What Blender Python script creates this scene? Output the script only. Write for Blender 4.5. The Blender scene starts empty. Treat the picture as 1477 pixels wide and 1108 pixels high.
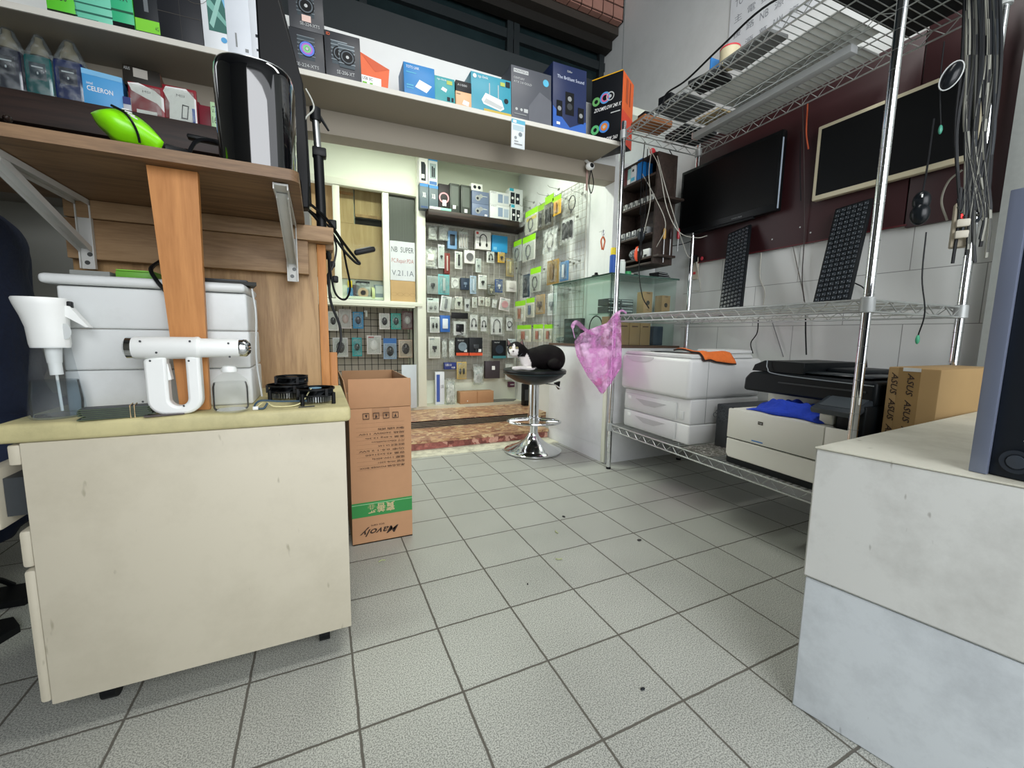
import bpy, bmesh, math, random
import numpy as np
from mathutils import Vector, Matrix, noise
random.seed(7)
R = math.radians
SC = bpy.context.scene
COL = SC.collection

# ------------------------------------------------------------------ camera
T = .21                                   # one floor tile, metres
FPX, YAW, PITCH, ROLL, CAMH = 593.5, .438, .118, .0165, 3.645 * T
_cy, _sy, _cp, _sp, _cr, _sr = math.cos(YAW), math.sin(YAW), math.cos(PITCH), math.sin(PITCH), math.cos(ROLL), math.sin(ROLL)
_right = Vector((_cy, -_sy, 0)); FW = Vector((_sy * _cp, _cy * _cp, -_sp)); _up = _right.cross(FW)
RT = _right * _cr + _up * _sr; UP = _up * _cr - _right * _sr
cam = bpy.data.cameras.new('camera'); cam.sensor_width = 36; cam.lens = FPX / 1477 * 36; cam.clip_start = .02
camo = bpy.data.objects.new('camera', cam); COL.objects.link(camo)
camo.matrix_world = Matrix(((RT.x, UP.x, -FW.x, 0), (RT.y, UP.y, -FW.y, 0), (RT.z, UP.z, -FW.z, CAMH), (0, 0, 0, 1)))
SC.camera = camo

# ------------------------------------------------------------------ world, lights, exposure
SC.view_settings.view_transform = 'Standard'; SC.view_settings.look = 'None'
SC.view_settings.gamma = 1; SC.view_settings.use_curve_mapping = False
SC.view_settings.exposure = 0.02
w = bpy.data.worlds.new('sky'); SC.world = w; w.use_nodes = True
w.node_tree.nodes['Background'].inputs[0].default_value = (.93, .96, 1, 1)
w.node_tree.nodes['Background'].inputs[1].default_value = 2.1

def lamp(name, loc, rot, sx, sy, power, color):
    l = bpy.data.lights.new(name, 'AREA'); l.shape = 'RECTANGLE'; l.size = sx; l.size_y = sy
    l.energy = power; l.color = color
    o = bpy.data.objects.new(name, l); COL.objects.link(o); o.location = loc; o.rotation_euler = rot
    return o
lamp('ceiling_tube_light', (.75, 2.78, 2.17), (0, 0, 0), 1.1, .12, 24, (.93, 1, .86))      # tube lamp in the alcove behind the beam
lamp('shop_fill_light', (.9, .7, 2.9), (0, 0, 0), 1.2, .3, 20, (1, .99, .96))              # assumed unseen lamp, added to light the shop from above
lamp('street_daylight', (.3, -1.9, 2.0), Vector((1.7, 3.2, .35)).to_track_quat('-Z', 'Y').to_euler(), 2.2, 1.8, 72, (.95, .97, 1))       # daylight through the open shop front

# ------------------------------------------------------------------ pixel -> plane helpers (real planes of the room)
def ray(px, py): return RT * ((px - 738.5) / FPX) - UP * ((py - 554) / FPX) + FW
_o = Vector((0, 0, CAMH))
def PY(px, py, Y): d = ray(px, py); return _o + d * (Y / d.y)
def PX(px, py, X): d = ray(px, py); return _o + d * (X / d.x)
def PZ(px, py, Z): d = ray(px, py); return _o + d * ((Z - CAMH) / d.z)

# ------------------------------------------------------------------ materials
def lin(h):
    h = h.lstrip('#'); v = [int(h[i:i + 2], 16) / 255 for i in (0, 2, 4)]
    return tuple(x / 12.92 if x <= .04045 else ((x + .055) / 1.055) ** 2.4 for x in v) + (1,)
MATS = {}
def mat(col, rough=.5, metal=0, var=.1, scale=14, bump=0, alpha=1, trans=0, kind=None, emit=0, coat=0, stretch=(1, 1, 1)):
    key = (col, rough, metal, var, scale, bump, alpha, trans, kind, emit, coat, stretch)
    if key in MATS: return MATS[key]
    m = bpy.data.materials.new('paint_' + col.lstrip('#')); m.use_nodes = True; MATS[key] = m
    nt = m.node_tree; N = nt.nodes; L = nt.links; b = N['Principled BSDF']
    b.inputs['Roughness'].default_value = rough; b.inputs['Metallic'].default_value = metal
    b.inputs['Transmission Weight'].default_value = trans; b.inputs['Alpha'].default_value = alpha
    b.inputs['Coat Weight'].default_value = coat
    if trans: b.inputs['IOR'].default_value = 1.33 if kind == 'water' else 1.45
    c = lin(col)
    if max(c[:3]) < .03 and not coat: b.inputs['Specular IOR Level'].default_value = .25
    tc = N.new('ShaderNodeTexCoord'); mp = N.new('ShaderNodeMapping')
    L.new(tc.outputs['Object'], mp.inputs[0]); mp.inputs['Scale'].default_value = stretch
    nz = N.new('ShaderNodeTexNoise'); nz.inputs['Scale'].default_value = scale; nz.inputs['Detail'].default_value = 4
    L.new(mp.outputs[0], nz.inputs[0])
    mx = N.new('ShaderNodeMix'); mx.data_type = 'RGBA'
    mx.inputs[6].default_value = tuple(x * (1 - var) for x in c[:3]) + (1,)
    mx.inputs[7].default_value = tuple(min(1, x * (1 + var)) for x in c[:3]) + (1,)
    L.new(nz.outputs[0], mx.inputs[0]); L.new(mx.outputs[2], b.inputs['Base Color'])
    if emit:
        b.inputs['Emission Color'].default_value = c; b.inputs['Emission Strength'].default_value = emit
    if bump:
        bp = N.new('ShaderNodeBump'); bp.inputs['Strength'].default_value = bump; bp.inputs['Distance'].default_value = .01
        L.new(nz.outputs[0], bp.inputs['Height']); L.new(bp.outputs[0], b.inputs['Normal'])
    return m
def film(col='#f4f6f4', op=.12, rough=.15, name='clear_film', bump=.35, scale=26):
    key = (name, col, op, rough, bump, scale)
    if key in MATS: return MATS[key]
    m = bpy.data.materials.new(name); m.use_nodes = True; MATS[key] = m; nt = m.node_tree; N = nt.nodes; L = nt.links
    N.remove(N['Principled BSDF']); out = N['Material Output']
    tr = N.new('ShaderNodeBsdfTransparent'); tr.inputs[0].default_value = lin(col)
    gl = N.new('ShaderNodeBsdfPrincipled'); gl.inputs['Base Color'].default_value = lin(col); gl.inputs['Roughness'].default_value = rough
    tc = N.new('ShaderNodeTexCoord'); nz = N.new('ShaderNodeTexNoise'); nz.inputs['Scale'].default_value = scale; L.new(tc.outputs['Object'], nz.inputs[0])
    bp = N.new('ShaderNodeBump'); bp.inputs['Strength'].default_value = bump; bp.inputs['Distance'].default_value = .008
    L.new(nz.outputs[0], bp.inputs['Height']); L.new(bp.outputs[0], gl.inputs['Normal'])
    rp = N.new('ShaderNodeMapRange'); rp.inputs[1].default_value = .45; rp.inputs[2].default_value = .72
    rp.inputs[3].default_value = op * .35; rp.inputs[4].default_value = min(1, op * 1.6)
    L.new(nz.outputs[0], rp.inputs[0])
    mx = N.new('ShaderNodeMixShader'); L.new(rp.outputs[0], mx.inputs[0]); L.new(tr.outputs[0], mx.inputs[1]); L.new(gl.outputs[0], mx.inputs[2])
    L.new(mx.outputs[0], out.inputs[0]); return m
def glass(col='#dff0e8', op=.08):
    key = ('glass', col, op)
    if key in MATS: return MATS[key]
    m = bpy.data.materials.new('pane_glass'); m.use_nodes = True; MATS[key] = m; nt = m.node_tree; N = nt.nodes; L = nt.links
    N.remove(N['Principled BSDF']); out = N['Material Output']
    tr = N.new('ShaderNodeBsdfTransparent'); tr.inputs[0].default_value = lin(col)
    gl = N.new('ShaderNodeBsdfGlossy'); gl.inputs['Roughness'].default_value = .03
    nz = N.new('ShaderNodeTexNoise'); df = N.new('ShaderNodeBsdfDiffuse'); df.inputs[0].default_value = lin('#c9d3cd')
    fr = N.new('ShaderNodeFresnel'); fr.inputs[0].default_value = 1.12
    mx = N.new('ShaderNodeMixShader'); L.new(fr.outputs[0], mx.inputs[0]); L.new(tr.outputs[0], mx.inputs[1]); L.new(gl.outputs[0], mx.inputs[2])
    rp = N.new('ShaderNodeMath'); rp.operation = 'MULTIPLY'; rp.inputs[1].default_value = op * .5; L.new(nz.outputs[0], rp.inputs[0])
    m2 = N.new('ShaderNodeMixShader'); L.new(rp.outputs[0], m2.inputs[0]); L.new(mx.outputs[0], m2.inputs[1]); L.new(df.outputs[0], m2.inputs[2])
    L.new(m2.outputs[0], out.inputs[0]); return m
def wood(base, dark, scale=3, name='wood', rough=.55, axis='z'):
    key = ('wood', base, dark, scale, axis)
    if key in MATS: return MATS[key]
    m = bpy.data.materials.new(name); m.use_nodes = True; MATS[key] = m; nt = m.node_tree; N = nt.nodes; L = nt.links; b = N['Principled BSDF']
    tc = N.new('ShaderNodeTexCoord'); mp = N.new('ShaderNodeMapping')
    mp.inputs['Scale'].default_value = {'z': (9, 9, .9), 'x': (.9, 9, 9), 'y': (9, .9, 9)}[axis]
    L.new(tc.outputs['Object'], mp.inputs[0])
    n1 = N.new('ShaderNodeTexNoise'); n1.inputs['Scale'].default_value = scale; n1.inputs['Detail'].default_value = 8; n1.inputs['Distortion'].default_value = 1.2
    L.new(mp.outputs[0], n1.inputs[0])
    n2 = N.new('ShaderNodeTexNoise'); n2.inputs['Scale'].default_value = scale * 9; n2.inputs['Detail'].default_value = 3
    L.new(mp.outputs[0], n2.inputs[0])
    ad = N.new('ShaderNodeMath'); ad.operation = 'MULTIPLY_ADD'; L.new(n2.outputs[0], ad.inputs[0]); ad.inputs[1].default_value = .35; L.new(n1.outputs[0], ad.inputs[2])
    cr = N.new('ShaderNodeValToRGB'); cr.color_ramp.elements[0].position = .45; cr.color_ramp.elements[1].position = .8
    cr.color_ramp.elements[0].color = lin(dark); cr.color_ramp.elements[1].color = lin(base)
    L.new(ad.outputs[0], cr.inputs[0]); L.new(cr.outputs[0], b.inputs['Base Color']); b.inputs['Roughness'].default_value = rough
    return m
def dirty(base, stain, scale=5, amt=.5, rough=.5, name='worn_paint', scratch=True):
    key = ('dirty', base, stain, scale, amt, scratch)
    if key in MATS: return MATS[key]
    m = bpy.data.materials.new(name); m.use_nodes = True; MATS[key] = m; nt = m.node_tree; N = nt.nodes; L = nt.links; b = N['Principled BSDF']
    tc = N.new('ShaderNodeTexCoord'); n1 = N.new('ShaderNodeTexNoise'); n1.inputs['Scale'].default_value = scale; n1.inputs['Detail'].default_value = 8; n1.inputs['Roughness'].default_value = .7
    L.new(tc.outputs['Object'], n1.inputs[0])
    cr = N.new('ShaderNodeValToRGB'); cr.color_ramp.elements[0].position = .45; cr.color_ramp.elements[1].position = .75
    cr.color_ramp.elements[0].color = lin(base); B, S = lin(base), lin(stain)
    cr.color_ramp.elements[1].color = tuple(B[i] * (1 - amt) + S[i] * amt for i in range(3)) + (1,)
    L.new(n1.outputs[0], cr.inputs[0]); last = cr.outputs[0]
    if scratch:
        mp = N.new('ShaderNodeMapping'); mp.inputs['Scale'].default_value = (30, 30, 9); mp.inputs['Rotation'].default_value = (.3, .9, .4); L.new(tc.outputs['Object'], mp.inputs[0])
        v = N.new('ShaderNodeTexNoise'); v.inputs['Scale'].default_value = 1.6; v.inputs['Detail'].default_value = 2; L.new(mp.outputs[0], v.inputs[0])
        c2 = N.new('ShaderNodeValToRGB'); c2.color_ramp.elements[0].position = .72; c2.color_ramp.elements[1].position = .76
        c2.color_ramp.elements[0].color = (0, 0, 0, 1); c2.color_ramp.elements[1].color = (.7, .7, .7, 1); L.new(v.outputs[0], c2.inputs[0])
        mx = N.new('ShaderNodeMix'); mx.data_type = 'RGBA'; L.new(c2.outputs[0], mx.inputs[0]); L.new(last, mx.inputs[6]); mx.inputs[7].default_value = lin(stain)
        last = mx.outputs[2]
    L.new(last, b.inputs['Base Color']); b.inputs['Roughness'].default_value = rough
    return m

WHITE = mat('#e9ebe8', .45, var=.04); OFFW = mat('#dcdcd2', .5, var=.05)
BLACK = mat('#0e1012', .45, var=.2); DGREY = mat('#33373a', .5); GREY = mat('#8b8f8f', .5); LGREY = mat('#c3c7c6', .45)
CHROME = mat('#e6e8ea', .09, 1, var=.02); STEEL = mat('#b4b7b6', .33, 1, var=.1, scale=40); CABLE = mat('#101215', .5, var=.2)
PRINT = mat('#f4f5f4', .6, var=.02)
CARD = mat('#b98d68', .8, var=.07, scale=30); CARDIN = mat('#a88360', .85, var=.06, scale=20)

# ------------------------------------------------------------------ mesh builder
FONT_CACHE = {}
def text_mesh(s, bold=False):
    k = (s, bold)
    if k not in FONT_CACHE:
        c = bpy.data.curves.new('lettering', 'FONT'); c.body = s; c.resolution_u = 2; c.extrude = 0
        if bold: c.offset = .012
        o = bpy.data.objects.new('lettering', c); COL.objects.link(o)
        dg = bpy.context.evaluated_depsgraph_get()
        me = bpy.data.meshes.new_from_object(o.evaluated_get(dg))
        vs = [v.co.copy() for v in me.vertices]; fs = [tuple(p.vertices) for p in me.polygons]
        bpy.data.objects.remove(o); bpy.data.meshes.remove(me); bpy.data.curves.remove(c)
        if vs:
            x0 = min(v.x for v in vs); x1 = max(v.x for v in vs); y0 = min(v.y for v in vs); y1 = max(v.y for v in vs)
        else: x0 = y0 = 0; x1 = y1 = 1
        FONT_CACHE[k] = (vs, fs, x0, x1, y0, y1)
    return FONT_CACHE[k]

class MB:
    def __init__(s): s.v = []; s.f = []; s.m = []; s.sm = []; s.mats = []; s.M = Matrix()
    def mi(s, m):
        if m not in s.mats: s.mats.append(m)
        return s.mats.index(m)
    def add(s, vs, fs, m, smooth=False):
        n = len(s.v); i = s.mi(m)
        s.v += [s.M @ Vector(v) for v in vs]
        for f in fs: s.f.append(tuple(n + a for a in f)); s.m.append(i); s.sm.append(smooth)
        return s
    def box(s, x0, x1, y0, y1, z0, z1, m, bev=0, seg=2):
        x0, x1 = sorted((x0, x1)); y0, y1 = sorted((y0, y1)); z0, z1 = sorted((z0, z1))
        V = [(x, y, z) for x in (x0, x1) for y in (y0, y1) for z in (z0, z1)]
        F = [(0, 1, 3, 2), (4, 6, 7, 5), (0, 4, 5, 1), (2, 3, 7, 6), (0, 2, 6, 4), (1, 5, 7, 3)]
        if not bev: return s.add(V, F, m)
        bm = bmesh.new(); vs = [bm.verts.new(v) for v in V]
        for f in F: bm.faces.new([vs[i] for i in f])
        bmesh.ops.bevel(bm, geom=bm.edges[:], offset=min(bev, (x1 - x0) * .49, (y1 - y0) * .49, (z1 - z0) * .49), segments=seg, profile=.5, affect='EDGES')
        bm.verts.index_update(); V = [v.co[:] for v in bm.verts]; F = [tuple(v.index for v in f.verts) for f in bm.faces]; bm.free()
        return s.add(V, F, m, True)
    def tube(s, pts, r, m, n=6, closed=False):
        pts = [Vector(p) for p in pts]; rs = r if isinstance(r, (list, tuple)) else [r] * len(pts)
        V = []; F = []; N = len(pts); prev = None
        for i, p in enumerate(pts):
            a = pts[i - 1] if i or closed else pts[i]; b = pts[(i + 1) % N] if i < N - 1 or closed else pts[i]
            t = (b - a).normalized()
            u = prev if prev else (Vector((0, 0, 1)) if abs(t.z) < .9 else Vector((1, 0, 0)))
            u = (u - t * u.dot(t)).normalized(); prev = u; w_ = t.cross(u)
            for k in range(n): a_ = 2 * math.pi * k / n; V.append(p + (u * math.cos(a_) + w_ * math.sin(a_)) * rs[i])
        for i in range(N if closed else N - 1):
            j = (i + 1) % N
            for k in range(n): l = (k + 1) % n; F.append((i * n + k, i * n + l, j * n + l, j * n + k))
        if not closed: F.append(tuple(range(n - 1, -1, -1))); F.append(tuple((N - 1) * n + k for k in range(n)))
        return s.add(V, F, m, n > 5)
    def cyl(s, p0, p1, r0, m, r1=None, n=20): return s.tube([p0, p1], [r0, r0 if r1 is None else r1], m, n)
    def lathe(s, prof, c, m, n=32, axis='z', sx=1, sy=1):
        V = []; F = []; c = Vector(c)
        for r, h in prof:
            for k in range(n):
                a = 2 * math.pi * k / n; x, y = r * math.cos(a) * sx, r * math.sin(a) * sy
                V.append(c + Vector({'z': (x, y, h), 'y': (x, h, y), 'x': (h, x, y)}[axis]))
        P = len(prof)
        for i in range(P - 1):
            for k in range(n): l = (k + 1) % n; F.append((i * n + k, i * n + l, (i + 1) * n + l, (i + 1) * n + k))
        if prof[0][0] > 1e-5: F.append(tuple(range(n - 1, -1, -1)))
        if prof[-1][0] > 1e-5: F.append(tuple((P - 1) * n + k for k in range(n)))
        return s.add(V, F, m, True)
    def ell(s, c, rx, ry, rz, m, n=14):
        pr = [(math.sin(math.pi * i / n), -math.cos(math.pi * i / n)) for i in range(n + 1)]
        V = []; F = []; K = n * 2; c = Vector(c)
        for r, h in pr:
            for k in range(K): a = 2 * math.pi * k / K; V.append(c + Vector((r * math.cos(a) * rx, r * math.sin(a) * ry, h * rz)))
        for i in range(n):
            for k in range(K): l = (k + 1) % K; F.append((i * K + k, i * K + l, (i + 1) * K + l, (i + 1) * K + k))
        return s.add(V, F, m, True)
    def prism(s, pts, y0, y1, m, plane='xz', smooth=False):
        n = len(pts)
        def q(p, y): return {'xz': (p[0], y, p[1]), 'xy': (p[0], p[1], y), 'yz': (y, p[0], p[1])}[plane]
        V = [q(p, y0) for p in pts] + [q(p, y1) for p in pts]
        F = [tuple(range(n - 1, -1, -1)), tuple(range(n, 2 * n))] + [(i, (i + 1) % n, n + (i + 1) % n, n + i) for i in range(n)]
        return s.add(V, F, m, False)
    def grid(s, fn, nu, nv, m, smooth=True):
        V = [fn(i / nu, j / nv) for j in range(nv + 1) for i in range(nu + 1)]
        F = [(j * (nu + 1) + i, j * (nu + 1) + i + 1, (j + 1) * (nu + 1) + i + 1, (j + 1) * (nu + 1) + i) for j in range(nv) for i in range(nu)]
        return s.add(V, F, m, smooth)
    def rect(s, x0, x1, z0, z1, y, m): return s.add([(x0, y, z0), (x1, y, z0), (x1, y, z1), (x0, y, z1)], [(0, 1, 2, 3)], m)
    def disc(s, cx, cz, r, y, m, n=20, ri=0, sz=1):
        o = [(cx + r * math.cos(2 * math.pi * k / n), y, cz + r * sz * math.sin(2 * math.pi * k / n)) for k in range(n)]
        if not ri: return s.add(o, [tuple(range(n))], m)
        i_ = [(cx + ri * math.cos(2 * math.pi * k / n), y, cz + ri * sz * math.sin(2 * math.pi * k / n)) for k in range(n)]
        return s.add(o + i_, [(k, (k + 1) % n, n + (k + 1) % n, n + k) for k in range(n)], m)
    def text(s, t, x0, x1, z0, z1, y, m, flip=False, bold=False, skew=0):
        vs, fs, a0, a1, b0, b1 = text_mesh(t, bold)
        if not vs: return s
        V = []
        for v in vs:
            u = (v.x - a0) / (a1 - a0 or 1); w_ = (v.y - b0) / (b1 - b0 or 1)
            u = u + skew * w_
            if flip: u, w_ = 1 - u, 1 - w_
            V.append((x0 + (x1 - x0) * u, y, z0 + (z1 - z0) * w_))
        return s.add(V, fs, m)
    def build(s, name, parent=None, loc=None, rz=0, bevel=0, sub=0, solid=0):
        me = bpy.data.meshes.new(name); me.from_pydata([v[:] for v in s.v], [], s.f)
        for m in s.mats: me.materials.append(m)
        me.polygons.foreach_set('material_index', s.m); me.polygons.foreach_set('use_smooth', s.sm); me.update()
        try: me.set_sharp_from_angle(angle=R(38))
        except Exception: pass
        o = bpy.data.objects.new(name, me); COL.objects.link(o)
        if parent: o.parent = parent
        if loc is not None: o.location = loc; o.rotation_euler = (0, 0, rz)
        if solid: md = o.modifiers.new('thickness', 'SOLIDIFY'); md.thickness = solid; md.offset = 0
        if bevel: md = o.modifiers.new('bevel', 'BEVEL'); md.width = bevel; md.segments = 2; md.limit_method = 'ANGLE'
        if sub: md = o.modifiers.new('smooth', 'SUBSURF'); md.levels = md.render_levels = sub
        return o

def tag(o, label, cat, group=None):
    o['label'] = label; o['category'] = cat
    if group: o['group'] = group
    return o
def thing(name, label, cat, loc=(0, 0, 0), rz=0, group=None):
    o = bpy.data.objects.new(name, None); COL.objects.link(o); o.empty_display_size = .02
    o.location = loc; o.rotation_euler = (0, 0, rz); return tag(o, label, cat, group)
def struct(name, mb, **k):
    o = mb.build(name, **k); o['kind'] = 'structure'; return o

def spline(pts, k=8):
    pts = [Vector(p) for p in pts]; out = []
    P = [pts[0] * 2 - pts[1]] + pts + [pts[-1] * 2 - pts[-2]]
    for i in range(1, len(P) - 2):
        a, b, c, d = P[i - 1:i + 3]
        for j in range(k):
            t = j / k
            out.append(.5 * ((2 * b) + (c - a) * t + (2 * a - 5 * b + 4 * c - d) * t * t + (3 * b - a - 3 * c + d) * t ** 3))
    out.append(pts[-1]); return out
def cable(name, label, pts, r, m, group=None, cat='cable', k=8):
    pts = [Vector(p) for p in pts]; o0 = pts[0].copy()
    mb = MB(); mb.tube(spline([p - o0 for p in pts], k), r, m, 6)
    return tag(mb.build(name, loc=o0), label, cat, group)

# pixel rectangle on a plane facing the camera side: 'y' faces -y, 'x' faces -x; returns base-centre location, width, height, turn
def rectp(x0, y0, x1, y1, pl, P):
    xm, ym = (x0 + x1) / 2, (y0 + y1) / 2; f = PY if pl == 'y' else PX
    a, b, lo, hi = f(x0, ym, P), f(x1, ym, P), f(xm, y1, P), f(xm, y0, P)
    c = (a + b) / 2
    return Vector((c.x, c.y, lo.z)), (b - a).length, hi.z - lo.z, (0 if pl == 'y' else -math.pi / 2)

# printed artwork on the front of a box: normalised coordinates
def art(mb, W, H, items, y=-.0004, x0=None, z0=0):
    x0 = -W / 2 if x0 is None else x0
    for i, it in enumerate(items):
        yy = y - i * .00025; k = it[0]
        if k == 'r': mb.rect(x0 + it[1] * W, x0 + it[2] * W, z0 + it[3] * H, z0 + it[4] * H, yy, it[5])
        elif k == 't': mb.text(it[1], x0 + it[2] * W, x0 + it[3] * W, z0 + it[4] * H, z0 + it[5] * H, yy, it[6], **(it[7] if len(it) > 7 else {}))
        elif k == 'c': mb.disc(x0 + it[1] * W, z0 + it[2] * H, it[3] * W, yy, it[4])
        elif k == 'o': mb.disc(x0 + it[1] * W, z0 + it[2] * H, it[3] * W, yy, it[5], ri=it[4] * W)
        elif k == 'p': mb.add([(x0 + a * W, yy, z0 + b * H) for a, b in it[1]], [tuple(range(len(it[1])))], it[2])
def carton(name, label, cat, rp, depth, body, items=(), group=None, bev=.001, side=None, turn=0, sideart=None, zoff=0):
    loc, W, H, rz = rp
    mb = MB(); mb.box(-W / 2, W / 2, 0, depth, 0, H, body, bev)
    if side: mb.box(W / 2 - .0005, W / 2 + .0006, .002, depth - .002, .002, H - .002, side)
    art(mb, W, H, items)
    if sideart:
        mb.M = Matrix.Translation((W / 2, 0, 0)) @ Matrix.Rotation(R(90), 4, 'Z'); art(mb, depth, H, sideart, y=-.0012, x0=0); mb.M = Matrix()
    o = mb.build(name, loc=loc + Vector((0, 0, zoff)), rz=rz + turn); return tag(o, label, cat, group)

# ================================================================== SETTING
def tile_floor():
    m = bpy.data.materials.new('floor_tiles'); m.use_nodes = True; nt = m.node_tree; N = nt.nodes; L = nt.links; b = N['Principled BSDF']
    tc = N.new('ShaderNodeTexCoord'); sp = N.new('ShaderNodeSeparateXYZ'); L.new(tc.outputs['Object'], sp.inputs[0])
    def mth(op, a, b_=None, c=None):
        n = N.new('ShaderNodeMath'); n.operation = op
        for i, v in enumerate((a, b_, c)):
            if v is None: continue
            if isinstance(v, (int, float)): n.inputs[i].default_value = v
            else: L.new(v, n.inputs[i])
        return n.outputs[0]
    nz0 = N.new('ShaderNodeTexNoise'); nz0.inputs['Scale'].default_value = 30; L.new(tc.outputs['Object'], nz0.inputs[0])
    wob = mth('MULTIPLY_ADD', nz0.outputs[0], .0035, -.0017)
    cells = []; edges = []
    for ax, off, step in ((0, .2552, T), (1, 1.1886, T * 1.0027)):
        v = mth('DIVIDE', mth('ADD', mth('SUBTRACT', sp.outputs[ax], off), wob), step)
        fl = mth('FLOOR', v); cells.append(fl); fr = mth('SUBTRACT', v, fl)
        edges.append(mth('MINIMUM', fr, mth('SUBTRACT', 1.0, fr)))
    e = mth('MINIMUM', edges[0], edges[1])
    g = N.new('ShaderNodeMapRange'); g.inputs[1].default_value = .0085; g.inputs[2].default_value = .015; L.new(e, g.inputs[0])
    cmb = N.new('ShaderNodeCombineXYZ'); L.new(cells[0], cmb.inputs[0]); L.new(cells[1], cmb.inputs[1])
    wn = N.new('ShaderNodeTexWhiteNoise'); wn.noise_dimensions = '3D'; L.new(cmb.outputs[0], wn.inputs[0])
    n1 = N.new('ShaderNodeTexNoise'); n1.inputs['Scale'].default_value = 380; n1.inputs['Detail'].default_value = 5; L.new(tc.outputs['Object'], n1.inputs[0])
    n2 = N.new('ShaderNodeTexNoise'); n2.inputs['Scale'].default_value = 5; n2.inputs['Detail'].default_value = 6; L.new(tc.outputs['Object'], n2.inputs[0])
    cr = N.new('ShaderNodeValToRGB'); cr.color_ramp.elements[0].position = .40; cr.color_ramp.elements[1].position = .58
    cr.color_ramp.elements[0].color = lin('#82847e'); cr.color_ramp.elements[1].color = lin('#c4c6be'); L.new(n1.outputs[0], cr.inputs[0])
    val = mth('ADD', mth('MULTIPLY', wn.outputs[0], .07), mth('MULTIPLY_ADD', n2.outputs[0], .3, .80))
    hs = N.new('ShaderNodeHueSaturation'); L.new(cr.outputs[0], hs.inputs['Color']); L.new(val, hs.inputs['Value'])
    mx = N.new('ShaderNodeMix'); mx.data_type = 'RGBA'; L.new(g.outputs[0], mx.inputs[0]); mx.inputs[6].default_value = lin('#625f57'); L.new(hs.outputs[0], mx.inputs[7])
    L.new(mx.outputs[2], b.inputs['Base Color'])
    rg = mth('MULTIPLY_ADD', g.outputs[0], -.5, .85); rg2 = mth('MULTIPLY_ADD', n2.outputs[0], .15, rg); L.new(rg2, b.inputs['Roughness'])
    bp = N.new('ShaderNodeBump'); bp.inputs['Strength'].default_value = .5; bp.inputs['Distance'].default_value = .002
    L.new(mth('MULTIPLY_ADD', n1.outputs[0], .15, g.outputs[0]), bp.inputs['Height']); L.new(bp.outputs[0], b.inputs['Normal'])
    return m
FL = tile_floor()
mb = MB(); mb.box(-2.6, 2.12, -2.2, 3.8, -.04, 0, FL); struct('floor', mb)
WALLW = dirty('#e3e6e4', '#b4b9b4', 3, .3, .55, 'white_wall_paint', scratch=False)
WALLG = mat('#8c8d86', .7, var=.08, scale=5)
CREAM = mat('#e9eedd', .5, var=.03, scale=4); CREAMT = mat('#e3e5d4', .45, var=.05)
# right wall: white panels with thin seams above, white tiles below the board
def tiles_wall():
    m = bpy.data.materials.new('white_wall_tiles'); m.use_nodes = True; nt = m.node_tree; N = nt.nodes; L = nt.links; b = N['Principled BSDF']
    tc = N.new('ShaderNodeTexCoord'); mp = N.new('ShaderNodeMapping'); L.new(tc.outputs['Object'], mp.inputs[0]); mp.inputs['Rotation'].default_value = (R(90), 0, R(90))
    mp.inputs['Rotation'].default_value = (0, 0, 0)
    sp = N.new('ShaderNodeSeparateXYZ'); L.new(mp.outputs[0], sp.inputs[0]); cb = N.new('ShaderNodeCombineXYZ'); L.new(sp.outputs[1], cb.inputs[0]); L.new(sp.outputs[2], cb.inputs[1])
    br = N.new('ShaderNodeTexBrick'); L.new(cb.outputs[0], br.inputs[0]); br.inputs['Scale'].default_value = 1
    br.inputs['Brick Width'].default_value = .42; br.inputs['Row Height'].default_value = .2085; br.inputs['Mortar Size'].default_value = .0014
    br.inputs['Color1'].default_value = lin('#dcdedb'); br.inputs['Color2'].default_value = lin('#d5d8d4'); br.inputs['Mortar'].default_value = lin('#8a8c88')
    L.new(br.outputs[0], b.inputs['Base Color']); b.inputs['Roughness'].default_value = .35; return m
WT = tiles_wall()
mb = MB(); mb.box(2.1, 2.2, -.9, 2.98, 1.21, 3.3, WALLW); mb.box(2.1, 2.2, -.9, 1.95, 0, 1.21, WT); mb.box(2.1, 2.2, 1.95, 2.98, 0, 1.21, WALLW)
for y in (2.655, 1.62, .4): mb.box(2.0985, 2.1005, y - .002, y + .002, 1.3, 3.3, GREY)
struct('wall_right', mb)
mb = MB(); mb.box(2.03, 2.0995, -.9, .60, 0, 3.3, mat('#8f938f', .7, var=.1, scale=60)); struct('trim_1', mb)          # pillar at the right edge
mb = MB(); mb.box(1.72, 2.095, 2.2, 2.27, 0.72, 1.86, WALLW); mb.box(1.72, 1.80, 2.271, 3.62, .0, 2.22, WALLW)
struct('wall_alcove_right', mb)
mb = MB(); mb.box(.742, 1.9, 3.60, 3.66, 0, 2.3, CREAM); mb.box(-.12, .742, 3.60, 3.66, 1.03, 2.3, CREAM); struct('wall_alcove_back', mb)
mb = MB(); mb.box(-.3, .74, 3.86, 3.9, .1, 1.6, mat('#b9b2a4', .7)); mb.box(.742, .76, 3.5, 3.9, .0, 1.03, CREAM); mb.box(-.3, .76, 3.5, 3.9, 1.03, 1.05, CREAM); mb.box(-.32, -.3, 3.5, 3.9, 0, 1.05, CREAM); struct('wall_recess_back', mb)
mb = MB(); mb.box(-.05, 2.1, 2.3, 3.66, 2.22, 2.27, CREAM); struct('ceiling_alcove', mb)
mb = MB(); mb.box(-2.6, 2.2, -2.2, 3.9, 3.3, 3.36, mat('#4a4c4b', .8)); struct('ceiling', mb)
mb = MB(); mb.box(-2.66, -2.6, -2.2, 2.3, 0, 3.3, WALLG); struct('wall_left', mb)
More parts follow.
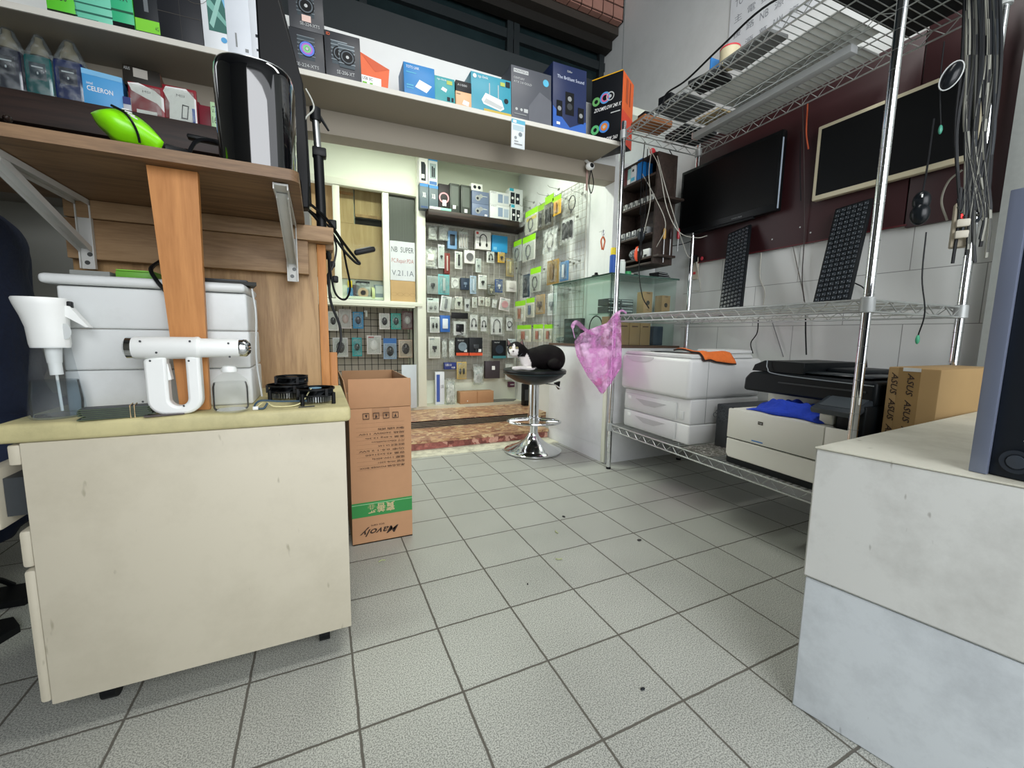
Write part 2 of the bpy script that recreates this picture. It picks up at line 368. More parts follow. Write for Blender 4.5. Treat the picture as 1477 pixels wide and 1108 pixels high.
mb = MB(); mb.box(-2.6, -.55, -1.1, -1.0, 0, 3.3, WALLG); struct('wall_light_block', mb)  # unseen wall, added to block daylight from the front left
# wall the big shelf is fixed to: solid left of the opening, beam above the opening, both slightly out of level
TILT = .028
def tz(x): return 1.797 + TILT * x
BEAM = mat('#978f80', .6, var=.05, scale=3)
mb = MB(); mb.box(-2.6, -.02, 2.2, 2.3, 0, 1.66, WALLG)
mb.prism([(-2.6, 1.66), (-.02, 1.66), (-.02, tz(0) - .125), (1.72, 1.735), (1.72, tz(1.72) - .02), (-2.6, tz(-2.6) - .02)], 2.2, 2.3, BEAM)
mb.prism([(-2.6, tz(-2.6) - .02), (1.72, tz(1.72) - .02), (1.72, 2.15), (-2.6, 2.10)], 2.2, 2.24, WHITE)
mb.box(-2.6, 1.72, 2.245, 2.3, 1.86, 2.31, mat('#22282a', .5)); mb.box(-2.6, 1.8, 2.3, 2.9, 2.275, 2.3, mat('#22282a', .5))
struct('wall_shelf_beam', mb)
# dark transom windows above
FR = mat('#2d3335', .4, .3); DG = mat('#1d2a2c', .12, 0, var=.6, scale=6)
mb = MB()
for z in (2.3, 2.82, 3.22): mb.box(-2.6, 2.095, 2.86, 2.93, z, z + .06, FR)
for x in (-1.9, -1.1, -.35, .18, .245, .31, 1.28, 1.33, 2.06): mb.box(x - .022, x + .022, 2.855, 2.94, 2.3, 3.3, FR)
mb.box(1.30, 1.315, 2.845, 2.856, 2.45, 2.6, STEEL)
struct('window_1', mb)
mb = MB(); mb.box(-2.6, 2.095, 2.895, 2.905, 2.3, 3.3, DG); p = mb.build('window_pane'); p['kind'] = 'structure'
for o_ in [o for o in COL.objects if o.name == 'window_1']: p.parent = o_
# frame beam and brick-tiled lintel high up
mb = MB(); mb.box(.3, 2.095, 2.78, 2.86, 2.93, 2.99, mat('#24221f', .6)); mb.box(.3, 2.095, 2.71, 2.78, 2.99, 3.05, mat('#3a342e', .6)); struct('trim_2', mb)
mb = MB(); BR = mat('#a4786a', .6, var=.2, scale=9); DM = mat('#1c1412', .8)
mb.box(.8, 2.095, 2.66, 2.76, 3.05, 3.3, DM)
x = .83
while x < 2.05:
    for z in (3.052, 3.14): mb.box(x, x + .082, 2.652, 2.664, z + .003, z + .08, BR)
    for y in (2.66, 2.71): mb.box(x, x + .082, y, y + .045, 3.043, 3.052, BR)
    x += .09
struct('trim_3', mb)

# steps
STONE = bpy.data.materials.new('speckled_stone'); STONE.use_nodes = True
def speck(m, cols, scale=28, stretch=(1, 2.2, 2), rough=.35):
    nt = m.node_tree; N = nt.nodes; L = nt.links; b = N['Principled BSDF']
    tc = N.new('ShaderNodeTexCoord'); mp = N.new('ShaderNodeMapping'); mp.inputs['Scale'].default_value = stretch; L.new(tc.outputs['Object'], mp.inputs[0])
    nz = N.new('ShaderNodeTexNoise'); nz.inputs['Scale'].default_value = 14; L.new(mp.outputs[0], nz.inputs[0])
    vm = N.new('ShaderNodeMixRGB'); vm.inputs[0].default_value = .12; L.new(mp.outputs[0], vm.inputs[1]); L.new(nz.outputs[1], vm.inputs[2])
    v = N.new('ShaderNodeTexVoronoi'); v.inputs['Scale'].default_value = scale; L.new(vm.outputs[0], v.inputs[0])
    sp = N.new('ShaderNodeSeparateColor'); L.new(v.outputs['Color'], sp.inputs[0])
    cr = N.new('ShaderNodeValToRGB'); cr.color_ramp.interpolation = 'CONSTANT'; els = cr.color_ramp.elements
    for i, c in enumerate(cols):
        e = els[i] if i < 2 else els.new(i / len(cols))
        e.position = i / len(cols); e.color = lin(c)
    L.new(sp.outputs[0], cr.inputs[0])
    n3 = N.new('ShaderNodeTexNoise'); n3.inputs['Scale'].default_value = 60; L.new(tc.outputs['Object'], n3.inputs[0])
    mx = N.new('ShaderNodeMix'); mx.data_type = 'RGBA'; mx.blend_type = 'OVERLAY'; mx.inputs[0].default_value = .5; L.new(cr.outputs[0], mx.inputs[6]); L.new(n3.outputs[0], mx.inputs[7])
    L.new(mx.outputs[2], b.inputs['Base Color']); b.inputs['Roughness'].default_value = rough
speck(STONE, ['#a87860', '#c9a47f', '#8f6350', '#d9bd95', '#b48a6a', '#9c6f58', '#c0986f'])
RED = bpy.data.materials.new('red_terrazzo'); RED.use_nodes = True; speck(RED, ['#a5625a', '#8e5149', '#d6a695', '#9a5a52', '#b9776b', '#7e4640'], 26, (1, 1, 1))
mb = MB(); mb.box(.1, 1.54, 2.48, 2.66, 0, .006, dirty('#d8d6c2', '#6f6a5c', 14, .8, .6, 'cream_threshold')); struct('trim_4', mb)
mb = MB(); mb.box(.1, 1.5399, 2.64, 3.0, 0, .052, RED); mb.box(.1, 1.5399, 2.625, 3.0, .052, .072, STONE); struct('floor_step_lower', mb)
mb = MB(); mb.box(.1, 1.72, 2.985, 3.60, .0, .126, STONE)
for i in range(4): mb.box(.1, 1.5399, 2.972, 2.985, .074 + i * .012, .079 + i * .012, mat('#9a968a', .35, .8)); mb.box(.1, 1.5399, 2.976, 2.985, .079 + i * .012, .086 + i * .012, DM)
struct('floor_step_upper', mb)
mb = MB(); mb.box(.1, 1.72, 3.44, 3.60, .126, .15, mat('#cfccb9', .5, var=.12)); struct('trim_5', mb)

# ------------------------------------------------------------------ white-framed glazed partition, left part of the alcove
mb = MB(); a = PY(605, 433, 3.5); b_ = PY(470, 285, 3.5)
FZ0, FZ1, FX1 = 1.02, 1.90, .78
mb.box(-.1, FX1, 3.46, 3.5, FZ1 - .0, 2.22, CREAM); struct('wall_partition_upper', mb)
t = thing('glazed_partition', 'white-framed glazed partition above the small black grid panel', 'partition', (.34, 3.5, 1.0))
def pbox(x0, x1, y0, y1, z0, z1, m, name='frame'):
    mb = MB(); mb.box(x0 - .34, x1 - .34, y0 - 3.5, y1 - 3.5, z0 - 1, z1 - 1, m, .003); return mb.build(name, t)
pbox(-.1, FX1, 3.44, 3.5, FZ1 - .05, FZ1 - .001, CREAMT, 'top_rail')
pbox(-.1, FX1, 3.42, 3.5, .985, 1.02, CREAMT, 'sill')
for px in (487, 557): x = PY(px, 360, 3.46).x; pbox(x - .024, x + .024, 3.45, 3.5, 1.021, FZ1 - .051, CREAMT, 'mullion')
x = PY(604, 360, 3.46).x; pbox(x - .012, x + .012, 3.45, 3.5, 1.021, FZ1 - .051, CREAMT, 'mullion')
mb = MB(); mb.box(.13 - .34, .52 - .34, -.02, -.016, .022, FZ1 - 1.052, glass('#f4f8f4', .02)); mb.build('pane', t)
xl, xr = PY(562, 360, 3.49).x, PY(598, 360, 3.49).x
reed = mat('#62685f', .3, 0, var=.5, scale=5, stretch=(30, 1, .3))
mb = MB(); zr = PY(580, 349, 3.49).z
for i in range(36): xx = xl + (xr - xl) * i / 36; mb.box(xx - .34, xx + (xr - xl) / 60 - .34, -.02, -.014, zr - 1, FZ1 - 1.052, reed)
mb.box(xl - .34, xr - .34, -.0135, -.01, zr - 1, FZ1 - 1.052, DGREY); mb.build('reeded_pane', t)
# papers behind the lower right pane
z1, z2, z3 = zr, PY(580, 405, 3.49).z, 1.021
mb = MB(); W_, H_ = xr - xl, z1 - z2; mb.box(0, W_, 0, .001, 0, H_, mat('#c9cdd0', .7))
for i, (s_, c_) in enumerate((('NB  SUPER', '#4b5054'), ('PC.Repair.PDA', '#a76a66'), ('V.21.1A', '#6a707a'))):
    mb.text(s_, .06 * W_, .94 * W_, H_ * (.72 - i * .3), H_ * (.86 - i * .3), -.0006, mat(c_, .7))
tag(mb.build('paper_notice', loc=(xl, 3.478, z2)), 'white handwritten paper notice taped behind the right pane', 'notice')
mb = MB(); mb.box(0, W_, 0, .002, 0, z2 - z3 - .002, mat('#b8996b', .8))
for i in range(4): mb.disc(W_ * (.14 + i * .25), (z2 - z3) * .35, W_ * .12, -.0006, mat('#a98a5e', .8), ri=W_ * .1, sz=.6)
tag(mb.build('cardboard_sheet', loc=(xl, 3.478, z3)), 'brown scalloped cardboard sheet below the handwritten paper notice', 'cardboard')
mb = MB(); mb.box(.742, .812, 3.43, 3.50, .15, 2.22, CREAMT, .004); struct('trim_6', mb)
# plywood cabinet doors behind the glass
PLY = wood('#c4a376', '#a98659', 2, 'plywood')
t = thing('plywood_cupboard', 'plain plywood cupboard seen behind the glazed partition', 'cupboard', (.33, 3.6, 1.2))
t.location = (.33, 3.56, 1.19)
mb = MB(); mb.box(-.35, .24, 0, .03, 0, .42, PLY); mb.build('lower_door', t)
mb = MB(); mb.box(-.35, -.05, .002, .03, .422, .70, PLY); mb.build('upper_door', t)
mb = MB(); mb.box(-.04, .24, .002, .03, .49, .70, PLY); mb.build('upper_door', t)
mb = MB(); mb.box(-.04, .24, -.012, 0, .475, .497, wood('#b48a5c', '#8e683f')); mb.box(-.04, .24, .02, .028, .424, .474, DM); mb.build('slot', t)
mb = MB(); mb.box(-.20, -.05, -.01, 0, .63, .65, wood('#b07c4c', '#8e5f35')); mb.build('batten', t)
mb = MB(); mb.box(-.1, .72, 3.42, 3.598, .975, .984, CREAMT); struct('trim_7', mb)
# small things on the cupboard ledge
def can(name, label, x, y, z, r, h, c1, c2, cat='can', cap=.25):
    t = thing(name, label, cat, (x, y, z)); mb = MB()
    mb.lathe([(r * .9, 0), (r, h * .04), (r, h * (1 - cap)), (r * .7, h * (1 - cap) + r * .3)], (0, 0, 0), c1, 18); mb.build('body', t)
    mb = MB(); mb.lathe([(r * .8, h * (1 - cap) + r * .3), (r * .8, h * .98), (r * .7, h)], (0, 0, 0), c2, 18); mb.build('cap', t); return t
can('spray_can', 'small blue spray can with yellow cap behind the glazed partition', .235, 3.53, 1.02, .022, .15, mat('#4f8cc0'), mat('#f0cf2d'), 'spray can', .4)
mb = MB(); mb.box(-.05, .05, 0, .03, 0, .14, film('#dfe3e4', .5, name='clear_tub'), .004); mb.box(-.052, .052, -.002, .032, .135, .15, BLACK, .003)
mb.lathe([(.04, 0), (.04, .02), (.02, .02), (.02, 0)], (0, -.004, .06), mat('#c9a787'), axis='y'); tag(mb.build('plastic_tub', loc=(.33, 3.515, 1.02)), 'clear plastic tub with black lid behind the glazed partition', 'tub')
mb = MB(); mb.lathe([(.035, 0), (.055, 0), (.055, .022), (.035, .022), (.035, 0)], (0, 0, .055), mat('#e4e7a9'), axis='x'); tag(mb.build('tape_roll', loc=(.395, 3.54, 1.02)), 'pale yellow tape roll on edge behind the glazed partition', 'tape roll')
mb = MB(); mb.box(-.04, .04, 0, .05, 0, .13, mat('#7f8b97', .5), .004); mb.box(-.03, .03, -.002, 0, .06, .12, LGREY); tag(mb.build('parts_box', loc=(.455, 3.505, 1.02)), 'grey parts box at the right end behind the glazed partition', 'box')
mb = MB(); mb.box(-.025, .025, 0, .04, 0, .12, mat('#3f2a35', .5), .004); tag(mb.build('jar', loc=(.278, 3.525, 1.02)), 'dark maroon jar between spray can and clear tub', 'jar')

# ------------------------------------------------------------------ wire grid panels and hooks
def grid_panel(label, x0, x1, z0, z1, Y, rz, m, sx, sz, loc, q=1):
    mb = MB(); W, H = x1 - x0, z1 - z0; n = max(2, round(W / sx)); k = max(2, round(H / sz))
    for i in range(n + 1): xx = -W / 2 + W * i / n; r = .003 if i in (0, n) else .0016 * q; mb.tube([(xx, 0, 0), (xx, 0, H)], r, m, 5)
    for i in range(k + 1): zz = H * i / k; r = .003 if i in (0, k) else .0016 * q; mb.tube([(-W / 2, -.003, zz), (W / 2, -.003, zz)], r, m, 5)
    return tag(mb.build('grid_panel', loc=loc, rz=rz), label, 'wire grid panel')
BG = mat('#b9b7ab', .5, var=.1)
mb = MB(); mb.box(.83, 1.70, 3.585, 3.60, .36, 1.70, mat('#a8a69a', .7)); struct('trim_8', mb)
grid_panel('pale wire grid panel on the back wall of the alcove', .84, 1.68, .45, 1.68, 3.57, 0, mat('#c9c8be', .4, .3), .052, .052, (1.26, 3.565, .45))
lo = PX(838, 400, 1.70); 
grid_panel('pale wire grid panel on the right-hand alcove wall', 0, 1.05, 0, 1.42, 0, 0, mat('#b4b2a6', .4, .3), .05, .05, (1.70, 2.99, .42)).rotation_euler = (0, 0, -math.pi / 2)
grid_panel('black wire grid panel in the recess below the glazed partition', .02, .72, .12, .99, 0, 0, mat('#221e1c', .4, .3), .055, .055, (.375, 3.70, .17), 1.7)
mb = MB(); mb.box(-.1, .742, 3.5, 3.86, .126, .15, mat('#cfccb9', .5)); struct('trim_9', mb)
HK = mat('#a9aaa4', .3, .9)
_hook = None
def hook(loc, rz, label, group, L=.11):
    global _hook
    if _hook is None:
        mb = MB(); mb.tube([(0, 0, .0), (0, -L, .004), (0, -L - .012, .016)], .0018, HK, 5); mb.box(-.012, .012, -.003, .003, -.008, .006, HK); _hook = mb.build('display_hook', loc=loc, rz=rz); tag(_hook, label, 'hook', group); return _hook
    o = _hook.copy(); COL.objects.link(o); o.location = loc; o.rotation_euler = (0, 0, rz); return tag(o, label, 'hook', group)

# ------------------------------------------------------------------ hanging packages
FILM = film(); FILM2 = film('#e8ecea', .4, .2, 'milky_film')
def product(mb, kind, W, H, cx, cz, m, y):
    s = min(W, H)
    if kind == 'mouse': mb.ell((cx, y, cz), s * .30, .012, s * .44, m, 8); mb.box(cx - .0015, cx + .0015, y - .014, y - .010, cz + s * .1, cz + s * .3, LGREY)
    elif kind == 'cable':
        pts = [(cx + math.cos(a / 10 * 2 * math.pi) * s * .3, y, cz + math.sin(a / 10 * 2 * math.pi) * s * .36) for a in range(10)]
        mb.tube(pts, .0035, m, 6, True); mb.box(cx - .012, cx + .0, y - .005, y + .003, cz - s * .48, cz - s * .28, m, .002)
    elif kind == 'hook_cable':
        mb.tube(spline([(cx - s * .22, y, cz - s * .3), (cx - s * .2, y, cz + s * .2), (cx, y, cz + s * .4), (cx + s * .2, y, cz + s * .2), (cx + s * .22, y, cz - s * .3)], 5), .0035, m, 6)
        for sx in (-.22, .22): mb.box(cx + sx * s - .008, cx + sx * s + .008, y - .004, y + .004, cz - s * .42, cz - s * .18, m, .002)
    elif kind == 'plug': mb.box(cx - s * .2, cx + s * .2, y - .01, y + .006, cz - s * .14, cz + s * .16, m, .004); mb.box(cx - .005, cx + .005, y - .005, y, cz - s * .38, cz - s * .14, m)
    elif kind == 'adapter': mb.box(cx - s * .26, cx + s * .26, y - .012, y + .004, cz - s * .2, cz + s * .3, m, .006); mb.tube(spline([(cx, y, cz - s * .2), (cx + s * .2, y, cz - s * .35), (cx - s * .2, y, cz - s * .42)], 5), .003, m, 5)
    elif kind == 'phone': mb.box(cx - W * .28, cx + W * .28, y - .006, y + .002, cz - H * .3, cz + H * .3, m, .006)
    elif kind == 'stick': mb.box(cx - W * .13, cx + W * .13, y - .008, y + .002, cz - H * .36, cz + H * .36, m, .003)
    elif kind == 'ring': mb.disc(cx, cz, s * .34, y - .006, m, ri=s * .2); mb.disc(cx, cz, s * .34, y - .001, m)
    elif kind == 'headset':
        mb.tube(spline([(cx - s * .22, y, cz - s * .2), (cx - s * .2, y, cz + s * .2), (cx, y, cz + s * .36), (cx + s * .2, y, cz + s * .2), (cx + s * .22, y, cz - s * .2)], 5), .004, m, 6)
        for q in (-1, 1): mb.ell((cx + q * s * .22, y, cz - s * .25), .01, .008, .017, m, 6)
    elif kind == 'bars':
        for q in (-.25, 0, .25): mb.box(cx + q * W - W * .07, cx + q * W + W * .07, y - .008, y + .002, cz - H * .36, cz + H * .3, m, .004)
    elif kind == 'lens': mb.lathe([(s * .3, 0), (s * .3, .02), (s * .2, .02), (s * .18, .006), (0, .006)], (cx, y, cz), m, 16, 'y')
    elif kind == 'pair':
        for q in (-.2, .2): mb.ell((cx + q * W, y, cz - H * .05), W * .13, .01, H * .2, m, 6)
def pack(name, label, px, pl, P, kind, col='#e8e9e6', hdr=None, prod=None, pcol='#1a1a1c', cat='package', art_items=(), group=None, tilt=0, hk=True, d=.014):
    loc, W, H, rz = rectp(*px, pl, P)
    t = thing(name, label, cat, loc, rz, group)
    if tilt: t.rotation_euler = (0, tilt, rz) if pl == 'y' else (tilt, 0, rz)
    c = mat(col, .5, var=.04, scale=30); pm = mat(pcol, .35, var=.15)
    hh = H * .24 if hdr else 0
    if kind == 'box':
        mb = MB(); mb.box(-W / 2, W / 2, 0, .035, 0, H, c, .0015)
        if hdr: mb.box(-W / 2, W / 2, -.0006, .0345, H - hh, H + .0003, mat(hdr, .5))
        art(mb, W, H, art_items); mb.build('carton', t)
        if prod: mb = MB(); product(mb, prod, W, H - hh, 0, (H - hh) / 2, pm, -.002); mb.build({'phone': 'window', 'headset': 'picture'}.get(prod, 'picture'), t)
    elif kind == 'card':      # backing card with clear blister
        mb = MB(); mb.box(-W / 2, W / 2, 0, .0015, 0, H, c, .0006)
        if hdr: mb.rect(-W / 2, W / 2, H - hh, H, -.0004, mat(hdr, .5))
        art(mb, W, H, art_items); mb.build('backing_card', t)
        if prod: mb = MB(); product(mb, prod, W * .9, (H - hh) * .9, 0, (H - hh) * .5, pm, -.008); mb.build('product', t)
        mb = MB(); mb.box(-W * .42, W * .42, -.024, -.001, H * .06, (H - hh) * .94, FILM, .008); mb.build('blister', t)
    else:                     # soft clear pouch
        if prod: mb = MB(); product(mb, prod, W * .9, (H - hh) * .9, 0, (H - hh) * .47, pm, -.002); mb.build('product', t)
        if hdr: mb = MB(); mb.box(-W / 2, W / 2, -.002, .002, H - hh, H, mat(hdr, .5), .0008); art(mb, W, H, art_items, y=-.0024); mb.build('header_card', t)
        if kind == 'milky' or 'bag' not in name: mb = MB(); mb.box(-W * .36, W * .36, .004, .006, H * .08, (H - hh) * .86, c); mb.build('insert_card', t)
        mb = MB(); ph = random.random() * 9
        def f(u, v, sg):
            x = (u - .5) * W * (1 - .10 * math.sin(v * math.pi)); z = v * (H - (hh if hdr else 0))
            y = sg * d * (math.sin(math.pi * u) * math.sin(math.pi * min(1, v * 1.15 + .02))) ** .5 + .003 * math.sin(u * 9 + ph) * math.cos(v * 7 + ph)
            return (x, y, z)
        mb.grid(lambda u, v: f(u, v, -1), 8, 10, FILM2 if kind == 'milky' else FILM); mb.grid(lambda u, v: f(u, v, .6), 8, 10, FILM2 if kind == 'milky' else FILM)
        mb.build('pouch', t)
    if hk:
        p = Vector((0, 0, H - .006)); q = Matrix.Rotation(rz, 3, 'Z') @ Vector((0, .08, .0))
        hl, hg = {'y': ('thin wire hook on the pale grid behind the hanging packs', 'wire hooks on the alcove grids'), 'x': ('thin wire hook on the pale grid behind the hanging packs', 'wire hooks on the alcove grids'), 'b': ('', '')}[pl]
        if hk == 'b': hl, hg = 'thin wire hook on the black grid panel', 'wire hooks on the black grid'
        hook(loc + p + q, rz, hl, hg, .085)
    return t

# ------------------------------------------------------------------ packs on the back grid (plane y = 3.52)
B = 'y'; BY = 3.49
PK = [
 ('earphone_pouch', 'white earphone pouch, leftmost in the top row under the brown shelf', (617,325,631,346), 'milky', '#e6e4da', None, 'ring', '#f2f2ee'),
 ('earphone_pouch', 'white earphone pouch, second from left in the top row under the brown shelf', (632,325,647,347), 'milky', '#e6e4da', None, 'ring', '#f2f2ee'),
 ('phone_case_box', 'pale blue box with dark window in the top row of the back grid', (646,333,659,359), 'box', '#7ea7cf', None, 'phone', '#27303a'),
 ('cable_pouch', 'clear pouch of grey cables with an orange end below the brown shelf', (660,330,677,361), 'pouch', '#dddddd', None, 'bars', '#b9b3ae'),
 ('headset_box', 'white headset box with a black headset printed on it', (686,334,708,360), 'box', '#e9e8e4', None, 'headset', '#191a1c'),
 ('accessory_box', 'plain bright blue square box at the right of the top row', (710,340,732,364), 'box', '#2f9bd6', None, None, '#000000'),
 ('adapter_blister', 'large clear blister with a white adapter, left end of the second row', (611,356,631,387), 'milky', '#e7e5da', None, 'adapter', '#eeeae0'),
 ('cable_blister', 'narrow clear blister with small black plug beside the large adapter blister', (632,353,641,387), 'card', '#d8dcdc', None, 'plug', '#17181a'),
 ('accessory_box', 'narrow dark red box hanging in the second row', (641,365,649,395), 'box', '#7c2c25', None, 'stick', '#c9b6ac'),
 ('adapter_card', 'narrow white card with two black gadgets in the second row', (656,363,667,388), 'card', '#ecece8', None, 'stick', '#141416'),
 ('ring_cable_box', 'square white box with a grey coiled ring in the second row', (670,361,685,380), 'box', '#e9e8e4', None, 'ring', '#6f6f6f'),
 ('adapter_card', 'pale card hanging just below the square coiled ring box', (686,373,694,393), 'card', '#d6dcda', None, 'plug', '#8d9494'),
 ('cable_card', 'white card with a small looped black cable beside the yellow card', (702,363,713,379), 'card', '#e9e9e6', None, 'hook_cable', '#111111'),
 ('lamp_card', 'yellow card with a small dark bulb on the right of the second row', (718,364,728,379), 'card', '#e2b12c', None, 'plug', '#2e2b27'),
 ('charm_card', 'gold-brown card pack at the far right of the second row', (730,373,741,399), 'card', '#a3905f', None, 'stick', '#cfc28b'),
 ('reader_card', 'grey card pack with a square black device at the left of the third row', (616,398,632,424), 'card', '#9fa5a2', None, 'plug', '#1d2426'),
 ('power_bank_pack', 'translucent teal pack in the third row of the back grid', (632,396,648,425), 'card', '#6fb9bd', None, 'stick', '#b8c6c4'),
 ('cable_pouch', 'clear pouch with a round white cable right of the teal pack', (649,398,664,417), 'pouch', '#e5e5e2', None, 'cable', '#ecece8'),
 ('adapter_box', 'small navy box with dark picture in the third row', (665,401,677,418), 'box', '#26364a', None, 'plug', '#6f8296'),
 ('cable_pack', 'pale blue translucent pack right of the small navy box', (678,398,687,424), 'card', '#a9bfd6', None, 'stick', '#d5e0ec'),
 ('dongle_card', 'white card with one black dongle in the third row', (690,397,702,417), 'card', '#f0f0ed', None, 'plug', '#111111'),
 ('dongle_pack', 'dark olive pack hanging low beside the blue pouch', (702,410,714,427), 'card', '#4b4b3c', None, 'plug', '#b8b49a'),
 ('charger_pouch', 'deep blue pouch with a white charger in the third row', (714,403,725,422), 'card', '#2b4d86', None, 'plug', '#e7e9ec'),
 ('charger_box', 'white angular charger box at the right end of the third row', (731,405,745,421), 'box', '#dfddd6', None, 'adapter', '#c9c7bf'),
 ('adapter_card', 'white card with two grey adapters at the left end of the fourth row', (616,430,633,451), 'card', '#dfe2df', '#cfe0d8', 'pair', '#8a8d8c'),
 ('cable_card', 'tilted white card with a grey stick in the fourth row', (634,427,649,449), 'card', '#e4e6e6', None, 'stick', '#7b8084'),
 ('adapter_card', 'narrow grey card hanging beside the tilted white card', (650,429,655,446), 'card', '#a9aaa3', None, None, '#000000'),
 ('adapter_card', 'cream card with a round black adapter in the fourth row', (656,428,667,446), 'card', '#e3e1d8', None, 'plug', '#242322'),
 ('cable_pouch', 'clear pouch with a dark lump hanging low in the fourth row', (669,428,679,451), 'pouch', '#cccccc', None, 'plug', '#3c4044'),
 ('adapter_card', 'small pale card fourth from the right end of the fourth row', (681,429,688,444), 'card', '#d9dad3', None, 'plug', '#aaa99f'),
 ('adapter_card', 'small pale card with a brown plug, third from the right end of the fourth row', (690,428,699,441), 'card', '#dbd8cf', None, 'plug', '#6b5f52'),
 ('adapter_card', 'small cream card immediately right of the brown plug card', (700,429,707,442), 'card', '#e2e0d5', None, 'plug', '#c5c2b6'),
 ('adapter_pouch', 'small clear pouch immediately left of the tilted pink pack', (708,430,717,445), 'pouch', '#dddddd', None, 'plug', '#d8d6ce'),
 ('cable_pack', 'tilted white pack with a pink round case in the fourth row', (719,430,734,448), 'card', '#e3dcdc', None, 'ring', '#d79aa2'),
 ('clip_card', 'white card of black clips at the left end of the fifth row', (620,457,634,480), 'card', '#dcdedd', None, 'pair', '#1a1a1c'),
 ('cable_box', 'white pack with a bright blue frame in the fifth row', (635,455,649,479), 'box', '#2f66b5', None, 'phone', '#dfe6ee'),
 ('power_adapter_pouch', 'large clear pouch under a black header with a black adapter and lead', (651,451,675,487), 'pouch', '#dddddd', '#1c1c1e', 'adapter', '#17181a'),
 ('cable_pouch', 'clear pouch with a tall arched black cable, right of the black-header pouch', (676,450,691,479), 'pouch', '#dddddd', None, 'hook_cable', '#1b1b1d'),
 ('cable_pouch', 'clear pouch with a short looped black cable in the middle of the fifth row', (692,453,704,480), 'pouch', '#dddddd', None, 'hook_cable', '#101012'),
 ('converter_pouch', 'wide clear pouch with a black converter box and loop in the fifth row', (705,453,728,485), 'pouch', '#dddddd', None, 'hook_cable', '#141416'),
 ('cable_pouch', 'clear pouch with a black loop cable at the right end of the fifth row', (729,455,741,479), 'pouch', '#dddddd', None, 'cable', '#151517'),
 ('adapter_blister', 'clear blister with one dark lozenge at the left end of the sixth row', (618,486,635,517), 'card', '#d9d9d3', None, 'plug', '#1f2022'),
 ('stick_pack', 'slim clear pack with a grey stick beside the dark lozenge blister', (637,488,645,517), 'milky', '#e2e3dd', None, 'stick', '#c2c3be'),
 ('stick_pack', 'slim clear pack with white sticks, left of the black and orange boxes', (647,488,656,517), 'milky', '#ebebe6', None, 'stick', '#eceae2'),
 ('fan_box', 'black box with an orange base strip and a round fan picture', (658,487,676,513), 'box', '#1c1d20', None, 'ring', '#7f8f9a'),
 ('gadget_box', 'black box with an orange base strip and a white price tag', (677,487,696,513), 'box', '#24262a', None, 'plug', '#3a3d42'),
 ('headphone_box', 'black box with a round ear-cup picture and teal base', (711,491,730,517), 'box', '#101317', None, 'lens', '#22303f'),
 ('cable_pack', 'white and pale blue pack half hidden behind the cat', (732,489,744,516), 'card', '#d9e3e8', None, 'stick', '#8aa3b1'),
 ('adapter_card', 'navy blue card with white writing above the slim clear packs', (641,523,658,533), 'box', '#27357c', None, None, '#000000'),
 ('stylus_card', 'mustard card with two slim black items in the bottom row', (659,522,673,547), 'card', '#c8ab66', None, 'pair', '#2a2a26'),
 ('foil_pouch', 'silver crinkled pouch in the bottom row', (682,525,698,555), 'milky', '#dcdfe0', None, 'plug', '#c9cccd'),
 ('cloth_pouch', 'dark grey pouch with a white tag in the bottom row', (700,521,721,546), 'box', '#3b3339', None, None, '#000000'),
 ('cable_pouch', 'white pouch with black plugs partly behind the stool seat', (727,521,743,550), 'pouch', '#dddddd', None, 'pair', '#17181a'),
]
for n_, l_, px_, k_, c_, h_, pr_, pc_ in PK:
    it = []
    if 'orange base' in l_: it = [('r', 0, 1, 0, .16, mat('#e0552c')), ('r', .62, .86, .2, .36, PRINT), ('t', 'ARGB FAN', .1, .6, .8, .88, LGREY)] if 'fan' in l_ else [('r', 0, 1, 0, .16, mat('#e0552c')), ('r', .68, .9, .2, .36, PRINT)]
    elif n_ == 'headset_box': it = [('r', .05, .2, .82, .95, mat('#c23a3a')), ('t', 'stereo', .06, .42, .6, .7, DGREY), ('t', 'HEADSET', .06, .42, .3, .38, GREY)]
    elif 'teal base' in l_: it = [('r', 0, 1, 0, .14, mat('#3a7f86')), ('t', 'SOUND', .1, .5, .85, .92, LGREY)]
    elif n_ == 'cloth_pouch': it = [('r', .45, .66, .5, .72, PRINT)]
    elif 'navy blue card' in l_: it = [('t', 'USB 3.0', .1, .6, .5, .8, PRINT), ('t', 'HUB', .6, .9, .15, .4, PRINT)]
    elif 'plain bright blue' in l_: it = [('r', .08, .3, .12, .3, mat('#7cc6ea'))]
    elif k_ == 'card' and pr_: it = [('r', .1, .5, .86, .93, mat('#9aa3a8'))]
    pack(n_, l_, px_, B, BY, k_, c_, h_, pr_, pc_, art_items=it, tilt=(R(8) if 'tilted' in l_ else 0))
# things standing on the alcove floor below the back grid
pack('cable_box', 'tall slim blue and white box standing on the alcove ledge', (628,531,641,578), B, 3.50, 'box', '#dfe3ea', None, None, art_items=[('r', .12, .5, .08, .92, mat('#3f5aa8')), ('t', 'USB', .6, .9, .5, .6, DGREY)], hk=False).location.z = .151
pack('power_strip_pack', 'tall clear pack with white power strips and an orange corner', (643,536,657,574), B, 3.47, 'milky', '#eceee9', None, 'bars', '#f0f0ec', hk=False).location.z = .151
lo, W_, H_, _r = rectp(664, 562, 712, 579, 'y', 3.45)
mb = MB(); mb.box(-W_ / 2, W_ / 2, 0, .10, 0, H_, CARD, .002); mb.box(-.004, .004, -.0008, .1004, 0, H_ + .0005, mat('#a5764f')); mb.box(-W_ * .3, -W_ * .28, -.001, 0, .02, .03, PRINT)
lo.z = .151; tag(mb.build('cardboard_box', loc=lo), 'low brown cardboard box lying on the alcove ledge under the grid', 'cardboard box')
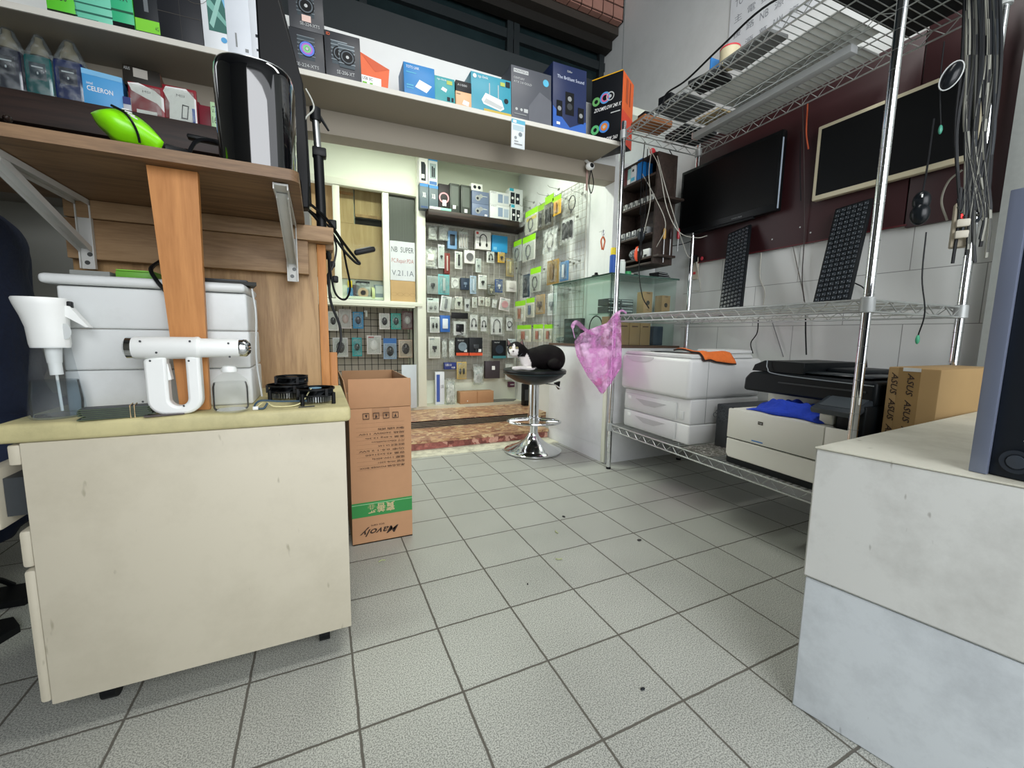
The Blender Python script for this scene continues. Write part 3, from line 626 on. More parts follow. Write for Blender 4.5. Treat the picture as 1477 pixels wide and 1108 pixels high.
mb = MB(); mb.prism([(-.17, -.05), (-.1, -.1), (.14, -.09), (.2, -.02), (.1, .03), (-.1, .02)], .0, .006, mat('#6a6b66', .8), 'xy'); tag(mb.build('rubber_mat', loc=(1.50, 3.55, .151)), 'flat dark grey rubber mat on the alcove ledge', 'mat')
mb = MB(); mb.box(-.03, .03, 0, .046, 0, .05, mat('#5a2743', .5), .003); mb.box(-.02, .02, -.001, 0, .02, .03, LGREY); tag(mb.build('accessory_pack', loc=(1.665, 3.553, PY(753, 558, 3.55).z)), 'small maroon pack low behind the bar stool', 'package')
mb = MB(); x = PY(758, 590, 3.3).x; mb.box(-.028, .028, 0, .06, 0, .20, BLACK, .004); mb.box(-.02, .02, -.001, 0, .05, .15, DGREY); tag(mb.build('power_supply', loc=(x + .01, 3.3, .127)), 'black upright power block behind the bar stool pole', 'power supply')

# ------------------------------------------------------------------ packs on the right-hand grid (plane x = 1.68)
G = '#8fd419'
RK = [
 ('plastic_bag', 'crumpled clear bag hanging at the right end of the brown shelf', (742,307,757,329), 'pouch', '#dddddd', None, 'plug', '#d4d8d6'),
 ('cable_blister', 'green-topped blister with a yellow band, top left of the right-hand grid', (758,302,775,336), 'card', '#c9c8bd', G, 'cable', '#3b4247'),
 ('tool_pack', 'slim dark pack between the yellow-band blister and the dark tools', (776,295,785,331), 'card', '#5c584c', '#7fae2c', 'stick', '#22211e'),
 ('tool_pack', 'hanging bundle of dark tools under lime green tops', (786,282,798,328), 'card', '#565248', '#86bb2a', 'bars', '#1c1c1b'),
 ('screw_pack', 'yellow-orange pack under a lime green header near the top of the right-hand grid', (797,283,809,310), 'card', '#dcae3e', G, 'stick', '#c48a2a'),
 ('cable_bag', 'large clear bag of black cables at the top right of the right-hand grid', (811,275,841,308), 'pouch', '#dddddd', None, 'cable', '#222324'),
 ('cable_bundle', 'clear packs of thick black leads below the large cable bag', (808,309,830,350), 'pouch', '#cccccc', None, 'bars', '#1b1d1f'),
 ('camera_mount_pack', 'clear and white pack with grey parts in the middle of the right-hand grid', (783,329,804,364), 'milky', '#dcd9d2', None, 'cable', '#55504e'),
 ('cable_blister', 'narrow green-topped blister beside the brown shelf end, second row', (741,347,752,378), 'card', '#aab0ad', G, 'cable', '#30383e'),
 ('cable_blister', 'wide green-topped blister with coiled grey cable, second row', (754,340,772,376), 'card', '#c4c6bf', G, 'cable', '#3a3f42'),
 ('bulb_pack', 'amber-brown clear pack above the glass display case', (789,375,806,410), 'card', '#9a7b3f', None, 'stick', '#7a5b26'),
 ('glue_card', 'blue and red pictured card right of the amber-brown pack', (808,377,820,405), 'card', '#4d7fae', None, 'stick', '#c9cfd4'),
 ('cable_blister', 'green-topped blister with black coil, third row', (765,386,780,421), 'card', '#b4bab0', G, 'cable', '#292d30'),
 ('tool_card', 'dark navy card left of the third-row green-topped blister', (754,396,764,429), 'card', '#24384d', None, 'stick', '#121d28'),
 ('plug_blister', 'green-topped blister with a copper connector, left in the fourth row', (743,434,758,464), 'card', '#d2cfc2', G, 'stick', '#9c5f42'),
 ('plug_blister', 'green-topped blister with a blue connector in the fourth row', (759,430,771,458), 'card', '#cfcdbf', G, 'stick', '#4a5e7a'),
 ('plug_card', 'brown kraft card with a white tag beside the blue-connector blister', (773,425,786,453), 'card', '#a88f68', None, 'plug', '#5d5046'),
 ('cable_pack', 'white framed pack hanging at the left edge of the glass case', (790,423,803,455), 'card', '#dfe3e6', None, 'plug', '#8a9399'),
 ('plug_blister', 'green-topped blister with a copper connector, left in the bottom row', (746,469,766,493), 'card', '#cfcfbe', G, 'stick', '#a4604a'),
 ('plug_blister', 'green-topped blister with a copper connector, middle of the bottom row', (769,468,783,493), 'card', '#cfcfbe', G, 'stick', '#a4604a'),
 ('plug_blister', 'green-topped blister with a copper connector, right end of the bottom row', (785,468,798,493), 'card', '#cfcfbe', G, 'stick', '#a4604a'),
]
for n_, l_, px_, k_, c_, h_, pr_, pc_ in RK:
    it = [('r', .1, .9, .55, .68, mat('#e3c64a'))] if 'yellow band' in l_ else ([('r', .2, .8, .18, .36, PRINT)] if 'copper' in l_ else [])
    pack(n_, l_, px_, 'x', 1.62, k_, c_, h_, pr_, pc_, art_items=it)
for px, py in ((806,273),(790,283),(770,292),(764,300),(812,380),(822,378),(836,376),(745,387),(752,396),(822,418),(836,420),(812,424)):
    p = PX(px, py, 1.69); hook(p, -math.pi / 2, 'thin wire hook on the pale grid behind the hanging packs', 'wire hooks on the alcove grids')

# ------------------------------------------------------------------ mice on the black grid
MK = [
 ('mouse_card', 'white card with a black mouse, left end of the upper row, black grid', (473,449,488,477), 'card', '#e6e5e1', None, 'mouse', '#1a1a1b'),
 ('mouse_blister', 'clear blister with a pinkish beige mouse on the black grid', (489,446,507,474), 'card', '#c9c3c3', None, 'mouse', '#b9a5a0'),
 ('mouse_card', 'blue card with a dark navy mouse on the black grid', (509,450,524,474), 'card', '#2f8fc4', None, 'mouse', '#1f2b40'),
 ('cable_clip', 'tiny white clip hanging alone on the black grid', (527,448,530,457), 'card', '#e9e9e4', None, None, '#000000'),
 ('mouse_card', 'white card with a black mouse beside the teal card, upper row', (547,452,562,475), 'card', '#e9e8e4', None, 'mouse', '#1c1c1e'),
 ('mouse_card', 'teal card with a dark mouse in the upper row', (564,452,578,475), 'card', '#35b0a4', None, 'mouse', '#1d3637'),
 ('mouse_blister', 'maroon-backed blister with a pale mouse at the right end of the upper row', (580,449,595,475), 'card', '#6f4d4d', None, 'mouse', '#b9b9b4'),
 ('mouse_blister', 'silver blister with a dark grey mouse at the left of the lower row', (480,487,502,515), 'card', '#c8cac9', None, 'mouse', '#2f3132'),
 ('mouse_card', 'teal card with a black mouse in the lower row', (508,487,522,514), 'card', '#22a3a8', None, 'mouse', '#10383a'),
 ('mouse_box', 'white pack with a white round mouse in the lower row', (529,484,550,511), 'card', '#d8d6d3', None, 'mouse', '#efefec'),
 ('mouse_blister', 'blue-trimmed blister with a black mouse in the lower row', (553,488,572,518), 'card', '#8fa8c4', '#2f6fb5', 'mouse', '#16181a'),
 ('mouse_card', 'tan card with a dark brown mouse at the right end of the lower row', (575,490,595,516), 'card', '#c9b49c', None, 'mouse', '#1f1614'),
]
for n_, l_, px_, k_, c_, h_, pr_, pc_ in MK:
    pack(n_, l_, px_, 'y', 3.64, k_, c_, h_, pr_, pc_, art_items=[('r', .12, .5, .86, .94, mat('#b9302b'))] if l_.startswith('white pack') else [('t', 'mouse', .15, .6, .86, .94, LGREY)] if 'blue card' in l_ else [], hk='b')

# ------------------------------------------------------------------ brown shelf and its boxes
BRN = wood('#32211a', '#1b110c', 3, 'dark_brown_wood', axis='x')
SZ = 1.745
mb = MB(); mb.box(.815, 1.715, 3.34, 3.59, SZ - .045, SZ, BRN, .002); tag(mb.build('wall_shelf'), 'dark brown shelf board above the back grid of the alcove', 'shelf')
def sbox(name, label, px, col, items=(), d=.09, Y=3.36, z=None, up=0, side=None, cat='box', **k):
    rp = list(rectp(*px, 'y', Y)); rp[0] = rp[0].copy(); rp[0].z = (SZ if z is None else z) + up
    return carton(name, label, cat, rp, d, mat(col, .45, var=.05), items, side=side, **k), rp
DK = mat('#23282f'); SIL = mat('#b5b8bb', .3, .5)
_, r1 = sbox('earphone_box', 'grey earphone box with a blue top, lower left of the brown shelf', (606,267,618,303), '#59676e', [('r', 0, 1, .88, 1, mat('#2f7fc0')), ('t', 'X&', .3, .7, .45, .65, PRINT), ('r', .1, .9, .02, .1, mat('#24406a'))])
_, r2 = sbox('earphone_box', 'grey earphone box with a blue top, second on the brown shelf', (619,268,632,303), '#59676e', [('r', 0, 1, .88, 1, mat('#2f7fc0')), ('t', 'X&', .3, .7, .45, .65, PRINT), ('r', .1, .9, .02, .1, mat('#24406a'))])
sbox('phone_case_box', 'white pack with a dark phone case stacked above the leftmost earphone box', (605,230,617,266), '#ecebe9', [('p', [(.2, .1), (.75, .1), (.75, .75), (.6, .85), (.2, .85)], DK), ('r', .25, .6, .2, .36, PRINT), ('r', 0, 1, 0, .05, mat('#e2b0a8'))], up=r1[2] + .001)
sbox('earphone_box', 'tall box with a blue top stacked on the second earphone box', (618,228,631,267), '#d3dadb', [('r', 0, 1, .9, 1, mat('#2f8fce')), ('r', .15, .85, .25, .8, mat('#8fa0a3')), ('r', .35, .5, .3, .7, DK), ('r', .55, .7, .3, .65, DK), ('r', .1, .9, .02, .14, mat('#3468a8'))], up=r2[2] + .001)
sbox('watch_case_box', 'black box with a pink oval frame on the brown shelf', (633,270,648,309), '#2c2629', [('o', .5, .5, .48, .36, mat('#e79aa3')), ('r', .35, .7, .2, .42, PRINT)])
sbox('phone_case_box', 'dark grey windowed box right of the pink frame box', (649,269,663,311), '#3d423d', [('r', .15, .85, .25, .92, mat('#59605a')), ('r', .3, .6, .14, .26, PRINT)])
sbox('phone_case_box', 'dark grey windowed box, second right of the pink frame box', (665,272,679,314), '#3d423d', [('r', .15, .85, .25, .92, mat('#59605a')), ('r', .35, .65, .06, .18, PRINT)])
bt = [('c', .35, .45, .16, SIL), ('c', .52, .62, .11, SIL), ('c', .33, .43, .07, DK), ('r', .62, .9, .6, .66, LGREY)]
_, r3 = sbox('earbud_box', 'slate blue earbud box, lower of its pair on the brown shelf', (681,300,705,318), '#6f7c98', bt + [('r', .75, .9, .08, .22, PRINT)])
_, r4 = sbox('earbud_box', 'slate blue earbud box, upper of its pair on the brown shelf', (681,281,705,299), '#6f7c98', bt, up=r3[2] + .001)
sbox('web_camera_box', 'white box with two dark lenses on top of the slate blue earbud boxes', (680,271,696,281), '#e6e6e2', [('c', .3, .5, .14, DK), ('c', .7, .5, .14, DK)], up=r3[2] + r4[2] + .002)
sp = [('r', .4, .64, .2, .85, mat('#8d9db8')), ('r', .7, .94, .2, .8, mat('#a9b6c9')), ('t', 'KTS-7', .06, .3, .86, .95, DGREY)]
_, r5 = sbox('speaker_box', 'white speaker box with two blue-grey panels, lower one', (707,301,735,321), '#dfe1e3', sp)
sbox('speaker_box', 'white speaker box with two blue-grey panels, upper one', (707,280,735,299), '#dfe1e3', sp, up=r5[2] + .001)
sk = [('r', .08, .38, 0.05, .75, DK), ('r', .46, .76, .05, .72, DK), ('c', .23, .4, .09, PRINT), ('c', .61, .38, .09, PRINT), ('r', 0, .3, .82, 1, mat('#2fa9c4'))]
_, r6 = sbox('speaker_box', 'white and teal box with two black speakers, lower at the right end', (737,297,754,321), '#dde2e2', sk)
sbox('speaker_box', 'white and teal box with two black speakers, upper at the right end', (735,273,754,296), '#dde2e2', sk, up=r6[2] + .001)
for i, (c_, l_) in enumerate((('#e8e8e4', 'white flat pack lying on the front edge of the brown shelf'), ('#8fd6bd', 'mint green flat pack lying on the front edge of the brown shelf'))):
    mb = MB(); mb.box(-.045, .045, 0, .02, 0, .02, mat(c_), .003); tag(mb.build('flat_pack', loc=(.87 + i * .085, 3.34, SZ)), l_, 'package')

# ------------------------------------------------------------------ big white shelf and its goods
mb = MB(); SHW = mat('#dcdad0', .5, var=.06)
mb.prism([(-2.6, tz(-2.6) - .02), (1.55, tz(1.55) - .02), (1.55, tz(1.55)), (-2.6, tz(-2.6))], 1.95, 2.199, SHW); 
mb.prism([(-2.6, tz(-2.6) - .0206), (1.55, tz(1.55) - .0206), (1.55, tz(1.55) - .02), (-2.6, tz(-2.6) - .02)], 1.955, 2.199, BEAM)
tag(mb.build('long_shelf'), 'long white shelf board running across the shop above the opening', 'shelf')
TS = math.atan(TILT)
def top(name, label, px, col, items=(), d=.12, Y=1.965, up=0, side=None, cat='box', zz=None, **k):
    rp = list(rectp(*px, 'y', Y)); rp[0] = rp[0].copy(); rp[0].z = tz(rp[0].x) + up + .0005
    o, = [carton(name, label, cat, rp, d, mat(col, .4, var=.06), items, side=side, **k)]; o.rotation_euler = (0, -TS, 0); return o, rp
O = mat('#e8641f', .5); CY = mat('#1f9fd0', .4); LB = mat('#58b7d8'); TEAL = mat('#2f9cb0'); G4 = mat('#74c530'); TX = PRINT; WH = PRINT
def cooler(x, y, s, rgb=False):
    it = [('r', x - .26 * s, x + .22 * s, y - .26 * s, y + .30 * s, mat('#4c565c', .3, .5))] + [('r', x - .28 * s, x + .24 * s, y + (.3 - .09 * j) * s - .02 * s, y + (.3 - .09 * j) * s, mat('#8a949a', .3, .7)) for j in range(6)]
    it += [('c', x, y, .24 * s, BLACK)]
    if rgb:
        it += [('o', x, y, .22 * s, .17 * s, mat('#5b7fe0')), ('o', x, y, .17 * s, .12 * s, mat('#b76fd0')), ('o', x, y, .12 * s, .06 * s, mat('#7fd08a'))]
    else: it += [('o', x, y, .2 * s, .165 * s, mat('#59636a'))]
    return it + [('c', x, y, .05 * s, LGREY)]
CB = '#3a3c40'
_, ra = top('cpu_cooler_box', 'dark grey cooler box with a rainbow fan picture, lower left on the shelf', (420,42,467,101), CB, cooler(.5, .55, 1, True) + [('t', 'SE-224-XTS', .14, .82, .1, .18, LGREY)])
top('cpu_cooler_box', 'dark grey cooler box stacked above the rainbow fan one', (418,-14,466,44), CB, cooler(.5, .6, 1) + [('t', 'SE-224-XTS', .3, .86, .1, .18, LGREY), ('r', .36, .62, .2, .36, mat('#e8c9bd'))], up=ra[2] + .001)
top('cpu_cooler_box', 'dark grey twin-tower cooler box beside the orange envelope', (471,50,520,116), CB, cooler(.42, .55, .9) + cooler(.62, .5, .9) + [('t', 'SE-206-XT', .3, .8, .1, .18, LGREY), ('t', 'ID', .06, .16, .88, .94, O)], side=mat('#2e2f33'))
# orange envelope with white label, leaning
mb = MB(); rp = rectp(521, 77, 561, 128, 'y', 2.0); W_, H_ = rp[1], rp[2]
mb.prism([(-W_ / 2, 0), (W_ * .42, 0), (W_ / 2, H_ * .72), (-W_ / 2, H_)], 0, .012, mat('#ea6a38', .5))
mb.add([(-W_ / 2, -.001, H_ * .98), (W_ / 2, -.001, H_ * .72), (.0, -.001, H_ * .55)], [(0, 2, 1)], mat('#d85a2c', .5))
mb.rect(-W_ / 2, W_ * .2, .0, H_ * .38, -.002, WH); mb.rect(-W_ * .45, -W_ * .3, .12 * H_, .2 * H_, -.0025, G4); mb.rect(-W_ * .2, -W_ * .1, .12 * H_, .2 * H_, -.0025, G4); mb.text('USB 3C', -W_ * .45, -W_ * .1, H_ * .26, H_ * .34, -.0026, DGREY)
tag(mb.build('orange_envelope', loc=(rp[0].x, 2.0, tz(rp[0].x) + .002)), 'bright orange envelope pack with a white label on the long shelf', 'package')
top('router_box', 'blue router box with a white square device, leftmost of the router boxes', (584,101,627,147), '#2a86c8', [('p', [(.35, .3), (.72, .18), (.9, .42), (.5, .55)], WH), ('t', 'TOTO LINK', .08, .5, .84, .92, WH), ('r', .08, .4, .7, .73, LB), ('r', .08, .3, .3, .34, LB), ('r', .08, .3, .22, .25, LB)], side=DK)
top('adapter_box', 'small turquoise box with dark icons between two router boxes', (628,113,656,150), '#3aa3a8', [('t', 'tp-link', .12, .6, .84, .93, WH), ('p', [(.3, .5), (.55, .42), (.62, .55), (.4, .62)], WH), ('r', .6, .88, .75, .9, mat('#b8c65a')), ('r', .6, .75, .1, .26, DK), ('r', .82, .93, .1, .26, DK)])
_, rb = top('adapter_box', 'small peach box below a black box on the long shelf', (658,138,680,160), '#e6b98c', [('p', [(.4, .2), (.8, .12), (.85, .4), (.5, .5)], WH), ('r', .05, .3, .8, .84, DGREY)])
top('storage_box', 'small black box lying on the peach box', (658,124,680,139), '#2b2b2c', [('t', 'A1000', .1, .7, .5, .7, LGREY)], up=rb[2] + .001)
top('router_box', 'turquoise router box with a large white four-antenna device', (681,120,737,174), '#3f9fb5', [('p', [(.25, .32), (.35, .52), (.75, .42), (.82, .2), (.72, .12), (.3, .22)], WH), ('p', [(.3, .26), (.72, .16), (.8, .24), (.36, .38)], LGREY), ('r', .44, .46, .48, .8, LGREY), ('r', .66, .68, .42, .8, LGREY), ('t', 'tp-link', .17, .42, .86, .95, WH), ('c', .09, .9, .045, WH), ('r', .3, 1, 0, .1, mat('#c9b04a')), ('r', .72, .84, .8, .9, mat('#b8c65a')), ('r', .86, .97, .8, .95, DK), ('c', .87, .42, .055, DK)])
top('power_supply_box', 'large grey box with a blue round sticker on the long shelf', (739,110,795,186), '#54575e', [('r', .06, .42, .88, .95, LGREY), ('t', 'MONTECH', .08, .4, .895, .935, DK), ('t', 'CENTURY', .06, .32, .76, .80, LGREY), ('t', 'ATX 3.0 GOLD', .06, .5, .69, .73, LGREY), ('c', .86, .82, .075, LB), ('p', [(.42, 0), (1, 0), (1, .5), (.7, .62), (.42, .3)], mat('#62656c')), ('c', .12, .2, .03, LGREY), ('c', .24, .2, .03, LGREY), ('r', .3, .4, .16, .23, LGREY), ('r', .06, .36, .1, .12, GREY)])
top('speaker_box', 'navy blue speaker box with a glowing blue picture on the long shelf', (799,103,846,197), '#1c2a52', [('p', [(0, 0), (1, 0), (1, .2), (.5, .06), (0, .35)], mat('#2f62b8')), ('t', 'The Brilliant Sound', .12, .92, .78, .83, mat('#c7d0e2')), ('t', 'Edifier', .42, .56, .9, .93, LGREY), ('r', .36, .62, .25, .6, BLACK), ('c', .49, .5, .06, GREY), ('c', .49, .38, .08, DGREY), ('r', .1, .27, .2, .44, BLACK), ('c', .185, .32, .055, GREY), ('r', .74, .92, .16, .4, BLACK), ('c', .83, .28, .055, GREY), ('r', .1, .2, .07, .11, WH)])
KC = [('o', .16, .66, .13, .06, mat('#6fb36a')), ('o', .45, .68, .17, .12, mat('#5aa0dd')), ('o', .45, .68, .12, .08, mat('#e0679a')), ('o', .62, .68, .13, .10, LGREY), ('c', .62, .68, .045, LGREY), ('t', 'ZOOMFLOW 240 X', .1, .96, .50, .555, WH, dict(bold=True, skew=.03)),
      ('o', .16, .24, .14, .06, mat('#63c07c')), ('o', .46, .25, .17, .11, mat('#4d8fe0')), ('o', .46, .25, .11, .05, mat('#e88a3a')), ('c', .46, .25, .05, LGREY), ('r', .66, .96, .42, .435, LGREY), ('t', 'ZOOMFLOW 360', .1, .9, .03, .085, WH, dict(bold=True, skew=.03)), ('r', .0, 1, .985, 1, mat('#e8b020'))]
Np = Vector((1.535, 1.93, tz(1.5) + .002)); th = R(-60); ux = Vector((math.cos(th), math.sin(th), 0))
o = carton('liquid_cooler_box', 'black box with rainbow fans and orange side at the right end of the shelf', 'box', (Np - ux * .09, .18, .355, th), .17, mat('#17191d', .4, var=.06), KC, side=O, sideart=[('r', .62, .72, .6, .95, mat('#9c3c10')), ('r', .3, .5, .6, .95, mat('#b54c18')), ('r', 0, 1, 0, .45, mat('#df3f1e'))])
# hanging price-tag box below the shelf edge
mb = MB(); rp = rectp(738, 173, 757, 214, 'y', 1.94); W_, H_ = rp[1], rp[2]; mb.box(-W_ / 2, W_ / 2, 0, .008, 0, H_, mat('#dfe6e8'), .001)
art(mb, W_, H_, [('r', 0, 1, .86, 1, mat('#5fb4cf')), ('r', .1, .35, .88, .97, WH), ('r', .1, .9, .62, .8, mat('#b9cfd6')), ('c', .65, .5, .14, mat('#7a868c')), ('c', .3, .36, .1, mat('#8f989c')), ('r', .2, .8, .12, .16, GREY), ('r', .2, .5, .22, .25, GREY)])
tag(mb.build('memory_card_pack', loc=rp[0], rz=0), 'small white and blue pack hanging from the long shelf edge', 'package')
# left part of the long shelf
SEA = mat('#49c39c', .4); LIME = mat('#67d43c', .4)
_, rd = top('motherboard_box', 'bright green box at the left end of the long shelf', (66,-45,107,8), '#62d136', [('r', 0, 1, 0, .12, mat('#1e2b1a')), ('t', 'B650', .2, .7, .4, .6, DGREY)], side=DK)
top('motherboard_box', 'pale sea-green box stack beside the bright green box', (107,-50,158,21), '#74d3b4', [('r', 0, 1, .16, .2, mat('#2a6d5b')), ('r', 0, 1, .34, .37, mat('#2a6d5b')), ('r', 0, .6, .03, .06, mat('#3d8a74'))], side=SEA)
top('graphics_card_box', 'sea-green and black striped box tilted on the long shelf', (160,-50,190,32), '#3fc089', [('r', 0, 1, 0, .12, BLACK), ('r', 0, 1, .3, .34, mat('#1d5c42')), ('t', 'RTX', .2, .8, .5, .65, DGREY)], side=mat('#5bd13c'), d=.1)
top('graphics_card_box', 'black box with a lime green corner label on the long shelf', (193,-70,226,42), '#22262a', [('r', 0, 1, .04, .2, mat('#86dc3c')), ('t', '4G', .8, .95, .08, .13, DGREY), ('r', .42, .6, .3, .62, mat('#6e7478')), ('t', 'GTX', .7, .92, .72, .9, WH, dict(skew=.1))])
top('graphics_card_box', 'large black box with faint circles beside the lime label box', (228,-75,288,56), '#25272b', [('r', .18, .74, .58, .98, mat('#131416')), ('o', .46, .78, .16, .14, mat('#3c3f44')), ('o', .46, .78, .05, .03, LGREY), ('o', .88, .62, .34, .33, mat('#565046')), ('r', 0, .98, .3, .305, mat('#4a4640')), ('r', .5, .505, .02, .6, mat('#4a4640'))], d=.1, side=BLACK)
top('software_box', 'white box with a green abstract picture on its left half', (292,-60,325,68), '#e4e9ec', [('r', .25, 1, .22, .9, mat('#3b6f66')), ('p', [(.25, .5), (1, .3), (1, .36), (.25, .62)], mat('#7fb8ab')), ('p', [(.3, .3), (.9, .75), (1, .7), (.45, .25)], mat('#9accc0')), ('p', [(.55, .9), (.8, .9), (1, .6), (1, .5)], mat('#7fbfe2')), ('c', .85, .14, .13, mat('#5aa9dd'))])
top('keyboard_box', 'plain white box with tiny grey print on the long shelf', (326,-50,360,76), '#dfe5ec', [('t', '2TC', .25, .5, .76, .84, LGREY), ('r', .7, .85, .68, .8, DGREY), ('r', .35, .42, .1, .26, GREY), ('r', .72, .86, .06, .1, GREY)])
top('keyboard_box', 'white box half hidden by the black screen edge', (362,-25,378,85), '#e2e7ec', [('r', .4, .9, .3, .34, DK), ('r', .4, .9, .12, .15, DK)])
top('router_box', 'white box seen in the gap between the black screen and the cooler boxes', (398,20,416,92), '#dfe6e4', [('r', .1, .9, .8, .9, GREY)])

# ------------------------------------------------------------------ lower dark shelf on the left wall
LZ = 1.548
mb = MB(); mb.box(-2.0, -.06, 2.03, 2.198, LZ - .10, LZ, BRN, .002); tag(mb.build('wall_shelf'), 'dark brown shelf board under the left part of the long shelf', 'shelf')
mb = MB(); mb.box(-2.0, -.06, 2.12, 2.198, 1.25, 1.44, mat('#1f1713', .6)); mb.box(-2.0, -.06, 1.95, 2.198, 1.22, 1.25, mat('#77716b', .5)); tag(mb.build('dark_cabinet'), 'dark brown cabinet under the lower shelf behind the desk', 'cabinet')
def bottle(label, px, liq, lab, name='shampoo_bottle'):
    rp = rectp(*px, 'y', 2.06); t = thing(name, label, 'bottle', (rp[0].x, 2.07, LZ)); W, H = rp[1], rp[2]
    mb = MB(); mb.box(-W / 2, W / 2, -.02, .035, 0, H * .66, mat(liq, .12, var=.3, scale=30, trans=.25, coat=.6), .012); mb.build('body', t)
    mb = MB(); mb.lathe([(W * .34, 0), (W * .30, H * .12), (W * .16, H * .22), (W * .14, H * .3), (0, H * .31)], (0, .005, H * .66), mat('#c6b595', .25, .6, coat=.5), 18); mb.build('cap', t)
    mb = MB(); mb.box(-W * .28, W * .28, -.0215, -.0205, H * .26, H * .52, mat(lab, .3)); art(mb, W * .56, H * .26, [('r', .15, .85, .7, .78, LGREY), ('r', .45, .55, .3, .45, LGREY)], y=-.022, z0=H * .26); mb.build('label_patch', t)
    mb = MB()
    def f(u, v):
        a = u * 2 * math.pi; s = 1 - max(0, v - .62) / .38 * .75
        return (math.cos(a) * W * .58 * s, .007 + math.sin(a) * .036 * s, v * H * 1.02)
    mb.grid(f, 20, 12, film('#e6eef0', .16, .06, 'wrap_film', 1, 40)); mb.build('plastic_wrap', t)
bottle('dark purple shampoo bottle in clear wrap, leftmost on the lower shelf', (-12,38,32,132), '#20243a', '#151a24')
bottle('teal green shampoo bottle in clear wrap on the lower shelf', (36,52,76,142), '#126a6a', '#14303a')
bottle('dark blue shampoo bottle in clear wrap beside the blue processor box', (78,56,121,148), '#1b2f6d', '#10162c')
def low(name, label, px, col, items=(), d=.08, Y=2.045, up=0, side=None, **k):
    rp = list(rectp(*px, 'y', Y)); rp[0] = rp[0].copy(); rp[0].z = LZ + up + .0005; return carton(name, label, 'box', rp, d, mat(col, .45, var=.05), items, side=side, **k), rp
low('processor_box', 'light blue processor box with white lettering on the lower shelf', (122,109,176,158), '#4fa4e0', [('t', 'intel', .1, .25, .58, .66, WH), ('t', 'CELERON', .1, .74, .4, .54, WH, dict(bold=True)), ('p', [(0, .85), (1, .85), (1, 1), (0, 1)], mat('#7cc0ec'))], side=mat('#3b86c4'), turn=R(8))
low('cable_box', 'small white and navy box right of the blue processor box', (178,142,189,163), '#cfd3da', [('r', 0, 1, .5, 1, mat('#34407c'))], d=.05)
_, re_ = low('graphics_card_box', 'black box with maroon print, lower of the two behind the red card packs', (186,104,236,150), '#23272b', [('r', .1, .8, .88, .93, mat('#5a6068')), ('t', 'RADEON', .5, .8, .3, .42, mat('#b23a4a')), ('r', .34, .38, .2, .6, mat('#8a2636'))], Y=2.10)
low('graphics_card_box', 'black box with a white sticker and copper side stacked on the maroon print box', (177,77,228,106), '#2a2620', [('t', 'ASUS', .04, .2, .76, .9, LGREY), ('r', .28, .66, .48, .92, mat('#b9b4aa'))], Y=2.10, up=re_[2] + .001, side=mat('#7a4a36'), turn=R(6))
def redpack(label, px, extra):
    rp = rectp(*px, 'y', 2.045); t = thing('storage_card_pack', label, 'package', (rp[0].x, 2.05, LZ + .001)); W, H = rp[1], rp[2]
    mb = MB(); mb.box(-W / 2, W / 2, 0, .012, 0, H, mat('#8e1f2c', .4), .002); art(mb, W, H, extra); mb.build('backing_card', t)
    mb = MB(); mb.box(-W * .44, W * .44, -.012, -.003, .004, H * .9, FILM, .004); mb.build('blister', t)
redpack('red blister card with a white swoosh and small white drive', (186,122,235,167), [('p', [(0, .95), (.3, 1), (.75, .85), (1, .65), (1, .2), (.8, .45), (.5, .55), (.1, .72)], WH), ('t', 'MSI', .4, .62, .72, .79, DK), ('r', .2, .78, .05, .16, WH)])
redpack('red blister card with a white phone-shaped product and blue strip', (236,128,283,178), [('p', [(.02, .8), (.1, .95), (.7, .98), (.98, .72), (.98, 0), (.15, 0), (.18, .5)], WH), ('t', 'MSI', .4, .64, .72, .79, DK), ('p', [(.5, .1), (.7, .1), (.76, .5), (.56, .52)], DK), ('p', [(.54, .14), (.67, .14), (.72, .47), (.58, .48)], WH), ('r', .84, .93, 0, .45, mat('#2d62b8'))])
low('storage_box', 'plain dark red box behind the red blister cards', (240,115,286,160), '#8a2130', [('r', 0, 1, 0, .2, mat('#6e1824'))], Y=2.12, d=.05)
low('cable_box', 'low dark red box beside the glossy black bin', (287,140,312,175), '#7c2230', [('r', 0, 1, 0, .1, WH)], Y=2.08, d=.06)
low('label_strip', 'small pale green card with dark writing against the glossy black bin', (303,128,313,166), '#bfe3b4', [('t', 'GTX', .2, .8, .6, .85, DGREY), ('t', '16', .2, .8, .2, .45, DGREY)], Y=2.05, d=.01)

# ================================================================== LEFT: pedestal cabinet and desk
CAB = dirty('#c9c2ae', '#9a927c', 4, .35, .5, 'cream_laminate'); TOPM = dirty('#c8bf8e', '#7f7a5c', 6, .6, .55, 'worn_yellow_top')
CX0, CX1, CY0, CY1, CZ = -.478, .047, .99, 1.40, .60
t = thing('drawer_pedestal', 'cream drawer pedestal on casters with a worn yellowish top', 'drawer cabinet', ((CX0 + CX1) / 2, 1.19, 0))
ox, oy = -(CX0 + CX1) / 2, -1.19
def pb(name, x0, x1, y0, y1, z0, z1, m, bev=.002): mb = MB(); mb.box(x0 + ox, x1 + ox, y0 + oy, y1 + oy, z0, z1, m, bev); return mb.build(name, t)
b_ = pb('body', CX0, CX1, CY0, CY1, .062, .5655, CAB)
mb = MB(); mb.box(CX0 - .03 + ox, CX1 + .012 + ox, CY0 - .008 + oy, CY1 + oy, .566, CZ, TOPM, .008, 3); mb.build('top_board', t)
d1 = pb('drawer', CX0 - .018, CX0 - .001, CY0 + .004, CY1 - .01, .525, .562, CAB, .004)
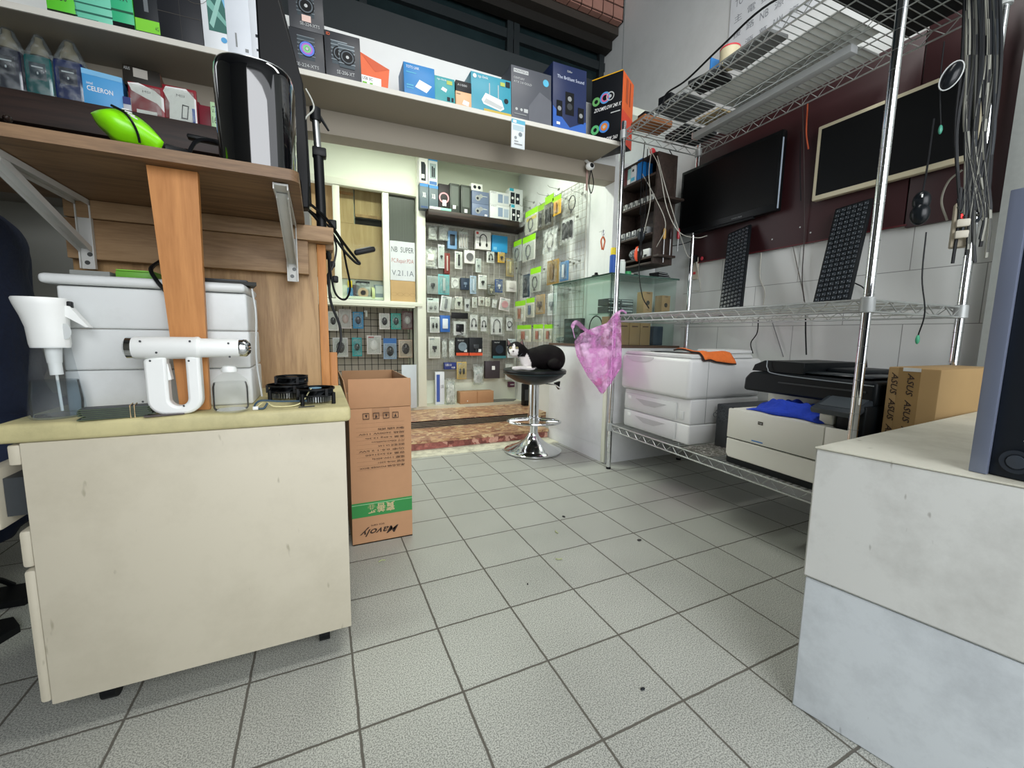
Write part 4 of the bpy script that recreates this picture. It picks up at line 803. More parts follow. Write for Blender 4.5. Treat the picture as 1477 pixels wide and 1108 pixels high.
d2 = pb('drawer', CX0 - .062, CX0 - .036, CY0 + .004, CY1 - .01, .41, .52, CAB, .006); mb = MB(); mb.box(CX0 - .035 + ox, CX0 - .001 + ox, CY0 + .02 + oy, CY1 - .03 + oy, .43, .50, DGREY); c_ = mb.build('drawer_box', d2)
d3 = pb('drawer', CX0 - .018, CX0 - .001, CY0 + .004, CY1 - .01, .335, .405, CAB, .006)
d4 = pb('drawer', CX0 - .018, CX0 - .001, CY0 + .004, CY1 - .01, .066, .33, CAB, .006)
for x in (CX0 + .06, CX1 - .06):
    for y in (CY0 + .07, CY1 - .06):
        mb = MB(); mb.cyl((x + ox - .012, y + oy, .026), (x + ox + .012, y + oy, .026), .026, BLACK); mb.cyl((x + ox, y + oy, .03), (x + ox, y + oy, .0625), .012, DGREY, n=10); mb.box(x + ox - .018, x + ox + .018, y + oy - .02, y + oy + .02, .04, .055, BLACK, .004); mb.build('caster', t)
# desk: wood panel, cleat, shelf slab, brackets, plank
W1 = wood('#ae8d62', '#866641', 3, 'oak_veneer'); W1X = wood('#a38562', '#7e6142', 3, 'oak_veneer_long', axis='x'); OR = wood('#c28548', '#a56a30', 2.5, 'orange_pine'); SLAB = wood('#86694b', '#5f4730', 4, 'desk_top_veneer', axis='x')
t = thing('wood_desk', 'wood-veneer desk back with a raised top board beside the shop entrance', 'desk', (-.25, 1.34, 0))
def dk(name, x0, x1, y0, y1, z0, z1, m, bev=.0015, par=None): mb = MB(); mb.box(x0 + .25, x1 + .25, y0 - 1.34, y1 - 1.34, z0, z1, m, bev); return mb.build(name, par or t)
dk('back_panel', -.55, .002, 1.42, 1.44, 0, 1.06, W1); dk('edge_strip', .003, .028, 1.418, 1.445, 0, 1.03, OR)
dk('edge_strip', .029, .052, 1.46, 1.5, 0, .70, OR)
dk('cleat', -.545, -.02, 1.385, 1.4195, .935, 1.03, W1X); dk('upper_rail', -.54, .05, 1.375, 1.4195, 1.031, 1.0735, W1X); dk('edge_strip', -.55, .05, 1.44, 1.50, 1.02, 1.06, W1X)
mb = MB(); c = [(-.66, 1.0)] + [(-.046 + .02 * math.cos(a), 1.02 + .02 * math.sin(a)) for a in [R(d) for d in range(-90, 1, 15)]] + [(-.026, 1.40), (-.66, 1.40)]
mb.prism([(x + .25, y - 1.34) for x, y in c], 1.0745, 1.096, SLAB, 'xy'); mb.build('top_board', t)
BRK = mat('#cccdc9', .5, .1, var=.1)
def bracket(x, label):
    t = thing('folding_bracket', label, 'bracket', (x, 1.383, .93)); w_ = .013
    mb = MB(); mb.box(-w_, w_, -.004, .0, -.02, .14, BRK, .001); [mb.box(s * w_ - .0012, s * w_ + .0012, -.012, 0, -.02, .14, BRK) for s in (-1, 1)]
    for z in (-.005, .015): mb.M = Matrix.Translation((.001, -.0045, z)); mb.disc(-.003 if z < 0 else .003, 0, .0052, -.0005, mat('#4b4d4c', .4, .5)); mb.M = Matrix()
    mb.build('wall_plate', t)
    mb = MB(); mb.box(-w_, w_, -.36, -.004, .138, .1425, BRK, .001); [mb.box(s * w_ - .0012, s * w_ + .0012, -.36, -.004, .13, .1425, BRK) for s in (-1, 1)]; mb.build('arm', t)
    mb = MB(); L_ = math.hypot(.30, .105); mb.M = Matrix.Translation((0, -.012, .03)) @ Matrix.Rotation(math.atan2(.105, -.30), 4, 'X')
    mb.box(-w_ * .85, w_ * .85, 0, L_, -.002, .002, BRK, .001); [mb.box(s * w_ * .85 - .001, s * w_ * .85 + .001, 0, L_, -.002, .012, BRK) for s in (-1, 1)]
    for f in (.3, .42, .55): mb.box(-.006, -.001, L_ * f, L_ * f + .006, -.0032, -.002, DGREY); mb.box(.002, .006, L_ * (f + .08), L_ * (f + .08) + .006, -.0032, -.002, DGREY)
    mb.build('brace', t)
bracket(-.062, 'grey folding bracket under the right end of the desk top'); bracket(-.505, 'grey folding bracket under the left end of the desk top')
mb = MB(); pts = [(-.262, .601), (-.212, .601), (-.205, 1.0735), (-.284, 1.0735)]; mb.prism([(x + .24, z - .601) for x, z in pts], 0, .014, OR)
tag(mb.build('wood_plank', loc=(-.24, 1.035, .601)), 'orange-brown wooden plank propping up the desk top in front of the white bin', 'plank')
# white ribbed bin with a lid on the pedestal
BIN = dirty('#d5d8d7', '#a9aaa4', 5, .4, .45, 'white_plastic_bin', scratch=False)
t = thing('plastic_bin', 'white plastic bin of three stacked tiers behind the wooden plank', 'bin', (-.30, 1.17, CZ + .001))
for i in range(3):
    mb = MB(); mb.box(-.150 + .001 * i, .160 - .001 * i, -.085, .085, .082 * i, .082 * i + .0812, BIN, .0045, 3); mb.build('tier', t)
mb = MB(); mb.box(-.168, .158, -.098, .09, .247, .266, BIN, .008, 3); mb.build('lid', t)
mb = MB(); mb.tube(spline([(.165, -.05, .26), (.17, -.05, .2), (.166, -.05, .1), (.172, -.04, .01)], 6), .002, LGREY, 6); mb.build('strap', t)
def Pt(px, py, y): return PY(px, py, y)
bz = CZ + .001 + .2665
mb = MB(); mb.box(-.032, .032, 0, .06, 0, .016, mat('#5f9b2e'), .003); mb.box(-.03, .03, .0, .058, .016, .019, mat('#78b83c'), .001); tag(mb.build('green_case', loc=(-.34, 1.12, bz)), 'small green case lying on the lid of the white bin', 'case')
mb = MB(); mb.prism([(-.07, -.03), (.07, -.035), (.055, .04), (-.06, .04)], 0, .008, mat('#2b2c2a', .5), 'xy'); mb.box(-.05, .05, -.02, .02, .008, .013, DGREY, .002); tag(mb.build('tablet', loc=(-.195, 1.15, bz)), 'flat black device lying at the right end of the bin lid', 'tablet')
mb = MB(); mb.prism([(-.03, -.03), (.03, -.03), (.03, .04)], 0, .012, mat('#7c7f7b', .6), 'xy'); tag(mb.build('paper_wedge', loc=(-.41, 1.15, bz)), 'grey folded paper wedge at the left end of the bin lid', 'paper')
cable('strap', 'thin black strap hanging over the front of the bin lid', [(-.30, 1.14, bz + .045), (-.305, 1.09, bz + .02), (-.29, 1.064, bz - .006), (-.275, 1.067, bz - .03)], .004, BLACK)

# spray bottle
t = thing('spray_bottle', 'large white-topped continuous spray bottle with a trigger, left on the pedestal', 'spray bottle', (-.447, 1.045, CZ + .001))
S_ = 1.0; H = .195
mb = MB(); mb.lathe([(.036, 0), (.0385, .004), (.037, .03), (.026, .125), (.026, .13)], (0, 0, 0), film('#f3f5f6', .08, .05, 'thin_plastic', 0, 5), 28); mb.build('bottle', t)
mb = MB(); mb.lathe([(0, .002), (.034, .003), (.0355, .03), (.0315, .068), (0, .068)], (0, 0, 0), glass('#e2eaef', .06), 28); mb.build('water', t)
mb = MB(); mb.cyl((.003, 0, .10), (.003, 0, .13), .010, WHITE, .012); mb.cyl((.003, 0, .10), (.006, .0, .010), .0022, WHITE, n=8); mb.cyl((.004, 0, .078), (.003, 0, .1), .009, WHITE); mb.build('dip_tube', t)
mb = MB()
pr = [(0.0265, .128, 0), (.028, .135, 0), (.029, .165, -.001), (.032, .185, -.003), (.036, .205, -.006), (.0375, .215, -.007), (.036, .218, -.007), (0.0, .2185, -.007)]
V = []; n = 28
for r_, z, dx in pr:
    for k in range(n): a = 2 * math.pi * k / n; V.append((dx + r_ * math.cos(a) * (1.0), r_ * .82 * math.sin(a), z))
F = [(i * n + k, i * n + (k + 1) % n, (i + 1) * n + (k + 1) % n, (i + 1) * n + k) for i in range(len(pr) - 1) for k in range(n)]
mb.add(V, F, WHITE, True); mb.disc(.026, .158, .009, -.012, LGREY, sz=1.6); mb.build('spray_head', t)
mb = MB(); mb.prism([(.022, .206), (.034, .204), (.058, .166), (.054, .166), (.026, .186)], -.008, .008, WHITE); mb.box(.024, .036, -.005, .005, .20, .213, BLACK, .002); mb.build('trigger', t)

# massage-gun shaped sprayer
t = thing('spray_gun', 'white U-handled sanitizing spray gun with chrome ends', 'spray gun', (-.237, .985 + .02, CZ + .001)); GX = -.237; GY = 1.005
def gp(px, py): p = PY(px, py, GY); return (p.x - GX, p.z - CZ - .001)
az = gp(270, 502)[1]; rr = .0215
mb = MB(); xa, xb, xc = gp(196, 500)[0], gp(287, 500)[0], gp(345, 500)[0]
mb.lathe([(rr * .88, xa - .004), (rr, xa), (rr, xb - .006), (rr * 1.03, xb - .004), (rr * 1.03, xb), (rr * .88, xb + .004), (rr * .86, xc), (rr * .82, xc + .002)], (0, 0, az), WHITE, 28, 'x')
for px, py in ((208, 492), (278, 492), (231, 508)): q = gp(px, py); mb.disc(q[0], q[1], .002, -rr * .99, DGREY, 10)
for px, py in ((332, 495), (334, 514)): q = gp(px, py); mb.disc(q[0], q[1], .002, -rr * .9, DGREY, 10)
mb.build('barrel', t)
mb = MB(); mb.lathe([(rr * .7, xa - .016), (rr * .96, xa - .012), (rr * .96, xa - .003), (rr * .8, xa - .003)], (0, 0, az), CHROME, 28, 'x'); mb.build('rear_ring', t)
mb = MB(); mb.lathe([(rr * .84, xc), (rr * .87, xc + .006), (rr * .8, xc + .013), (rr * .55, xc + .018), (0, xc + .019)], (0, 0, az), CHROME, 28, 'x')
for k in range(8): a = k * math.pi / 4; mb.cyl((xc + .0175, rr * .4 * math.cos(a), az + rr * .4 * math.sin(a)), (xc + .0195, rr * .4 * math.cos(a), az + rr * .4 * math.sin(a)), .002, BLACK, n=8)
mb.build('nozzle', t)
mb = MB(); out = [gp(209, 518), (gp(209, 518)[0], .03)] + [(gp(209, 518)[0] + .03 - .03 * math.cos(a), .03 - .03 * math.sin(a)) for a in [R(d) for d in range(10, 91, 10)]]
xr_ = gp(290, 518)[0]; out += [(xr_ - .03 + .03 * math.sin(a), .03 - .03 * math.cos(a)) for a in [R(d) for d in range(0, 91, 10)]] + [(xr_, az - .015)]
xi0, xi1 = gp(243, 530)[0], gp(270, 530)[0]; rm = (xi1 - xi0) / 2; zc = .016 + rm
inn = [(xi1, az - .015)] + [((xi0 + xi1) / 2 + rm * math.cos(a), zc + rm * math.sin(a)) for a in [R(d) for d in range(0, -181, -15)]] + [(xi0, az - .015)]
mb.prism(out + inn, -.013, .013, WHITE); hd = mb.build('handle', t, bevel=.005)
mb = MB()
for px, py in ((220, 520), (275, 520), (210, 578), (268, 584)): q = gp(px, py); mb.disc(q[0], q[1], .0019, -.0136, DGREY, 10)
mb.build('screws', t)
mb = MB(); a_ = gp(240, 525); mb.prism([(a_[0] - .004, a_[1]), (a_[0] + .004, a_[1]), (a_[0] + .008, a_[1] - .03), (a_[0] - .006, a_[1] - .034), (a_[0] + .001, a_[1] - .02)], -.007, .007, WHITE); mb.build('trigger', t)
# clear bottle under the barrel
t = thing('clear_bottle', 'round-shouldered clear bottle with a white cap under the gun barrel', 'bottle', (-.168, 1.0, CZ + .001))
mb = MB(); mb.lathe([(.0, .001), (.029, .001), (.033, .006), (.033, .05), (.030, .064), (.020, .074), (.011, .079), (.0105, .083)], (0, 0, 0), film('#fbfcfb', .10, .04, 'bottle_plastic', .05, 20), 30); mb.build('bottle', t)
mb = MB(); mb.lathe([(0, .004), (.028, .004), (.0305, .008), (.0305, .05), (.028, .060), (0, .060)], (0, 0, 0), glass('#fbfbfa', .03), 30); mb.build('liquid', t)
mb = MB(); mb.lathe([(.014, .081), (.0145, .085), (.012, .092), (.008, .0935), (0, .0935)], (0, 0, 0), WHITE, 20); mb.build('cap', t)
# circuit boards with rubber bands
t = thing('circuit_board_stack', 'bundle of green circuit boards held by rubber bands', 'circuit boards', (-.345, 1.0, CZ + .001), R(10)); PCB = mat('#38472f', .4, var=.5, scale=80)
for i in range(6): mb = MB(); o_ = random.uniform(-.004, .004); mb.box(-.05 + o_, .05 + o_, -.015, .015, .0035 * i, .0035 * i + .0018, PCB); mb.box(-.045 + o_, .045 + o_, -.013, .013, .0035 * i + .0018, .0035 * i + .0034, DGREY); mb.build('circuit_board', t)
for x in (.018, .024): mb = MB(); mb.tube([(x, -.0165, -.0005), (x, .0165, -.0005), (x, .0165, .0225), (x, -.0165, .0225)], .001, mat('#b79f78'), 6, True); mb.build('rubber_band', t)
# coolers
def fan(label, loc, rz, s, pins=True, blue=False):
    t = thing('cpu_fan', label, 'computer fan', loc, rz); mb = MB()
    if pins:
        for k in range(40): a = k * math.pi / 20; mb.M = Matrix.Rotation(a, 4, 'Z'); mb.box(s * .2, s * .8, -.0006, .0006, .004, .018, mat('#a9adad', .3, .9))
        mb.M = Matrix(); mb.cyl((0, 0, .003), (0, 0, .018), s * .3, STEEL); mb.build('heat_sink', t)
        mb = MB()
        for k in range(4):
            a = k * math.pi / 2 + .78; c, s_ = math.cos(a), math.sin(a); mb.tube([(c * s * .5, s_ * s * .5, .022), (c * s * 1.1, s_ * s * 1.1, .02)], .003, BLACK, 6); mb.cyl((c * s * 1.1, s_ * s * 1.1, 0), (c * s * 1.1, s_ * s * 1.1, .026), .0045, BLACK, n=10); mb.build('push_pin', t); mb = MB()
    z = .018 if pins else 0
    mb = MB(); mb.lathe([(s, z), (s, z + .004), (s * .94, z + .004), (s * .94, z)], (0, 0, 0), BLACK, 28); mb.lathe([(s * .96, z + .014), (s, z + .014), (s, z + .018), (s * .96, z + .018), (s * .96, z + .014)], (0, 0, 0), BLACK, 28)
    for k in range(4): a = k * math.pi / 2 + .4; mb.box(math.cos(a) * s - .003, math.cos(a) * s + .003, math.sin(a) * s - .003, math.sin(a) * s + .003, z, z + .018, BLACK)
    mb.build('frame', t)
    mb = MB(); mb.cyl((0, 0, z), (0, 0, z + .016), s * .35, BLACK)
    for k in range(7):
        a = k * 2 * math.pi / 7; V = []
        for u in (0, .5, 1):
            r_ = s * (.34 + .56 * u); V += [(r_ * math.cos(a + u * .3), r_ * math.sin(a + u * .3), z + .003), (r_ * math.cos(a + .6 + u * .3), r_ * math.sin(a + .6 + u * .3), z + .014)]
        mb.add(V, [(0, 1, 3, 2), (2, 3, 5, 4)], DGREY, True)
    mb.build('rotor', t)
    if blue: mb = MB(); mb.cyl((0, 0, z + .0162), (0, 0, z + .017), s * .32, mat('#6fa6c4')); mb.build('sticker', t)
    return t
fan('black fan cooler with a silver heat sink and blue sticker at the pedestal edge', (-.012, 1.06, CZ + .001), R(10), .042, True, True)
fan('black cooling fan lying behind the blue-sticker cooler', (-.075, 1.15, CZ + .001), 0, .045, True)
fan('small square-topped black fan stacked on top of the rear cooler', (-.065, 1.15, CZ + .039), 0, .036, False)
cable('fan_wire', 'cream fan wire looping over the black coolers', [(-.02, 1.04, CZ + .037), (-.045, 1.02, CZ + .006), (-.09, 1.01, CZ + .004), (-.11, 1.02, CZ + .014), (-.125, 1.015, CZ + .005)], .0013, mat('#d9d3a2'))
cable('fan_wire', 'blue-black fan wire curling towards the white plug', [(-.03, 1.03, CZ + .01), (-.08, 1.015, CZ + .014), (-.118, 1.01, CZ + .018), (-.128, 1.0, CZ + .006), (-.112, 1.0, CZ + .003), (-.105, 1.01, CZ + .012)], .0022, mat('#2c4656'))
mb = MB(); mb.box(-.005, .005, -.004, .004, 0, .007, WHITE, .001); tag(mb.build('wire_plug', loc=(-.126, 1.0, CZ + .001)), 'tiny white plug at the end of the fan wire', 'plug')
mb = MB(); mb.box(-.016, .016, -.003, .003, 0, .0012, DGREY); tag(mb.build('metal_strip', loc=(-.03, 1.003, CZ + .001), rz=R(6)), 'short dark strip lying at the front edge of the pedestal top', 'strip')
mb = MB(); mb.box(-.03, .03, -.006, .006, 0, .002, mat('#4a4140')); tag(mb.build('metal_strip', loc=(-.275, .99, CZ + .001), rz=R(12)), 'thin brown strip lying under the spray gun handle', 'strip')

# things on the desk top board
DT = 1.0965
# glossy black bin
t = thing('glossy_black_bin', 'glossy black bin with a rounded front standing on the desk top', 'bin', (-.104, 1.105, DT))
GL = mat('#0b0c0e', .06, 0, var=.1, coat=1)
def dshape(z, s=1.0, n=40):
    pts = []
    for k in range(n):
        a = 2 * math.pi * k / n; c, q = math.cos(a), math.sin(a); e = 2.6
        x = .075 * s * abs(c) ** (2 / e) * (1 if c > 0 else -1); y = .085 * s * abs(q) ** (2 / e) * (1 if q > 0 else -1); pts.append((x, y, z))
    return pts
mb = MB(); V = []; lv = [(0, .94), (.01, .965), (.12, .99), (.185, 1.0), (.200, .98), (.207, .94), (.209, .88), (.200, .84), (.03, .82)]
for z, s_ in lv: V += dshape(z, s_)
n = 40; F = [(i * n + k, i * n + (k + 1) % n, (i + 1) * n + (k + 1) % n, (i + 1) * n + k) for i in range(len(lv) - 1) for k in range(n)] + [tuple(range(8 * n, 9 * n)), tuple(range(n - 1, -1, -1))]
mb.add(V, F, GL, True); mb.build('body', t)
mb = MB(); mb.tube(dshape(.2085, .93), .0014, STEEL, 6, True); mb.build('rim', t)  # thin steel line put in as the highlight along the bin's lip
# bright green shell (knife-like lens outline)
t = thing('green_shell', 'bright green curved plastic shell with a black stripe on the desk top', 'plastic shell', (-.305, 1.05, DT))
LG = mat('#86e012', .3, var=.06)
def gs(px, py): p = PY(px, py, 1.05); return (p.x + .305, max(.001, p.z - DT))
edge_top = [gs(*q) for q in ((133, 164), (150, 160), (170, 159), (195, 168), (215, 183), (236, 206))]
edge_bot = [gs(*q) for q in ((133, 164), (142, 180), (155, 193), (170, 206), (205, 212), (232, 215))]
def shell(y0, y1, k0, k1, m, nm, inset=0):
    mb = MB(); T_ = spline([(a, 0, b) for a, b in edge_top], 4); B_ = spline([(a, 0, b) for a, b in edge_bot], 4); N_ = len(T_)
    def f(u, v):
        i = min(N_ - 1, int(round((k0 + (k1 - k0) * u) * (N_ - 1)))); a, b = B_[i], T_[i]; p = a.lerp(b, v)
        return (p.x, y0 - inset - .03 * math.sin(v * math.pi) * math.sin(math.pi * i / (N_ - 1)) , p.z)
    mb.grid(f, 20, 8, m); o = mb.build(nm, t, solid=.004); return o
shell(0, .02, 0, 1, LG, 'shell')
mb = MB(); mb.tube(spline([(q[0], -.033 + abs(i - 2) * .006, q[1]) for i, q in enumerate([gs(168, 160), gs(188, 172), gs(200, 186), gs(206, 200), gs(208, 213)])], 5), .0022, BLACK, 6); mb.build('stripe', t)
mb = MB()
for i in range(4): a = gs(186 + i * 4, 168 + i * 3.2); b = gs(196 + i * 4, 170 + i * 4.5); mb.tube([(a[0], -.03, a[1]), (b[0], -.031, b[1] )], .0012, WHITE, 5)
mb.build('white_marks', t)
cable('power_cable', 'black cable rising from the desk top to the glossy bin', [(-.27, 1.1, DT + .006), (-.245, 1.12, DT + .02), (-.225, 1.14, DT + .07), (-.2, 1.16, DT + .085), (-.185, 1.17, DT + .082)], .004, CABLE)
cable('power_cable', 'second black cable coiled low behind the green shell', [(-.25, 1.2, DT + .005), (-.225, 1.2, DT + .03), (-.2, 1.2, DT + .02), (-.19, 1.22, DT + .006), (-.23, 1.22, DT + .005)], .0045, CABLE)
mb = MB(); mb.box(-.022, .022, -.012, .012, 0, .03, BLACK, .006); tag(mb.build('power_plug', loc=(-.245, 1.075, DT), rz=.5), 'black plug lying beside the green shell on the desk top', 'plug')
mb = MB(); mb.box(-.03, .03, -.01, .01, 0, .009, BLACK, .003); tag(mb.build('cable_connector', loc=(-.215, 1.17, DT + .083), rz=.1), 'black connector plugged in at the left side of the glossy bin', 'connector')
# black monitor seen edge-on with arm
MX, MY = PY(395, 60, 1.35).x, 1.35
t = thing('edge_on_monitor', 'large black monitor seen almost edge-on behind the glossy bin', 'monitor', (.0, 1.45, 1.10))
mb = MB(); A = [PY(*q, 1.30) for q in ((366, -40), (392, -40), (420, 60), (437, 120), (443, 200), (446, 262), (446, 300), (436, 300), (432, 262), (425, 242), (378, 230), (374, 100))]
mb.prism([(p.x, p.z - 1.10) for p in A], -.15, -.11, mat('#06080a', .5), 'xz'); mb.build('rear_shell', t, bevel=.004)
mb = MB(); A = [PY(*q, 1.30) for q in ((384, -40), (398, -40), (440, 130), (448, 262), (441, 262), (430, 130))]
mb.prism([(p.x, p.z - 1.10) for p in A], -.11, .10, mat('#06080a', .5), 'xz'); mb.build('screen', t)
p0, p1, p2, p3 = [PY(*q, 1.42) for q in ((455, 172), (459, 222), (459, 225), (463, 300))]
t = thing('monitor_pole', 'black and silver telescopic pole behind the desk', 'stand pole', (p3.x, 1.42, p3.z))
def rel(p): return (p.x - p3.x, p.y - 1.42, p.z - p3.z)
mb = MB(); mb.cyl(rel(p1), rel(p0), .010, STEEL); mb.build('tube', t)
mb = MB(); mb.cyl(rel(p3), rel(p1), .014, BLACK); mb.cyl(rel(p3), (rel(p3)[0], 0, 1.06 - p3.z), .014, BLACK); mb.box(rel(p1)[0] - .016, rel(p1)[0] + .022, -.016, .016, rel(p1)[2] - .01, rel(p1)[2] + .016, BLACK, .004); mb.build('sleeve', t)
a = rel(p0); mb = MB(); mb.cyl((a[0], 0, a[2] - .005), (a[0], 0, a[2] + .03), .015, BLACK); mb.tube([(a[0] + .012, 0, a[2] + .01), (a[0] + .035, 0, a[2] - .025)], [.005, .003], BLACK, 8); mb.build('clamp', t)
w0 = [PY(*q, 1.33) for q in ((441, 128), (450, 145), (452, 158), (440, 172), (434, 200), (433, 246))]
cable('white_wire', 'white wire looping from the black monitor down to the desk top', w0, .0022, mat('#b9bbb2'))
# cables down the right end of the desk
cb = mat('#0d0f11', .35, var=.2)
def pxcable(label, pts, r, m=cb, name='power_cable', **k): return cable(name, label, [PY(x, y, Y) for x, y, Y in pts], r, m, **k)
pxcable('thick black cable curving from the desk end to the black handset', [(440, 288, 1.36), (470, 315, 1.4), (495, 350, 1.45), (512, 372, 1.47), (519, 380, 1.47), (512, 378, 1.47), (495, 360, 1.46), (478, 335, 1.45)], .0045)
pxcable('black cable hanging in a tall loop in front of the glazed partition', [(442, 300, 1.38), (465, 318, 1.45), (490, 345, 1.47), (500, 385, 1.47), (505, 415, 1.47), (498, 432, 1.47), (485, 425, 1.47), (478, 400, 1.47), (474, 360, 1.47)], .0035)
pxcable('black cable running straight down the orange desk edge', [(440, 298, 1.36), (462, 325, 1.42), (474, 370, 1.47), (476, 430, 1.49), (490, 470, 1.5), (491, 495, 1.5), (483, 516, 1.5), (479, 519, 1.5)], .0042)
pxcable('thin black cable twisting beside the desk edge', [(474, 330, 1.5), (485, 355, 1.5), (480, 385, 1.5), (472, 400, 1.5), (478, 430, 1.5)], .003)
t = thing('black_handset', 'slim black clip-on lamp head on a cable in front of the plywood', 'handset', PY(527, 362, 1.48))
mb = MB(); mb.M = Matrix.Rotation(R(-17), 4, 'Y'); mb.box(-.036, .032, -.012, .012, -.008, .008, BLACK, .005); mb.build('head', t)
mb = MB(); mb.M = Matrix.Rotation(R(-17), 4, 'Y'); mb.box(-.03, .02, -.0125, .0125, .006, .0095, mat('#6b6f6b', .3), .001); mb.build('strip', t)
t = thing('power_plugs', 'cluster of black plugs hanging at the orange desk edge', 'plug cluster', PY(477, 375, 1.49))
for i, (px, py, r_) in enumerate(((480, 322, .012), (474, 368, .009), (480, 380, .008), (484, 402, .009), (472, 405, .008))):
    p = PY(px, py, 1.49) - t.location; mb = MB(); mb.box(p.x - r_, p.x + r_, -.01, .01, p.z - r_ * 1.2, p.z + r_ * 1.2, BLACK, .004); mb.build('plug', t)
t.location.y = 1.51

# ------------------------------------------------------------------ tall open carton
t = thing('tall_carton', 'tall open brown carton with upside-down printing and a green band', 'carton', (.191, 1.51, 0)); W_, D_ = .213, .42
INK = mat('#35241a', .7); GRN = mat('#2f8a44', .6)
mb = MB(); mb.box(-W_ / 2, W_ / 2, 0, .004, 0, .50, CARD); mb.box(-W_ / 2, W_ / 2, D_ - .004, D_, 0, .50, CARDIN)
mb.box(-W_ / 2, -W_ / 2 + .004, .004, D_ - .004, 0, .50, CARDIN); mb.box(W_ / 2 - .004, W_ / 2, .004, D_ - .004, 0, .50, CARD); mb.box(-W_ / 2, W_ / 2, 0, D_, 0, .004, CARD)
H_ = .50
it = [('r', 0, 1, .205, .315, GRN), ('r', 0, 1, .298, .302, mat('#9fd0a0')), ('t', '寶善番', .24, .7, .225, .295, mat('#c9b58c'), dict(flip=True, bold=True)), ('t', 'Mavoly', .18, .78, .055, .125, INK, dict(flip=True, bold=True, skew=.15)), ('t', 'eco care', .3, .52, .128, .14, INK, dict(flip=True))]
for i in range(12): it.append(('r', .1, .88, .555 + i * .031, .556 + i * .031, mat('#7c5a40')))
rows = ['產品名稱 POWER BOX', '型號 MVB-2201', '電壓 110V-60Hz', '容量 42.5x21x60', '功率 0.8-1.2 kW', '額定電流 5A 2.4A', '尺寸 430x210x600mm', '重量 5.6kg 12.3lb', '規格 2600W 110V', '製造商']
for i, s_ in enumerate(rows): it.append(('t', s_, .14 + .1 * ((i * 7) % 4), .88, .562 + i * .031, .578 + i * .031, INK, dict(flip=True)))
for i, x in enumerate((.21, .37, .53, .68)):
    it += [('r', x, x + .1, .925, .93, INK), ('r', x, x + .1, .965, .97, INK), ('r', x, x + .008, .93, .965, INK), ('r', x + .092, x + .1, .93, .965, INK), ('p', [(x + .03, .935), (x + .07, .935), (x + .05, .96)] if i % 2 else [(x + .03, .955), (x + .07, .96), (x + .06, .935)], INK)]
art(mb, W_, H_, it, y=-.0005)
mb.box(-.03, .03, -.0006, 0, .47, .50, mat('#a57a55', .25)); mb.build('body', t)
mb = MB(); mb.box(-W_ / 2, W_ / 2, .0, .004, .502, .605, CARD, .001); mb.build('front_flap', t)
mb = MB(); mb.box(-W_ / 2, W_ / 2, D_ - .004, D_, .502, .60, CARDIN, .001); mb.build('rear_flap', t)
mb = MB(); mb.box(W_ / 2 - .002, W_ / 2 + .002, .006, D_ - .006, .502, .60, CARDIN, .001); mb.build('side_flap', t)
mb = MB(); mb.M = Matrix.Translation((-W_ / 2, 0, .502)) @ Matrix.Rotation(R(-8), 4, 'Y'); mb.box(-.002, .002, .006, D_ - .006, 0, .10, CARDIN, .001); mb.build('side_flap', t)
mb = MB(); mb.box(-.06, .06, 0, .003, 0, .36, mat('#c4ccd2', .5), .001); tag(mb.build('grey_board', loc=(.66, 3.40, .151)), 'pale grey board standing behind the tall carton', 'board')

# ================================================================== bar stool and cat
SX, SY = 1.266, 2.36
t = thing('bar_stool', 'chrome gas-lift bar stool with a round black padded seat', 'bar stool', (SX, SY, .0065))
mb = MB(); mb.lathe([(.19, 0), (.19, .006), (.185, .010), (.15, .022), (.10, .045), (.06, .075), (.04, .10), (.034, .115), (.033, .12)], (0, 0, 0), CHROME, 48); mb.build('base', t)
mb = MB(); mb.cyl((0, 0, .118), (0, 0, .18), .030, CHROME, n=28); mb.cyl((0, 0, .18), (0, 0, .46), .0335, CHROME, n=28); mb.lathe([(.031, .176), (.0345, .177), (.0345, .183), (.031, .184)], (0, 0, 0), BLACK, 28); mb.build('column', t)
mb = MB(); ring = [(.03 * 0 + .17 * math.cos(a) * 1.0, .105 * math.sin(a) - .05, .205) for a in [2 * math.pi * k / 36 for k in range(36)]]
mb.tube(ring, .0085, CHROME, 10, True); mb.tube([(-.03, 0, .205), (-.16, -.03, .205)], .007, CHROME, 8); mb.tube([(.03, 0, .205), (.16, -.03, .205)], .007, CHROME, 8)
mb.cyl((0, 0, .19), (0, 0, .22), .038, CHROME, n=28); fr = mb.build('foot_ring', t); fr.rotation_euler.z = -.42
LEA = mat('#15191b', .32, var=.2, scale=60, bump=.15)
mb = MB(); mb.lathe([(0, .442), (.05, .443), (.12, .462), (.175, .493), (.202, .520), (.207, .531), (.203, .541), (.19, .545), (.16, .538), (.11, .530), (0, .526)], (0, 0, 0), LEA, 56); mb.build('seat', t)
mb = MB(); mb.lathe([(.2035, .5165), (.2055, .5185), (.2035, .5205)], (0, 0, 0), mat('#26393c', .4), 56); mb.build('piping', t)
mb = MB(); mb.tube([(.02, -.02, .45), (.13, -.05, .44), (.165, -.06, .415)], [.005, .005, .006], CHROME, 8); mb.build('lever', t)
mb = MB(); mb.prism([(.125, .452), (.165, .462), (.158, .408)], -.055, -.035, BLACK); mb.build('lever_housing', t)

